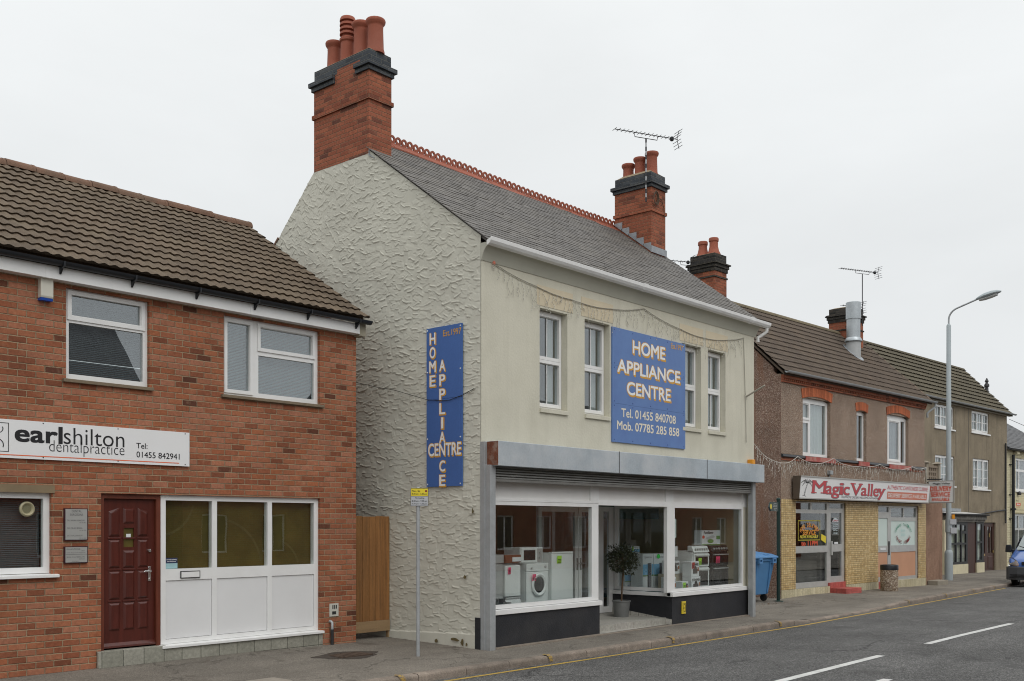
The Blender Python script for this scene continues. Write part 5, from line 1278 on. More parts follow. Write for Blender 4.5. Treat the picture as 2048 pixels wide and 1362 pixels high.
L1 = [('M', 1.24, 2.03, 2.80, 3.15), ('a', 2.05, 2.42, 2.79, 3.02), ('g', 2.42, 2.87, 2.675, 3.01), ('i', 2.91, 3.11, 2.79, 3.12), ('c', 3.15, 3.52, 2.785, 3.02),
      ('V', 3.62, 4.32, 2.79, 3.14), ('a', 4.32, 4.68, 2.79, 3.02), ('l', 4.78, 4.86, 2.79, 3.15), ('l', 4.98, 5.06, 2.79, 3.15), ('e', 5.15, 5.50, 2.785, 3.02), ('y', 5.48, 5.95, 2.68, 3.02)]
serif = [(1.19, 1.50, 2.80), (1.75, 2.10, 2.80), (1.20, 1.45, 3.13), (1.85, 2.10, 3.13), (2.88, 3.14, 2.79), (3.56, 3.9, 3.12), (4.1, 4.38, 3.12), (4.74, 4.90, 2.79), (4.94, 5.10, 2.79), (4.74, 4.82, 3.13), (4.94, 5.02, 3.13), (5.44, 5.68, 3.0), (5.8, 6.0, 3.0)]
for nm, mat_, d, dx, e, bo in (('letter_outline', ink_grey, .0135, .012, .006, .03), ('lettering', ink_rose, .016, 0, 0, .008)):
    m = MB(ft); P = lambda u, v: spl(u, v, d)
    for (ch, a_, b_, z0, z1) in L1: m.text(ch, a_ - e + dx, b_ + e + dx, z0 - e * .8 - dx * .5, z1 + e * .8 - dx * .5, 0, bo, place=P)
    for (a_, b_, z) in serif: m.add([P(a_ - e + dx, z - e - dx * .5), P(b_ + e + dx, z - e - dx * .5), P(b_ + e + dx, z + .025 + e * .6 - dx * .5), P(a_ - e + dx, z + .025 + e * .6 - dx * .5)], [(0, 1, 2, 3)])
    m.build(nm, mat_, S)
P = lambda u, v: spl(u, v, .0145)
m = MB(ft); m.text('TELEPHONE ORDERS WELCOME 01455 840344', 3.05, 5.55, 2.685, 2.75, 0, .0, .2, place=P)
def stroke(m, pts, w_):
    for (x0, z0), (x1, z1) in zip(pts, pts[1:]):
        L = math.hypot(x1 - x0, z1 - z0); nx, nz_ = -(z1 - z0) / L * w_, (x1 - x0) / L * w_
        m.add([P(x0 + nx, z0 + nz_), P(x1 + nx, z1 + nz_), P(x1 - nx, z1 - nz_), P(x0 - nx, z0 - nz_)], [(0, 1, 2, 3)])
for k_ in range(7):                            # palm tree line drawing
    a_ = R(-25 + k_ * 38); L = .32 if k_ % 2 else .26; q = [(.93 + L * 1.15 * u * math.cos(a_), 3.06 + L * .45 * u * math.sin(a_) + .09 * math.sin(math.pi * u * .9) - .06 * u) for u in (0, .25, .5, .75, 1)]
    stroke(m, q, .007); stroke(m, [(x_ , z_ - .03 * math.sin(math.pi * i / 4)) for i, (x_, z_) in enumerate(q)], .005)
stroke(m, [(.92, 3.04), (.87, 2.95), (.83, 2.85), (.80, 2.76), (.79, 2.71)], .008); stroke(m, [(.95, 3.04), (.91, 2.95), (.87, 2.85), (.845, 2.76), (.85, 2.71)], .006)
for q in range(6): stroke(m, [(.80 + q * .017, 2.74 + q * .05), (.85 + q * .014, 2.75 + q * .05)], .005)
stroke(m, [(.70, 2.70), (.80, 2.715), (.92, 2.69)], .006); m.build('small_lettering', ink_black, S)
m = MB(ft); m.text('AUTHENTIC CANTONESE CUISINE', 6.12, 9.28, 3.02, 3.15, 0, .014, .18, place=P); m.build('red_lettering', ink_red, S)
m = MB(ft); m.add([P(6.15, 2.72), P(9.25, 2.72), P(9.25, 2.95), P(6.15, 2.95)], [(0, 1, 2, 3)]); m.build('salmon_panel', ink_salmon, S)
P = lambda u, v: spl(u, v, .016)
m = MB(ft); m.text('DELIVERY SERVICE AVAILABLE', 6.22, 9.18, 2.77, 2.90, 0, .012, .05, place=P); m.build('white_lettering', ink_white, S)
# projecting sign at the right corner: faces back along the street
px, py, _ = ft(9.75, -.06, 0); fp_ = Fr(px, py, -93 + 6)
S = thing('projecting_sign', (px, py - .1, 2.62), 'square white projecting sign reading delivery service available beside lamp post', 'sign')
m = MB(fp_); m.box(.06, .90, 0, .11, 2.63, 3.40); m.build('case', pbr('sign_case_grey', (.28, .26, .23), .5), S, bevel=.006)
m = MB(fp_); m.plate(.09, .87, 2.66, 3.37, -.004, 0); m.build('face', grey_sign, S)
m = MB(fp_); m.text('DELIVERY', .13, .83, 3.04, 3.20, -.006, .045); m.text('SERVICE', .15, .78, 2.855, 3.0, -.006, .045); m.text('AVAILABLE', .18, .76, 2.70, 2.81, -.006, .045); m.build('red_lettering', ink_scarlet, S)
m = MB(fp_); m.text('Magic Valley', .22, .78, 3.25, 3.33, -.006, .03); m.box(.22, .78, -.006, -.005, 3.225, 3.23); m.build('black_lettering', ink_black, S)
m = MB(fp_); m.tube([(0, .05, 3.45), (.5, .05, 3.45)], .02, 8); m.tube([(0, .05, 3.35), (.08, .05, 3.35)], .02, 8); m.build('bracket', metal_dark, S)
icicles('icicle_lights', ft, [(-1.6, 4.05), (-.95, 3.72), (-.2, 3.60), (.26, 3.63), (.75, 3.82), (1.55, 3.66), (2.15, 3.69), (2.92, 3.88), (3.2, 3.78), (3.8, 3.70), (4.5, 3.69), (5.24, 3.71), (6.04, 3.82), (6.7, 3.72), (7.4, 3.69), (8.51, 3.85), (9.02, 3.78), (9.65, 3.87), (9.7, 3.2)],
        'icicle lights looped along brown wall above the long takeaway sign', wire_white, -.10, .12, .5, .085, group='icicle fairy lights', org=ft(5, -.1, 3.7))
m = MB(ft); m.box(2.68, 2.86, -.11, -.001, 3.38, 3.5); m.tube([(2.77, -.02, 3.38), (2.77, -.05, 3.28), (2.8, -.2, 3.25)], .02); tag(m.build('wall_light', plastic_grey, org=ft(2.77, -.05, 3.4), bevel=.005), 'small grey floodlight above the takeaway sign', 'light')
# street things by the takeaway
gx, gy, _ = ft(5.55, -.62, 0); gz = pz(gx, gy)
Bn = thing('litter_bin', (gx, gy, gz), 'round exposed-aggregate litter bin with black rim before yellow tiles', 'litter bin')
m = MB(); m.lathe((gx, gy, gz), [(.25, -.02), (.265, .02), (.27, .40), (.265, .66), (.2, .66)], 28); m.build('bin_body', aggregate, Bn, smooth=40)
m = MB(); m.lathe((gx, gy, gz), [(.262, .655), (.275, .66), (.275, .79), (.262, .815), (.21, .82), (.2, .79), (.19, .5)], 28); m.build('rim', plastic_black, Bn, smooth=40)
px, py = 25.93, 13.03; gz = pz(px, py)
Fp = thing('finger_post', (px, py, gz), 'slim dark green signpost with short finger arm against yellow tiled corner', 'signpost')
m = MB(); m.tube([(px, py, gz - .1), (px, py, 2.56)], .048, 10); m.lathe((px, py, 2.56), [(.06, 0), (.06, .03), (.03, .06)], 10); m.lathe((px, py, gz), [(.14, -.02), (.13, .02), (.05, .03)], 12); m.build('post', finger_green, Fp, smooth=40)
ff = Fr(px, py, 10)
m = MB(ff); m.prism([(-.12, 2.26), (-.07, 2.22), (-1., 2.22)] if False else [(-.06, 2.25), (-.72, 2.25), (-.86, 2.36), (-.72, 2.49), (-.06, 2.49)], -.02, .02, 't'); m.build('finger', finger_green, Fp)
m = MB(ff); m.lathe((-.73, -.022, 2.37), [(.07, -.002), (.07, .002)], 16, 't'); m.build('arrow_disc', yellow_clean, Fp)
m = MB(ff)
for q, (tx, wd) in enumerate((('Community', .26), ('Household Centre', .36), ('Recycling Site', .34), ('Town Hall', .26), ('Museum', .2))): m.text(tx, -.37 - wd / 2, -.37 + wd / 2, 2.445 - q * .043, 2.468 - q * .043, -.023, .01)
m.build('lettering', ink_white, Fp)
# blue wheeled bin in the alley
bx, by = 25.25, 13.55; gz = pz(bx, by)
Wb = thing('wheeled_bin', (bx, by, gz), 'large blue plastic wheeled bin in the alley by brown wall', 'wheelie bin')
fb = Fr(bx, by, -4)
m = MB(fb); m.frus((-.46, .46, -.30, .36, gz + .19), (-.62, .62, -.42, .46, gz + 1.10)); m.box(-.65, .65, -.45, .49, gz + 1.08, gz + 1.16)
for a_ in (-.25, .40): m.frus((a_ - .03, a_ + .03, -.335, -.30, gz + .22), (a_ - .03, a_ + .03, -.455, -.40, gz + 1.08))
m.build('bin_body', blue_plastic, Wb, bevel=.02)
m = MB(fb); m.prism([(-.50, gz + 1.16), (-.50, gz + 1.21), (-.3, gz + 1.27), (.3, gz + 1.34), (.52, gz + 1.32), (.52, gz + 1.16)], -.68, .68, 's'); m.box(.15, .4, -.40, -.30, gz + 1.24, gz + 1.275); m.build('lid', blue_plastic_d, Wb, bevel=.02)
for a_ in (-.3, .38):
    m = MB(fb); m.plate(a_, a_ + .16, gz + 1.03, gz + 1.17, -.52, -.45, [(a_ + .035, a_ + .125, gz + 1.07, gz + 1.13)]); m.build('lifting_lug', blue_plastic_d, Wb)
for (a_, b_) in ((-.38, -.22), (.38, -.22), (-.38, .3), (.38, .3)):
    m = MB(fb); m.lathe((a_ - .025, b_, gz + .10), [(.03, 0), (.1, .005), (.1, .045), (.03, .05)], 16, 's'); m.box(a_ - .04, a_ + .04, b_ - .03, b_ + .03, gz + .12, gz + .2); m.build('wheel', rubber, Wb, smooth=40)
m = MB()
for q in range(90):
    xx, yy = random.gauss(25.2, .7), random.gauss(12.75, .16); z = pz(xx, yy); e = random.uniform(.012, .035); a_ = random.uniform(0, 3.1)
    m.add([(xx + e * math.cos(a_ + k_ * 1.57) * (1 if k_ % 2 else .5), yy + e * math.sin(a_ + k_ * 1.57) * (1 if k_ % 2 else .5), z + .006 + (k_ % 2) * .008) for k_ in range(4)], [(0, 1, 2, 3)])
o = m.build('leaf_litter', pbr('dead_leaves', (.20, .13, .07), .9, .4, 30)); o['kind'] = 'stuff'; o['label'] = 'brown dead leaves and grit gathered in front of the blue bin'
# ------------------------------------------------------------------ low annexe, three-storey house, cream house
A = thing('annexe_wall', ft(10.6, .1, -.25), 'pinkish pebbledashed low annexe with block balustrade between takeaway and tall house', 'annexe', rz=-3)
m = MB(ft); m.box(9.802, 11.45, .06, 4., -.5, 3.32); m.build('wall', pebble_pink, A)
m = MB(ft); m.box(9.80, 11.5, .04, .30, 3.32, 3.38); holes = []
for i in range(4):
    for j in range(3): holes.append((10.35 + i * .17, 10.45 + i * .17, 3.45 + j * .17, 3.56 + j * .17))
m.plate(10.22, 11.12, 3.38, 3.98, .10, .2, holes); m.plate(9.82, 10.06, 3.38, 3.98, .10, .2, [(9.88, 9.98, 3.45 + j * .17, 3.56 + j * .17) for j in range(3)])
m.box(9.82, 10.05, .08, .22, 3.98, 4.03); m.box(10.22, 11.12, .08, .22, 3.90, 3.95); ba = m.build('balustrade', pbr('block_buff', (.25, .20, .15), .9, .15, 6, bump=.004), A)
for a_ in (10.06, 11.12):
    m = MB(ft); m.box(a_, a_ + .17, .06, .24, 3.38, 4.06); m.frus((a_ - .07, a_ + .24, 0., .3, 4.06), (a_ + .05, a_ + .12, .12, .18, 4.13)); m.build('pier', pbr('block_pier', (.32, .28, .22), .9, .12, 6), ba)
m = MB(ft); m.box(10.1, 11.0, -.32, .05, -.45, -.05); tag(m.build('doorstep_stone', pbr('stone_step', (.28, .25, .20), .9, .15, 6, bump=.005), org=ft(10.5, -.1, -.2), bevel=.02), 'low stone block at foot of the pink pebbledashed annexe', 'stone step')
te = Fr(54.8, 15.3, -3)
Z = thing('three_storey_house', (54.8, 15.3, -.3), 'tan rendered three-storey house with white windows and mossy tiled roof', 'house', rz=-3)
wn = [(-8.84, -6.74, 6.14, 7.15), (-4.61, -2.45, 6.2, 7.19), (-8.79, -6.66, 3.62, 4.94), (-4.46, -2.40, 3.57, 4.98)]
m = MB(te); m.plate(-16, 0, -.8, 7.32, 0, .25, wn + [(-3.08, -1.55, -.9, 2.0)])
m.prism([(.25, -.8), (4.4, -.8), (4.4, 7.3), (2.2, 9.7), (.25, 7.5)], -.22, 0, 's'); m.prism([(.25, -.8), (4.4, -.8), (4.4, 7.3), (2.2, 9.7), (.25, 7.5)], -16, -15.8, 's'); m.box(-15.8, -.22, 4.2, 4.4, -.8, 7.3); m.build('wall', render_tan, Z)
m = MB(te); m.box(-15.8, -.25, .26, 4.2, 2.5, 2.6); m.box(-15.8, -.25, .26, 4.2, 5.4, 5.5); m.build('floor', dark_in, Z)
r = MB(te); gable_roof_deck(r, -15.5, .30, -.18, 7.32, 2.2, 9.78, 4.6, 7.2); deck = r.build('roof', tile_green, Z)
A3 = math.atan2(9.80 - 7.34, 2.2 + .18); tile_roof('roof_tiles', tile_green, deck, te, -15.5, .32, -.2, 7.33, math.hypot(2.4, 2.47), A3, .33, .30, .012, .055, step=4, shape='flat')
m = MB(te); x = -15.5
while x < .1: m.r = random.random(); m.prism([(2.22 + .12 * math.cos(math.pi * q / 8), 9.76 + .12 * math.sin(math.pi * q / 8)) for q in range(9)], x, x + .445, 's'); x += .45
m.build('ridge_tiles', tile_green, deck, smooth=40)
m = MB(te); half_round(m, -15, .45, -.27, 7.36, .065); m.build('gutter', plastic_grey, Z, smooth=40)
m = MB(te); m.box(-15, .3, -.17, -.001, 7.25, 7.33); m.build('fascia', pbr('fascia_weathered', (.42, .40, .35), .6, .12), Z)
m = MB(te); m.lathe((.12, 1.0, 8.3), [(.16, -.2), (.15, .12), (.09, .2), (.075, .5), (.12, .52), (.12, .62), (.07, .68), (.06, .75), (.1, .78), (.02, .95)], 14); tag(m.build('roof_vent', metal_dark, org=te(.12, 1, 8.2), smooth=40), 'dark metal roof vent standing on right verge of the mossy roof', 'roof vent')
labs = ['top left white window with net curtain', 'top right white window with net curtain', 'middle left tall white window with glazing bars', 'middle right white window with glazing bars']
for i, (a, b, c, d) in enumerate(wn):
    n = 3; pw = (b - a - .1) / n; pn = [(a + .05 + pw * q + .04, a + .05 + pw * (q + 1) - .04, c + .12, d - .1) for q in range(n)]
    bars = []
    for q, p_ in enumerate(pn):
        k_ = 2 if i < 2 else 3
        for j in range(1, k_): z = p_[2] + (p_[3] - p_[2]) * j / k_; bars.append((p_[0], p_[1], z - .012, z + .012))
        cc = (p_[0] + p_[1]) / 2; bars.append((cc - .01, cc + .01, p_[2], p_[3])) if i != 3 or q != 1 else None
    if i < 2: bars.append((pn[0][0], pn[-1][1], (c + d) / 2 - .02, (c + d) / 2 + .03))
    o = window(Z, te, a + .005, b - .005, c + .005, d - .005, .05, pn, gl=glass_up, depth=.07, bars=bars, sash=[(p_[0] - .04, p_[1] + .04, p_[2] - .04, p_[3] + .04, .05) for p_ in pn[::2]], label=labs[i], sill=(a - .08, b + .12, c - .07, c + .003, -.06, .1))
    p = MB(te)
    for q in range(24):
        x0, x1 = a + .05 + (b - a - .1) * q / 24, a + .05 + (b - a - .1) * (q + 1) / 24; s0, s1 = .02 * math.sin(q * 2), .02 * math.sin(q * 2 + 2)
        zb = c + .08 if i < 2 else c + .08 + .25
        p.quad((x0, .18 + s0, zb), (x1, .18 + s1, zb), (x1, .18 + s1, d - .05), (x0, .18 + s0, d - .05))
    p.build('curtain', curtain, o)
m = MB(te); m.box(-5.02, -4.98, -.012, 0, 2.4, 7.2); m.box(-6.5, -6.47, -.012, 0, 5.0, 7.1); m.build('wall_cable', pbr('cable_tan', (.17, .15, .12), .7), Z)
m = MB(te); m.tube([(-.33, -.06, 5.9), (-.33, -.06, 2.1), (-.36, -.09, 2.02), (-.5, -.1, 2.0)], .035, 8); m.tube([(-.33, -.05, 2.62), (-1.5, -.05, 2.56), (-3.9, -.05, 2.38)], .03, 8); m.build('waste_pipe', plastic_black, Z, smooth=40)
# front door with side light
o = window(Z, te, -3.07, -1.56, -.36, 1.98, .08, [(-3.0, -2.68, .55, 1.85), (-2.38, -2.1, .55, 1.8), (-2.0, -1.74, .55, 1.8)], frame=wood_dark, gl=glass, depth=.08, name='door', label='brown panelled front door with narrow leaded panes')
p = MB(te); p.raised(-2.36, -1.74, -.2, .38, .08, .02, .03); p.raised(-3.0, -2.68, -.2, .38, .08, .02, .03); p.build('lower_panel', wood_dark, o)
p = MB(te); p.box(-3.0, -1.7, .2, .22, -.3, 1.9); p.build('pane_backing', pbr('leaded_glass_grey', (.16, .19, .19), .4, .2, 8), o)
p = MB(te); p.box(-2.20, -2.14, .05, .08, 1.30, 1.48); p.box(-1.72, -1.66, .05, .08, .55, .66); p.build('knocker', brass, o, bevel=.006)
p = MB(te); p.box(-2.95, -2.75, .06, .08, .42, .5); p.build('letterbox', brass, o)
m = MB(te); m.box(-3.2, -1.45, -.12, .1, -.7, -.35); m.build('door_step', wood_dark, Z, bevel=.01)
# old shop bay
By = thing('shopfront_bay', te(-6.9, -.6, -.4), 'old black timber shopfront bay with cream base below tall tan house', 'shopfront', rz=-3)
b0, b1, bt = -8.75, -4.72, -.62
m = MB(te); m.box(-9.35, -9.0, -.62, -.002, -.8, 2.1); m.box(b0 - .25, -6.68, bt, -.002, -.3, .16); m.box(-5.66, b1, bt, -.002, -.3, .18); m.build('cream_base', render_ivory, By)
m = MB(te); m.box(-9.0, -6.68, bt - .02, -.01, -.8, -.3); m.box(-5.66, b1, bt - .02, -.01, -.8, -.3); m.build('black_base', plinth_black, By)
pn = [(-8.25, -8.02, 1.62, 1.88), (-7.88, -7.42, 1.12, 1.9), (-7.28, -6.92, 1.62, 1.86), (-8.9, -8.02, 1.1, 1.5), (-8.9, -8.02, .27, 1.02), (-7.88, -7.42, .27, 1.02), (-7.28, -6.84, 1.1, 1.5), (-7.28, -6.84, .27, 1.02)]
o = window(By, te, -9.0, -6.68, .16, 2.02, bt + .03, pn, frame=wood_black, gl=glass, depth=.07, name='bay_window', label='black framed shop window with drawn pale blinds')
p = MB(te); p.box(-8.95, -6.75, bt + .16, bt + .17, .2, 1.98); p.build('blind', pbr('blind_mint', (.66, .70, .58), .7, .1, 3, stretch=(.4, .4, 26)), o)
o = window(By, te, -5.66, b1, .18, 2.02, bt + .03, [(-5.5, -4.98, 1.14, 1.92), (-5.5, -4.98, .3, 1.06)], frame=wood_black, gl=glass, depth=.07, name='bay_window', label='narrow black framed window right of brown door')
p = MB(te); p.box(-5.6, -4.8, bt + .16, bt + .17, .22, 1.98); p.build('blind', pbr('blind_mint_pale', (.70, .78, .72), .7, .1, 3, stretch=(.4, .4, 26)), o)
m = MB(te); m.box(-6.68, -5.66, bt + .06, bt + .12, -.32, 2.0); dd = m.build('door', wood_dark, By, label='plain dark red brown boarded door'); m = MB(te); m.box(-6.75, -5.6, bt - .12, bt + .2, -.6, -.33); m.build('door_step', wood_dark, dd, bevel=.01)
m = MB(te); m.box(-9.0, b1, bt - .03, -.002, 2.02, 2.12); m.prism([(bt - .08, 2.12), (bt - .06, 2.30), (-.002, 2.30), (-.002, 2.12)], -9.15, b1 + .08, 's'); m.build('fascia', pbr('fascia_peeling', (.10, .095, .085), .8, .5, 7, bump=.01, dirt=(.3, .28, .25), dirtamt=.5, dsc=6), By)
m = MB(te); m.prism([(bt - .16, 2.30), (bt - .18, 2.36), (-.002, 2.46), (-.002, 2.30)], -9.2, b1 + .18, 's'); rf = m.build('flat_roof', plastic_black, By, bevel=.01)
m = MB(te); m.prism([(bt - .15, 2.375), (bt - .15, 2.385), (-.01, 2.475), (-.01, 2.465)], -9.1, b1 - .8, 's'); m.build('roof_sheet', pbr('roof_sheet_white', (.6, .6, .58), .5, .1, 4), rf)
m = MB(te); m.box(-9.2, -6.2, -.12, -.002, 2.48, 2.62); m.build('lead_upstand', lead, rf)
# cream painted house at the right edge
K = thing('cream_house', te(3, .1, -.4), 'pale yellow painted brick house with grey slate roof at right edge', 'house', rz=-3)
cw = [(1.55, 4.2, 3.62, 5.28), (1.24, 4.4, .3, 2.45)]
m = MB(te); m.plate(.02, 9, -.8, 5.65, .1, .35, cw); m.box(.02, .25, .35, 6, -.8, 5.6); m.box(8.8, 9, .35, 6, -.8, 5.6); m.box(.25, 8.8, 5.8, 6, -.8, 5.6); m.prism([(.35, 5.6), (6, 5.6), (3.1, 7.6)], .02, .25, 's'); m.prism([(.35, 5.6), (6, 5.6), (3.1, 7.6)], 8.8, 9, 's'); m.build('wall', brick_cream, K)
m = MB(te); m.box(.25, 8.8, .36, 5.8, 2.7, 2.8); m.box(.25, 8.8, 3., 3.1, -.5, 5.5); m.build('floor', dark_in, K)
r = MB(te); gable_roof_deck(r, -.0, 9.1, -.12, 5.66, 3.1, 7.75, 6.3, 5.5); deck = r.build('roof', slate_far, K)
tile_roof('slates', slate_far, deck, te, .0, 9.1, -.15, 5.68, 3.85, math.atan2(2.08, 3.24), .2, .3, .0, .012, step=2, shape='flat')
m = MB(te); half_round(m, .0, 9, -.18, 5.68, .07); m.build('gutter', plastic_black, K, smooth=40)
m = MB(te); m.box(1.2, 1.55, -.1, .08, 5.45, 5.56); m.build('eaves_block', render_ivory, K)
o = window(K, te, 1.56, 4.19, 3.63, 5.27, .16, [(1.68, 2.15, 4.72, 5.17), (1.68, 2.15, 3.73, 4.6), (2.27, 3.4, 4.72, 5.17), (2.27, 3.4, 3.73, 4.6), (3.52, 4.1, 3.73, 5.17)], gl=glass, label='white upstairs window over the name board', sill=(1.5, 4.3, 3.54, 3.625, .04, .2))
p = MB(te); p.box(1.65, 4.1, .4, .42, 3.7, 5.2); p.build('curtain', curtain_dim, o)
o = window(K, te, 1.25, 4.39, .3, 2.44, .16, [(1.35, 2.1, 1.72, 2.34), (2.2, 3.1, 1.72, 2.34), (3.2, 4.3, 1.72, 2.34), (1.35, 2.1, .4, 1.62), (2.2, 3.1, .4, 1.62), (3.2, 4.3, .4, 1.62)], frame=alu, gl=glass, label='grey framed ground floor window behind the van')
p = MB(te); p.box(1.3, 4.3, .35, .37, .35, 2.4); p.build('blind', curtain_dim, o)
Sg = thing('name_board', te(2.4, .08, 2.52), 'cream name board with small red panel at right edge above the van', 'sign', rz=-3)
m = MB(te); m.plate(1.22, 4.3, 2.5, 3.24, .06, .098); m.build('board', pbr('sign_pale_yellow', (.60, .53, .32), .5), Sg, bevel=.004)
m = MB(te); m.plate(1.50, 2.15, 2.86, 3.0, .055, .06); m.text('Open 6 Days', 1.52, 2.1, 2.76, 2.82, .055, .01); m.build('red_panel', ink_scarlet, Sg)
m = MB(te); m.text('Welcome to', 1.48, 1.85, 3.08, 3.14, .055, .01); m.text('Monday to Saturday', 1.48, 2.6, 2.62, 2.67, .055, .01); m.build('lettering', ink_black, Sg)
m = MB(te); m.text('Bella', 1.6, 2.05, 2.89, 2.97, .0535, .02); m.build('white_lettering', ink_white, Sg)
m = MB(te); m.lathe((1.85, .02, 3.30), [(.0, .1), (.09, .1), (.10, .2), (.05, .28), (.0, .29)], 12); tag(m.build('wall_lamp', metal_dark, org=te(1.85, .02, 3.4), smooth=40), 'small round dark lamp on cream brick above name board', 'wall lamp')
m = MB(te); m.tube([(.86, -.02, 5.4), (.86, -.02, 2.72)], .075, 10); m.tube([(.86, -.02, 2.72), (.86, -.02, 2.62)], .13, 10); m.tube([(.86, -.02, 2.62), (.86, -.02, -.5)], .075, 10); 
for z in (4.9, 3.4, 2.2): m.box(.6, .86, .03, .1, z - .02, z + .02)
tag(m.build('drain_pipe', plastic_black, org=te(.86, 0, -.3), smooth=40), 'thick black drainpipe up cream brick beside tan house', 'drainpipe')
m = MB(te); m.tube([(0.05, -.1, 7.1), (3, -1., 6.4), (8, -2, 5.9)], .012, 5); tag(m.build('overhead_wire', cable_black, org=te(0, -.1, 7.1)), 'thin overhead wire leaving corner of the tall tan house', 'cable')
# bare tree behind
TR = thing('bare_tree', (74, 27, -.5), 'leafless winter tree showing thin twigs above the slate roof', 'tree')
trunk = MB(); tw = MB()
def grow(p, d, L, r, lev):
    q = p + d * L
    (trunk if lev < 2 else tw).tube([p, p + d * L * .5 + Vector((random.uniform(-.04, .04) * L, random.uniform(-.04, .04) * L, 0)), q], [r, r * .85, r * .7], 6 if lev < 2 else 4)
    if lev >= 5: return
    for k_ in range(3 if lev else 6):
        nd = (d + Vector((random.gauss(0, .42), random.gauss(0, .42), random.gauss(.12, .25)))).normalized()
        grow(p + d * L * random.uniform(.55, 1.), nd, L * random.uniform(.55, .8), r * .55, lev + 1)
grow(Vector((74, 27, -.6)), Vector((0, 0, 1)), 3.4, .2, 0)
trunk.build('trunk', bark, TR, smooth=50); tw.build('branches', twig, TR)
# ------------------------------------------------------------------ street furniture, plants, goods
# parking sign post
px, py = 10.826, 11.293; gz = pz(px, py)
PS = thing('parking_sign_post', (px, py, gz), 'thin grey post with yellow and grey loading restriction plates before gable', 'sign post')
m = MB(); m.tube([(px, py, gz - .1), (px, py, 2.44)], .028, 12); m.lathe((px, py, 2.44), [(.028, 0), (.02, .01)], 10); m.build('post', galv_post, PS, smooth=40)
fp = Fr(px, py, -41)
m = MB(fp); m.plate(-.105, .145, 2.315, 2.425, -.040, -.032); y_ = m.build('yellow_plate', yellow_clean, PS)
m = MB(fp); m.plate(-.105, .145, 2.17, 2.308, -.040, -.032); g_ = m.build('grey_plate', grey_plate, PS)
m = MB(fp); m.plate(-.112, .152, 2.163, 2.432, -.034, -.028); m.build('backing', plastic_black, PS)
m = MB(fp); m.text('Mon - Sat', -.09, .03, 2.375, 2.402, -.0415, .015); m.text('8.30 am - 6.30 pm', -.09, .13, 2.328, 2.357, -.0415, .015); m.build('lettering', ink_black, y_)
m = MB(fp); m.lathe((.118, -.041, 2.388), [(.016, -.001), (.016, .001)], 14, 't'); m.build('symbol_disc', ink_maroon, y_)
m = MB(fp); m.text('No loading', -.045, .09, 2.268, 2.296, -.0415, .012); m.text('8.30 am - 9.30 am', -.09, .13, 2.226, 2.252, -.0415, .012); m.text('4.30 pm - 6.30 pm', -.09, .13, 2.182, 2.208, -.0415, .012); m.build('lettering', ink_black, g_)
m = MB(); m.tube([(px, py, 2.25), (px, py, 2.27)], .034, 12); m.tube([(px, py, 2.36), (px, py, 2.38)], .034, 12); m.build('clip', galv_post, PS)
# lamp post
lx, ly = 40.9, 13.5; gz = pz(lx, ly)
LP = thing('street_lamp', (lx, ly, gz), 'tall grey street lamp with curved arm before the tan house', 'street lamp')
m = MB(); m.lathe((lx, ly, gz), [(.15, -.1), (.15, 1.02), (.14, 1.08), (.098, 1.16)], 16); m.build('base_section', lamp_grey, LP, smooth=40)
m = MB(); m.lathe((lx, ly, gz), [(.097, 1.1), (.082, 9.72), (.05, 9.78), (.04, 9.79)], 16); m.build('column', lamp_grey, LP, smooth=40)
m = MB(); m.tube([(lx, ly, gz + 9.7)] + [(lx, ly - .45 * (1 - math.cos(R(a))), gz + 9.95 + .42 * math.sin(R(a))) for a in range(0, 80, 12)] + [(lx, ly - 1.15, gz + 10.62)], .034, 10); m.build('arm', galv_post, LP, smooth=40)
fl = Fr(lx, ly, 0)
m = MB(); st_ = [(-1.0, .05, 10.55, 10.63), (-1.12, .10, 10.54, 10.70), (-1.3, .14, 10.55, 10.78), (-1.55, .15, 10.60, 10.83), (-1.75, .12, 10.66, 10.83), (-1.88, .05, 10.72, 10.79)]
vs = []
for (dy, wd, z0, z1) in st_:
    zc, hh = (z0 + z1) / 2, (z1 - z0) / 2; vs += [(lx + wd * math.cos(2 * math.pi * k / 10), ly + dy, gz + zc + hh * math.sin(2 * math.pi * k / 10) * (1 if k <= 5 else .75)) for k in range(10)]
m.add(vs, [(i * 10 + k, i * 10 + (k + 1) % 10, (i + 1) * 10 + (k + 1) % 10, (i + 1) * 10 + k) for i in range(5) for k in range(10)] + [tuple(range(10)), tuple(range(50, 60))]); hd = m.build('lantern', lamp_grey, LP, smooth=50)
m = MB(); vs = []
for (dy, wd, z0, z1) in st_[1:5]: vs += [(lx + wd * .8 * math.cos(math.pi + math.pi * k / 6), ly + dy, gz + z0 + .03 + .075 * math.sin(math.pi + math.pi * k / 6)) for k in range(7)]
m.add(vs, [(i * 7 + k, i * 7 + k + 1, (i + 1) * 7 + k + 1, (i + 1) * 7 + k) for i in range(3) for k in range(6)]); m.build('lens', lamp_white, hd, smooth=50)
ft2 = Fr(lx, ly, -45)
m = MB(ft2); m.box(-.02, .23, -.15, -.10, 1.9, 2.10); m.box(.0, .25, -.15, -.10, 1.56, 1.78); m.build('notice_plate', grey_plate, LP, bevel=.004)
m = MB(ft2); m.box(.06, .16, -.16, -.1, 2.12, 2.28); m.build('amber_plate', orange_plastic, LP)
m = MB(); m.lathe((lx, ly, 1.6), [(.1, 0), (.125, .0), (.125, .5), (.1, .5)], 14); m.build('clamp_band', lamp_grey, LP, smooth=40)
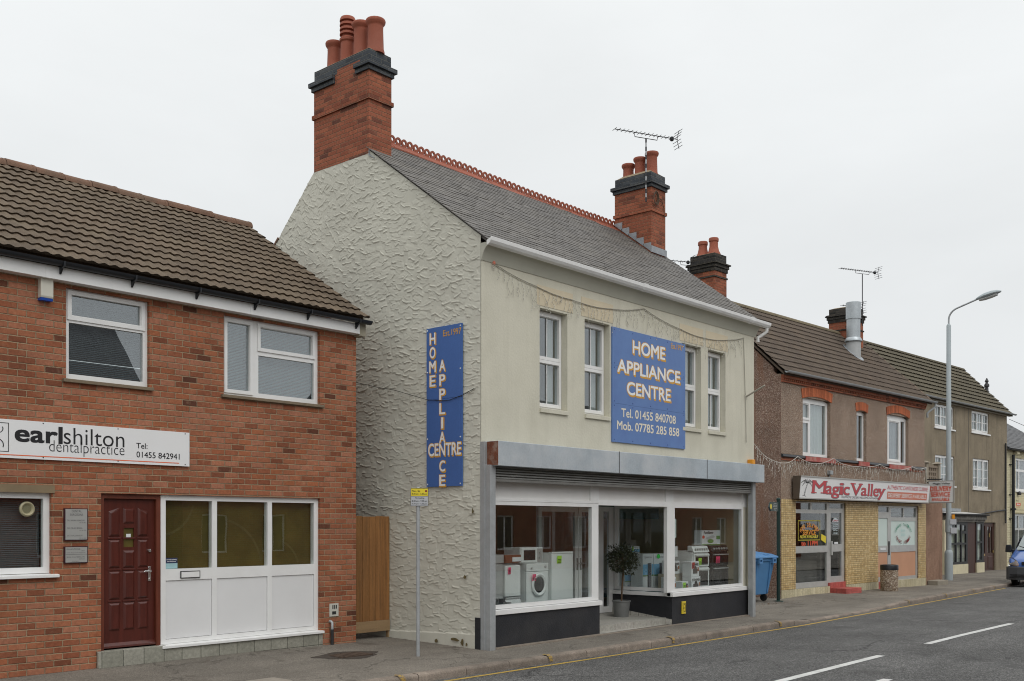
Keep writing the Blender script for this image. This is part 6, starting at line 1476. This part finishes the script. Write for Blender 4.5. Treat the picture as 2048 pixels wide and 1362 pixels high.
# potted bay tree in the entrance
tx, ty = 17.28, 12.12; tz = -.03
PT = thing('potted_tree', (tx, ty, tz), 'standard bay tree with round leafy head in grey zinc pot at the entrance', 'potted tree')
m = MB(); m.lathe((tx, ty, tz), [(.135, 0), (.14, .02), (.178, .36), (.19, .37), (.19, .39), (.17, .39), (.165, .34), (.0, .335)], 28); m.build('pot', zinc, PT, smooth=40)
m = MB(); m.lathe((tx, ty, tz + .33), [(.165, 0), (.1, .02), (.0, .025)], 16); m.build('soil', soil, PT)
m = MB(); m.tube([(tx - .0, ty, tz + .3), (tx + .02, ty, tz + .6), (tx + .05, ty - .01, tz + .95), (tx + .04, ty, tz + 1.35)], [.018, .017, .016, .012], 8)
for i in range(26):
    d = Vector((random.gauss(0, 1), random.gauss(0, 1), random.gauss(.1, .8))).normalized(); p0 = Vector((tx + .04, ty, tz + random.uniform(1.05, 1.3))); m.tube([p0, p0 + d * .12 + Vector((0, 0, .02)), p0 + d * random.uniform(.2, .26)], [.007, .005, .003], 5)
m.build('trunk', bark, PT, smooth=50)
m = MB(); c0 = Vector((tx + .04, ty, tz + 1.22))
for i in range(1800):
    d = Vector((random.gauss(0, 1), random.gauss(0, 1), random.gauss(0, 1))).normalized()
    rr = .31 * (random.random() ** .32) * (1 + .14 * math.sin(5 * d.x + 3 * d.z + 2) + .1 * math.sin(7 * d.y - 4 * d.z)); p = c0 + Vector((d.x * rr, d.y * rr, d.z * rr * .98))
    ax = (d + Vector((random.gauss(0, .7), random.gauss(0, .7), random.gauss(.2, .6)))).normalized(); sd_ = ax.cross(Vector((random.gauss(0, 1), random.gauss(0, 1), random.gauss(0, 1)))).normalized(); nn_ = ax.cross(sd_)
    L, wd = random.uniform(.045, .075), random.uniform(.009, .014); m.r = random.random()
    m.add([p, p + ax * L * .45 + sd_ * wd + nn_ * .004, p + ax * L, p + ax * L * .45 - sd_ * wd + nn_ * .004], [(0, 1, 2), (0, 2, 3)], raw=True)
m.build('crown', leaf, PT)
# ---- goods in the left window
fz = .50
def price(root, x, y, z, mat, w_=.075, h=.09, nm='price_card'):
    m = MB(); m.add([(x, y - .004, z), (x + w_, y - .004, z + .003), (x + w_ - .002, y - .012, z + h), (x + .002, y - .012, z + h)], [(0, 1, 2, 3)])
    o = m.build(nm, mat, root); m = MB()
    for q in range(3): m.box(x + .012, x + w_ - .015, y - .0135, y - .0125, z + .02 + q * .024, z + .028 + q * .024)
    m.build('price_scribble', ink_black, o)
def body(root, x0, x1, y0, y1, z0, z1, front=appl_white, side=appl_grey, name='cabinet'):
    m = MB(); m.box(x0, x1, y0 + .02, y1, z0 + .03, z1); m.box(x0 + .03, x1 - .03, y0 + .05, y1 - .03, z0, z0 + .03); return m.build(name, side, root, bevel=.006)
Wm = thing('washing_machine', (14.12, 11.95, fz), 'white washing machine with round porthole and pink price card in left window', 'washing machine')
body(Wm, 13.82, 14.42, 11.72, 12.25, fz, 1.205, side=appl_white); m = MB(); m.box(13.82, 14.42, 11.70, 11.738, fz + .03, 1.06); m.box(13.815, 14.425, 11.695, 11.735, 1.065, 1.205); m.build('front_panel', appl_white, Wm, bevel=.008)
m = MB(); m.lathe((14.14, 11.70, .83), [(.165, .0), (.195, -.005), (.205, -.03), (.18, -.045), (.145, -.03), (.135, .01)], 32, 't'); m.build('door_ring', appl_white, Wm, smooth=40)
m = MB(); m.lathe((14.14, 11.69, .83), [(.142, -.01), (.10, -.022), (.0, -.03)], 28, 't'); m.build('porthole', pbr('porthole_glass', (.025, .028, .03), .08, .1), Wm, smooth=60)
m = MB(); m.lathe((13.95, 11.695, 1.13), [(.022, 0), (.022, -.015), (.018, -.02)], 14, 't'); m.lathe((14.33, 11.695, 1.14), [(.022, 0), (.022, -.015)], 14, 't'); m.build('dial', appl_silver, Wm); price(Wm, 13.93, 11.665, .90, tag_pink, .10, .12)
Mw = thing('microwave_oven', (14.07, 11.95, 1.21), 'white microwave oven with film wrap standing on the washing machine', 'microwave')
m = MB(); m.box(13.72, 14.345, 11.76, 12.14, 1.208, 1.49); m.build('cabinet', appl_white, Mw, bevel=.012)
m = MB(); m.box(13.735, 14.17, 11.745, 11.758, 1.225, 1.475); m.build('door', appl_white, Mw, bevel=.006); m = MB(); m.box(13.80, 14.11, 11.738, 11.744, 1.265, 1.44); m.build('door_window', appl_dark, Mw)
m = MB(); m.box(14.19, 14.32, 11.75, 11.758, 1.23, 1.47); m.lathe((14.255, 11.748, 1.40), [(.028, 0), (.028, -.012)], 14, 't'); m.lathe((14.255, 11.748, 1.31), [(.028, 0), (.028, -.012)], 14, 't'); m.build('controls', appl_silver, Mw)
Fg = thing('tall_fridge', (14.78, 12, fz), 'tall plain white fridge with lime price card at right of left window', 'fridge')
body(Fg, 14.43, 15.04, 11.66, 12.2, fz, 1.375, side=appl_white); m = MB(); m.box(14.425, 15.045, 11.62, 11.665, fz + .04, 1.365); m.build('door', appl_white, Fg, bevel=.012); m = MB(); m.box(14.43, 15.04, 11.615, 11.7, 1.368, 1.40); m.build('worktop', appl_white, Fg, bevel=.006)
price(Fg, 14.56, 11.615, 1.19, tag_green, .13, .14)
Dw = thing('small_freezer', (13.3, 11.98, fz), 'smaller grey-sided white freezer with pink price card at left of left window', 'freezer')
m = MB(); m.box(12.96, 13.01, 11.78, 11.85, fz, .63); m.box(13.55, 13.60, 11.78, 11.85, fz, .63); m.box(12.96, 13.6, 12.15, 12.2, fz, .63); m.build('stand', appl_grey, Dw)
m = MB(); m.box(12.93, 13.62, 11.72, 12.25, .63, 1.23); m.box(12.93, 13.62, 11.70, 12.25, 1.232, 1.37); m.build('cabinet', appl_grey, Dw, bevel=.006); m = MB(); m.box(13.225, 13.63, 11.67, 11.718, .66, 1.19); m.build('door', appl_white, Dw, bevel=.012); m = MB(); m.box(13.225, 13.63, 11.665, 11.70, 1.235, 1.37); m.build('control_panel', wall_in_red, Dw); price(Dw, 13.29, 11.664, 1.04, tag_pink, .07, .12)
m = MB(); m.box(13.40, 13.62, 11.655, 11.664, 1.255, 1.33); m.build('brand_plate', card_white, Dw)
Hb = thing('wheel_rack', (13.35, 11.45, fz), 'small pale metal bracket rack on carpet in left window corner', 'rack')
m = MB(); m.prism([(11.38, fz), (11.42, fz + .04), (11.47, fz + .13), (11.46, fz + .17), (11.44, fz + .16), (11.45, fz + .13), (11.40, fz + .06), (11.36, fz + .01)], 12.98, 13.36, 's')
for a in (12.98, 13.35): m.box(a, a + .015, 11.32, 11.5, fz, fz + .10)
m.build('rail', appl_silver, Hb, bevel=.004)
Ex = thing('fire_extinguisher', (12.42, 11.6, fz), 'red fire extinguisher at left edge of left display window', 'fire extinguisher')
m = MB(); m.lathe((12.44, 11.5, 1.19), [(.04, 0), (.055, .01), (.055, .20), (.03, .25), (.015, .26)], 16); m.lathe((12.44, 11.5, .88), [(.02, 0), (.03, .02), (.02, .05)], 10); m.build('cylinder', extinguisher_red, Ex, smooth=40); m = MB(); m.box(12.415, 12.465, 11.47, 11.52, 1.45, 1.5); m.box(12.38, 12.42, 11.52, 11.56, fz, 1.45); m.build('valve', card_white, Ex)
Yb = thing('yellow_handle', (15.0, 12.4, .5), 'bright yellow curved trolley handle behind left window', 'trolley')
m = MB(); m.tube([(15.42, 12.5, .05), (15.46, 12.5, .7), (15.52, 12.5, .93), (15.58, 12.5, .97), (15.63, 12.5, .9)], .028, 8); m.build('handle', yellow_clean, Yb, smooth=50); m = MB(); m.box(15.36, 15.6, 12.42, 12.58, .03, .06); m.build('foot', metal_dark, Yb)
# ---- goods in the right window
def cooker(x0, x1, front, dark, label, nm):
    o = thing(nm, ((x0 + x1) / 2, 11.75, fz), label, 'cooker', 'cookers in the right window')
    m = MB(); m.box(x0, x1, 11.54, 12.08, fz, 1.33); m.prism([(11.50, 1.30), (11.56, 1.43), (11.66, 1.44), (11.66, 1.30)], x0, x1, 's'); m.build('cabinet', dark if front is appl_dark else appl_white, o, bevel=.006)
    tr = appl_silver
    for (z0, z1, nm2) in ((1.0, 1.27, 'grill_door'), (.56, .97, 'oven_door')):
        m = MB(); m.box(x0 + .01, x1 - .01, 11.505, 11.538, z0, z1); d = m.build(nm2, front, o, bevel=.006)
        m = MB(); m.box(x0 + .07, x1 - .07, 11.50, 11.504, z0 + .035, z1 - .07); m.build('door_glass', appl_dark if front is not appl_dark else pbr('oven_glass', (.012, .012, .012), .08), d)
        m = MB(); m.box(x0 + .05, x1 - .05, 11.47, 11.49, z1 - .045, z1 - .02); m.box(x0 + .05, x0 + .07, 11.48, 11.51, z1 - .045, z1 - .02); m.box(x1 - .07, x1 - .05, 11.48, 11.51, z1 - .045, z1 - .02); m.build('handle', tr if front is appl_dark else appl_white, d, bevel=.003)
    m = MB()
    for q in range(6): m.lathe((x0 + .09 + (x1 - x0 - .18) * q / 5, 11.525, 1.365), [(.024, .0), (.022, -.03), (.012, -.034)], 12, 't')
    m.build('knobs', tr, o, smooth=40); return o
ck = cooker(19.05, 19.69, appl_white, appl_dark, 'white cooker with two ovens and lime price card in right window', 'cooker'); price(ck, 19.15, 11.462, 1.03, tag_green, .13, .15)
ck2 = cooker(19.80, 20.52, appl_dark, appl_dark, 'black cooker with silver knobs and pink price card in right window', 'cooker'); price(ck2, 19.88, 11.462, 1.05, tag_pink, .17, .15)
Bx = thing('appliance_box', (20.0, 11.75, 1.44), 'white and green food sealer carton standing on the black cooker', 'carton')
m = MB(); m.box(19.63, 20.42, 11.66, 11.85, 1.445, 1.765); m.build('carton', card_white, Bx, bevel=.004)
m = MB(); m.text('FoodSaver', 19.72, 20.12, 1.69, 1.745, 11.656, .02); m.build('lettering', ink_black, Bx)
m = MB(); m.box(19.635, 20.415, 11.653, 11.659, 1.447, 1.462); m.prism([(20.0 + .13 * math.cos(R(a)), 1.53 + .045 * math.sin(R(a))) for a in range(0, 360, 30)], 11.654, 11.659, 't'); m.box(20.25, 20.40, 11.654, 11.659, 1.57, 1.645); m.build('green_print', pbr('ink_leaf_green', (.16, .30, .08), .5), Bx)
m = MB(); m.prism([(19.70 + .05 * math.cos(R(a)), 1.62 + .035 * math.sin(R(a))) for a in range(0, 360, 30)], 11.654, 11.659, 't'); m.build('orange_flash', ink_scarlet, Bx)
m = MB(); m.add([(19.78, 11.655, 1.60), (20.1, 11.655, 1.66), (20.2, 11.655, 1.62), (19.9, 11.655, 1.55)], [(0, 1, 2, 3)]); m.build('picture', pbr('print_pale_grey', (.48, .50, .50), .5), Bx)
def fan_box(x0, x1, y, z0, z1, label, fan=True, extra=None, cat='carton', grp='boxed goods in the right window'):
    o = thing('carton', ((x0 + x1) / 2, y, z0), label, cat, grp)
    m = MB(); m.box(x0, x1, y, y + .3, z0, z1); m.build('box', card_white, o, bevel=.004)
    h = z1 - z0; m = MB(); m.box(x0 + .004, x1 - .004, y - .004, y, z0 + h * .42, z0 + h * .72); m.box(x1, x1 + .004, y + .01, y + .29, z0 + h * .3, z0 + h * .7); m.build('sky_print', card_blue, o)
    m = MB(); m.box(x0 + .004, x1 - .004, y - .0045, y - .0005, z0 + h * .40, z0 + h * .44); m.build('grass_print', pbr('print_grass', (.18, .30, .12), .6, .3, 40), o)
    m = MB(); m.text('TOWER FAN' if fan else 'HEATER', x0 + .05, x1 - .06, z1 - h * .12, z1 - h * .075, y - .004, .0); m.build('lettering', ink_grey, o)
    if fan:
        xc = x0 + (x1 - x0) * .62; m = MB(); m.box(xc - .07, xc + .05, y - .006, y - .002, z0 + .05, z1 - h * .25); m.build('fan_print', pbr('print_dark_grey', (.10, .10, .11), .4), o); m = MB(); m.box(xc + .05, xc + .075, y - .006, y - .002, z0 + .05, z1 - h * .25); m.build('fan_edge_print', appl_silver, o)
    else:
        m = MB(); 
        for q in (.25, .7): m.prism([(x0 + (x1 - x0) * q + .035 * math.cos(R(a)), z0 + h * .2 + .035 * math.sin(R(a))) for a in range(0, 360, 30)], y - .005, y - .001, 't')
        m.build('round_print', pbr('print_slate_blue', (.2, .27, .34), .5), o)
    return o
f1 = fan_box(18.02, 18.42, 12.1, fz, 1.28, 'tall tower fan carton, left of the pair behind the entrance side window')
f2 = fan_box(18.44, 18.88, 12.1, fz, 1.275, 'tall tower fan carton with round green sticker behind entrance side window'); m = MB(); m.prism([(18.60 + .06 * math.cos(R(a)), 1.22 + .05 * math.sin(R(a))) for a in range(0, 360, 30)], 12.09, 12.096, 't'); m.build('sticker', tag_emerald, f2)
fan_box(17.90, 18.42, 12.47, fz, .97, 'heater carton at bottom of the stack behind the bay tree', False); f4 = fan_box(17.92, 18.40, 12.47, .972, 1.22, 'middle carton in the stack behind the bay tree', False); f5 = fan_box(18.1, 18.42, 12.45, 1.222, 1.43, 'topmost carton of the stack with lime price card', False); price(f5, 18.12, 12.445, 1.33, tag_green, .06, .1)
def pan_box(x0, x1, y, z0, z1, label, tagm=None, ty='STEAMER'):
    o = thing('carton', ((x0 + x1) / 2, y, z0), label, 'carton', 'boxed goods in the right window')
    m = MB(); m.box(x0, x1, y, y + .22, z0, z1); m.build('box', card_white, o, bevel=.004); h = z1 - z0
    m = MB(); m.box(x0 + .2 * (x1 - x0), x1 - .25 * (x1 - x0), y - .005, y - .001, z0 + h * .2, z0 + h * .5); m.lathe(((x0 + x1) / 2, y - .003, z0 + h * .5), [(.06, -.001), (.06, .001)], 14, 't'); m.build('pan_print', pbr('print_pan_dark', (.07, .05, .04), .4), o)
    m = MB(); m.text(ty, x0 + .03, x1 - .03, z1 - .09, z1 - .04, y - .004, .03); m.build('lettering', ink_black, o)
    m = MB(); m.box(x1 - .07, x1 - .015, y - .005, y - .001, z0 + h * .35, z0 + h * .6); m.build('photo_print', pbr('print_orange_brown', (.36, .15, .08), .5), o)
    if tagm: price(o, x0 + .01, y - .006, z1 - .15, tagm, .1, .13)
    return o
pan_box(18.78, 19.14, 11.40, fz, .80, 'cooking pot carton at bottom of two before white cooker'); pan_box(18.78, 19.09, 11.40, .802, 1.12, 'cooking pot carton with red price card, on top of another', extinguisher_red)
pan_box(18.46, 18.80, 11.70, fz + .36, 1.13, 'wide carton behind the pot cartons by the mullion', None, 'CASSEROLE'); m = MB(); m.box(18.44, 18.98, 11.72, 12.0, fz, fz + .358); tag(m.build('plain_carton', card_brown, org=(18.7, 11.85, fz), bevel=.004), 'plain buff carton carrying the wide carton by the mullion', 'carton')
pan_box(18.0, 18.22, 11.42, fz, .82, 'small carton with lime price card nearest the corner mullion', tag_green, 'KETTLE'); pan_box(18.36, 18.6, 11.36, fz, .72, 'smallest carton with lime price card low by the mullion', tag_green, 'IRON')
m = MB(); m.box(17.83, 18.02, 11.292, 11.296, 1.62, 2.0); m.box(17.84, 18.01, 11.290, 11.292, 1.64, 1.98); tag(m.build('window_notice', frosted, org=(17.92, 11.29, 1.62)), 'pale green notice stuck high inside right window by mullion', 'notice')
m = MB(); m.box(17.83, 18.07, 11.292, 11.296, 1.24, 1.45); 
for q in range(4): m.box(17.86, 18.03, 11.290, 11.292, 1.28 + q * .035, 1.288 + q * .035)
tag(m.build('window_notice', card_white, org=(17.95, 11.29, 1.24)), 'white notice stuck lower inside right window by mullion', 'notice')
# ------------------------------------------------------------------ blue van at the kerb
fv = Fr(40.5, 10.38, 1)                      # s = along the van from its nose, t = across
gv = rz(41, 10) 
VN = thing('parked_van', fv(2.4, 0, gv), 'blue van with grey bumper parked at kerb at right edge', 'van')
ST = [(0.0, .42, .70, .72), (.05, .30, .92, .86), (.2, .27, 1.02, .93), (.5, .25, 1.15, .95), (.85, .25, 1.30, .955), (1.25, .25, 1.66, .955), (1.62, .25, 1.94, .95), (2.1, .25, 2.0, .95), (3.2, .25, 2.0, .95), (4.6, .27, 1.99, .95), (4.78, .35, 1.9, .93), (4.82, .5, 1.3, .9)]
m = MB(fv); vs = []; nn = 16
for (x, z0, z1, hw) in ST:
    h = z1 - z0; tum = .82 if z1 > 1.5 else .96
    ring = [(-.86, 0), (-1, .08), (-1, .45), (-.985, .55), (-.5 * (1 + tum), .75), (-tum, .93), (-tum * .93, .985), (-tum * .5, 1), (tum * .5, 1), (tum * .93, .985), (tum, .93), (.5 * (1 + tum), .75), (.985, .55), (1, .45), (1, .08), (.86, 0)]
    vs += [(x, hw * a, gv + z0 + h * b) for a, b in ring]
m.add(vs, [(i * nn + k, i * nn + (k + 1) % nn, (i + 1) * nn + (k + 1) % nn, (i + 1) * nn + k) for i in range(len(ST) - 1) for k in range(nn)] + [tuple(range(nn)), tuple(range((len(ST) - 1) * nn, len(ST) * nn))])
vb = m.build('body', van_blue, VN, smooth=50)
m = MB(fv); m.prism([(-.10, -.55), (-.11, .55), (-.03, .85), (.1, .975), (.7, .985), (.7, .9), (.1, .9), (.1, -.9), (.7, -.9), (.7, -.985), (.1, -.975), (-.03, -.85)], gv + .24, gv + .72, 'z'); bm = m.build('bumper', bumper_grey, VN, bevel=.03)
m = MB(fv)
for q in range(3): m.box(-.125, -.1, -.80, -.25, gv + .32 + q * .05, gv + .345 + q * .05); m.box(-.125, -.1, .25, .80, gv + .32 + q * .05, gv + .345 + q * .05)
m.build('bumper_grille', rubber, bm)
m = MB(fv); m.add([(.80, -.80, gv + 1.325), (.80, .80, gv + 1.325), (1.58, .72, gv + 1.905), (1.58, -.72, gv + 1.905), (.84, -.86, gv + 1.31), (.84, .86, gv + 1.31)], [(0, 1, 2, 3)]); ws = m.build('windscreen', pbr('windscreen_glass', (.20, .24, .24), .06, .1, 3, coat=1.), VN)
m = MB(fv); m.tube([(.79, -.5, gv + 1.34), (1.02, .2, gv + 1.49)], .012, 6); m.tube([(.79, .35, gv + 1.34), (1.0, .8, gv + 1.47)], .012, 6); m.build('wiper', rubber, ws)
for sg in (-1, 1):
    m = MB(fv); m.add([(-.02, sg * .50, gv + .78), (.0, sg * .84, gv + .80), (.30, sg * .955, gv + .90), (.42, sg * .945, gv + 1.06), (.20, sg * .80, gv + 1.06), (.02, sg * .58, gv + .93)], [(0, 1, 2, 3, 4, 5)])
    m.add([(-.03, sg * .52, gv + .74), (.0, sg * .85, gv + .745), (.06, sg * .90, gv + .79), (-.02, sg * .52, gv + .79)], [(0, 1, 2, 3)]); m.build('headlight', chrome, VN)
    m = MB(fv); m.frus((.92, 1.08, sg * 1.12 - .11, sg * 1.12 + .11, gv + 1.22), (.93, 1.06, sg * 1.12 - .09, sg * 1.12 + .09, gv + 1.50)); m.box(.97, 1.04, sg * .98 - .06, sg * .98 + .06, gv + 1.27, gv + 1.34); m.build('wing_mirror', plastic_black, VN, bevel=.03)
    m = MB(fv); m.add([(1.15, sg * .962, gv + 1.22), (2.05, sg * .955, gv + 1.22), (2.05, sg * .88, gv + 1.76), (1.62, sg * .88, gv + 1.76)], [(0, 1, 2, 3)]); m.build('side_window', appl_dark, VN)
    for xw in (.85, 3.85):
        m = MB(fv); m.lathe((xw, sg * .84 - .1, gv + .32), [(.2, 0), (.31, .01), (.32, .04), (.32, .16), (.31, .19), (.2, .2)], 26, 't'); wh = m.build('wheel', rubber, VN, smooth=40)
        m = MB(fv); m.lathe((xw, sg * .84 - .105, gv + .32), [(.02, -.0), (.19, .0), (.2, .21), (.02, .21)], 20, 't'); m.build('rim', appl_silver, wh, smooth=40)
m = MB(fv); m.box(-.03, .01, -.42, .42, gv + .78, gv + .90); m.build('grille', plastic_black, VN)
# ------------------------------------------------------------------ houses across the road (seen only as reflections)
def far_house(x0, x1, y1, zr, label):
    o = thing('terraced_house', ((x0 + x1) / 2, y1, -.2), label, 'house', 'houses across the road')
    f = Fr(x1, y1, 180); L = x1 - x0; wn_ = []
    n = max(2, int(L / 2.6))
    for i in range(n):
        a = L * (i + .5) / n; wn_ += [(a - .55, a + .55, 3.3, 4.7), (a - .55, a + .55, .8, 2.3)]
    m = MB(f); m.plate(0, L, -.5, 5.2, 0, .25, wn_); m.prism([(.25, -.5), (7.5, -.5), (7.5, 5.2), (3.8, zr - .1), (.25, 5.3)], 0, .22, 's'); m.prism([(.25, -.5), (7.5, -.5), (7.5, 5.2), (3.8, zr - .1), (.25, 5.3)], L - .22, L, 's'); m.box(.22, L - .22, 7.3, 7.5, -.5, 5.2); m.build('wall', brick_far, o)
    m = MB(f); gable_roof_deck(m, -.15, L + .15, -.3, 5.2, 3.8, zr, 7.8, 5.2, .1); m.build('roof', slate_far, o)
    for (a, b, c_, d_) in wn_:
        m = MB(f); m.plate(a, b, c_, d_, .08, .15, [(a + .06, (a + b) / 2 - .03, c_ + .06, d_ - .06), ((a + b) / 2 + .03, b - .06, c_ + .06, d_ - .06)]); q = m.build('window', pvc_white, o); m = MB(f); m.box(a + .05, b - .05, .12, .13, c_ + .05, d_ - .05); m.build('pane', appl_dark, q)
    return o
far_house(2.0, 20.6, -9.0, 9.8, 'red brick house with slate roof across the road')
far_house(21.2, 29.4, -8.4, 7.0, 'low red brick house with slate roof across the road')
far_house(30, 62, -7.5, 8.3, 'long red brick terrace across the road')
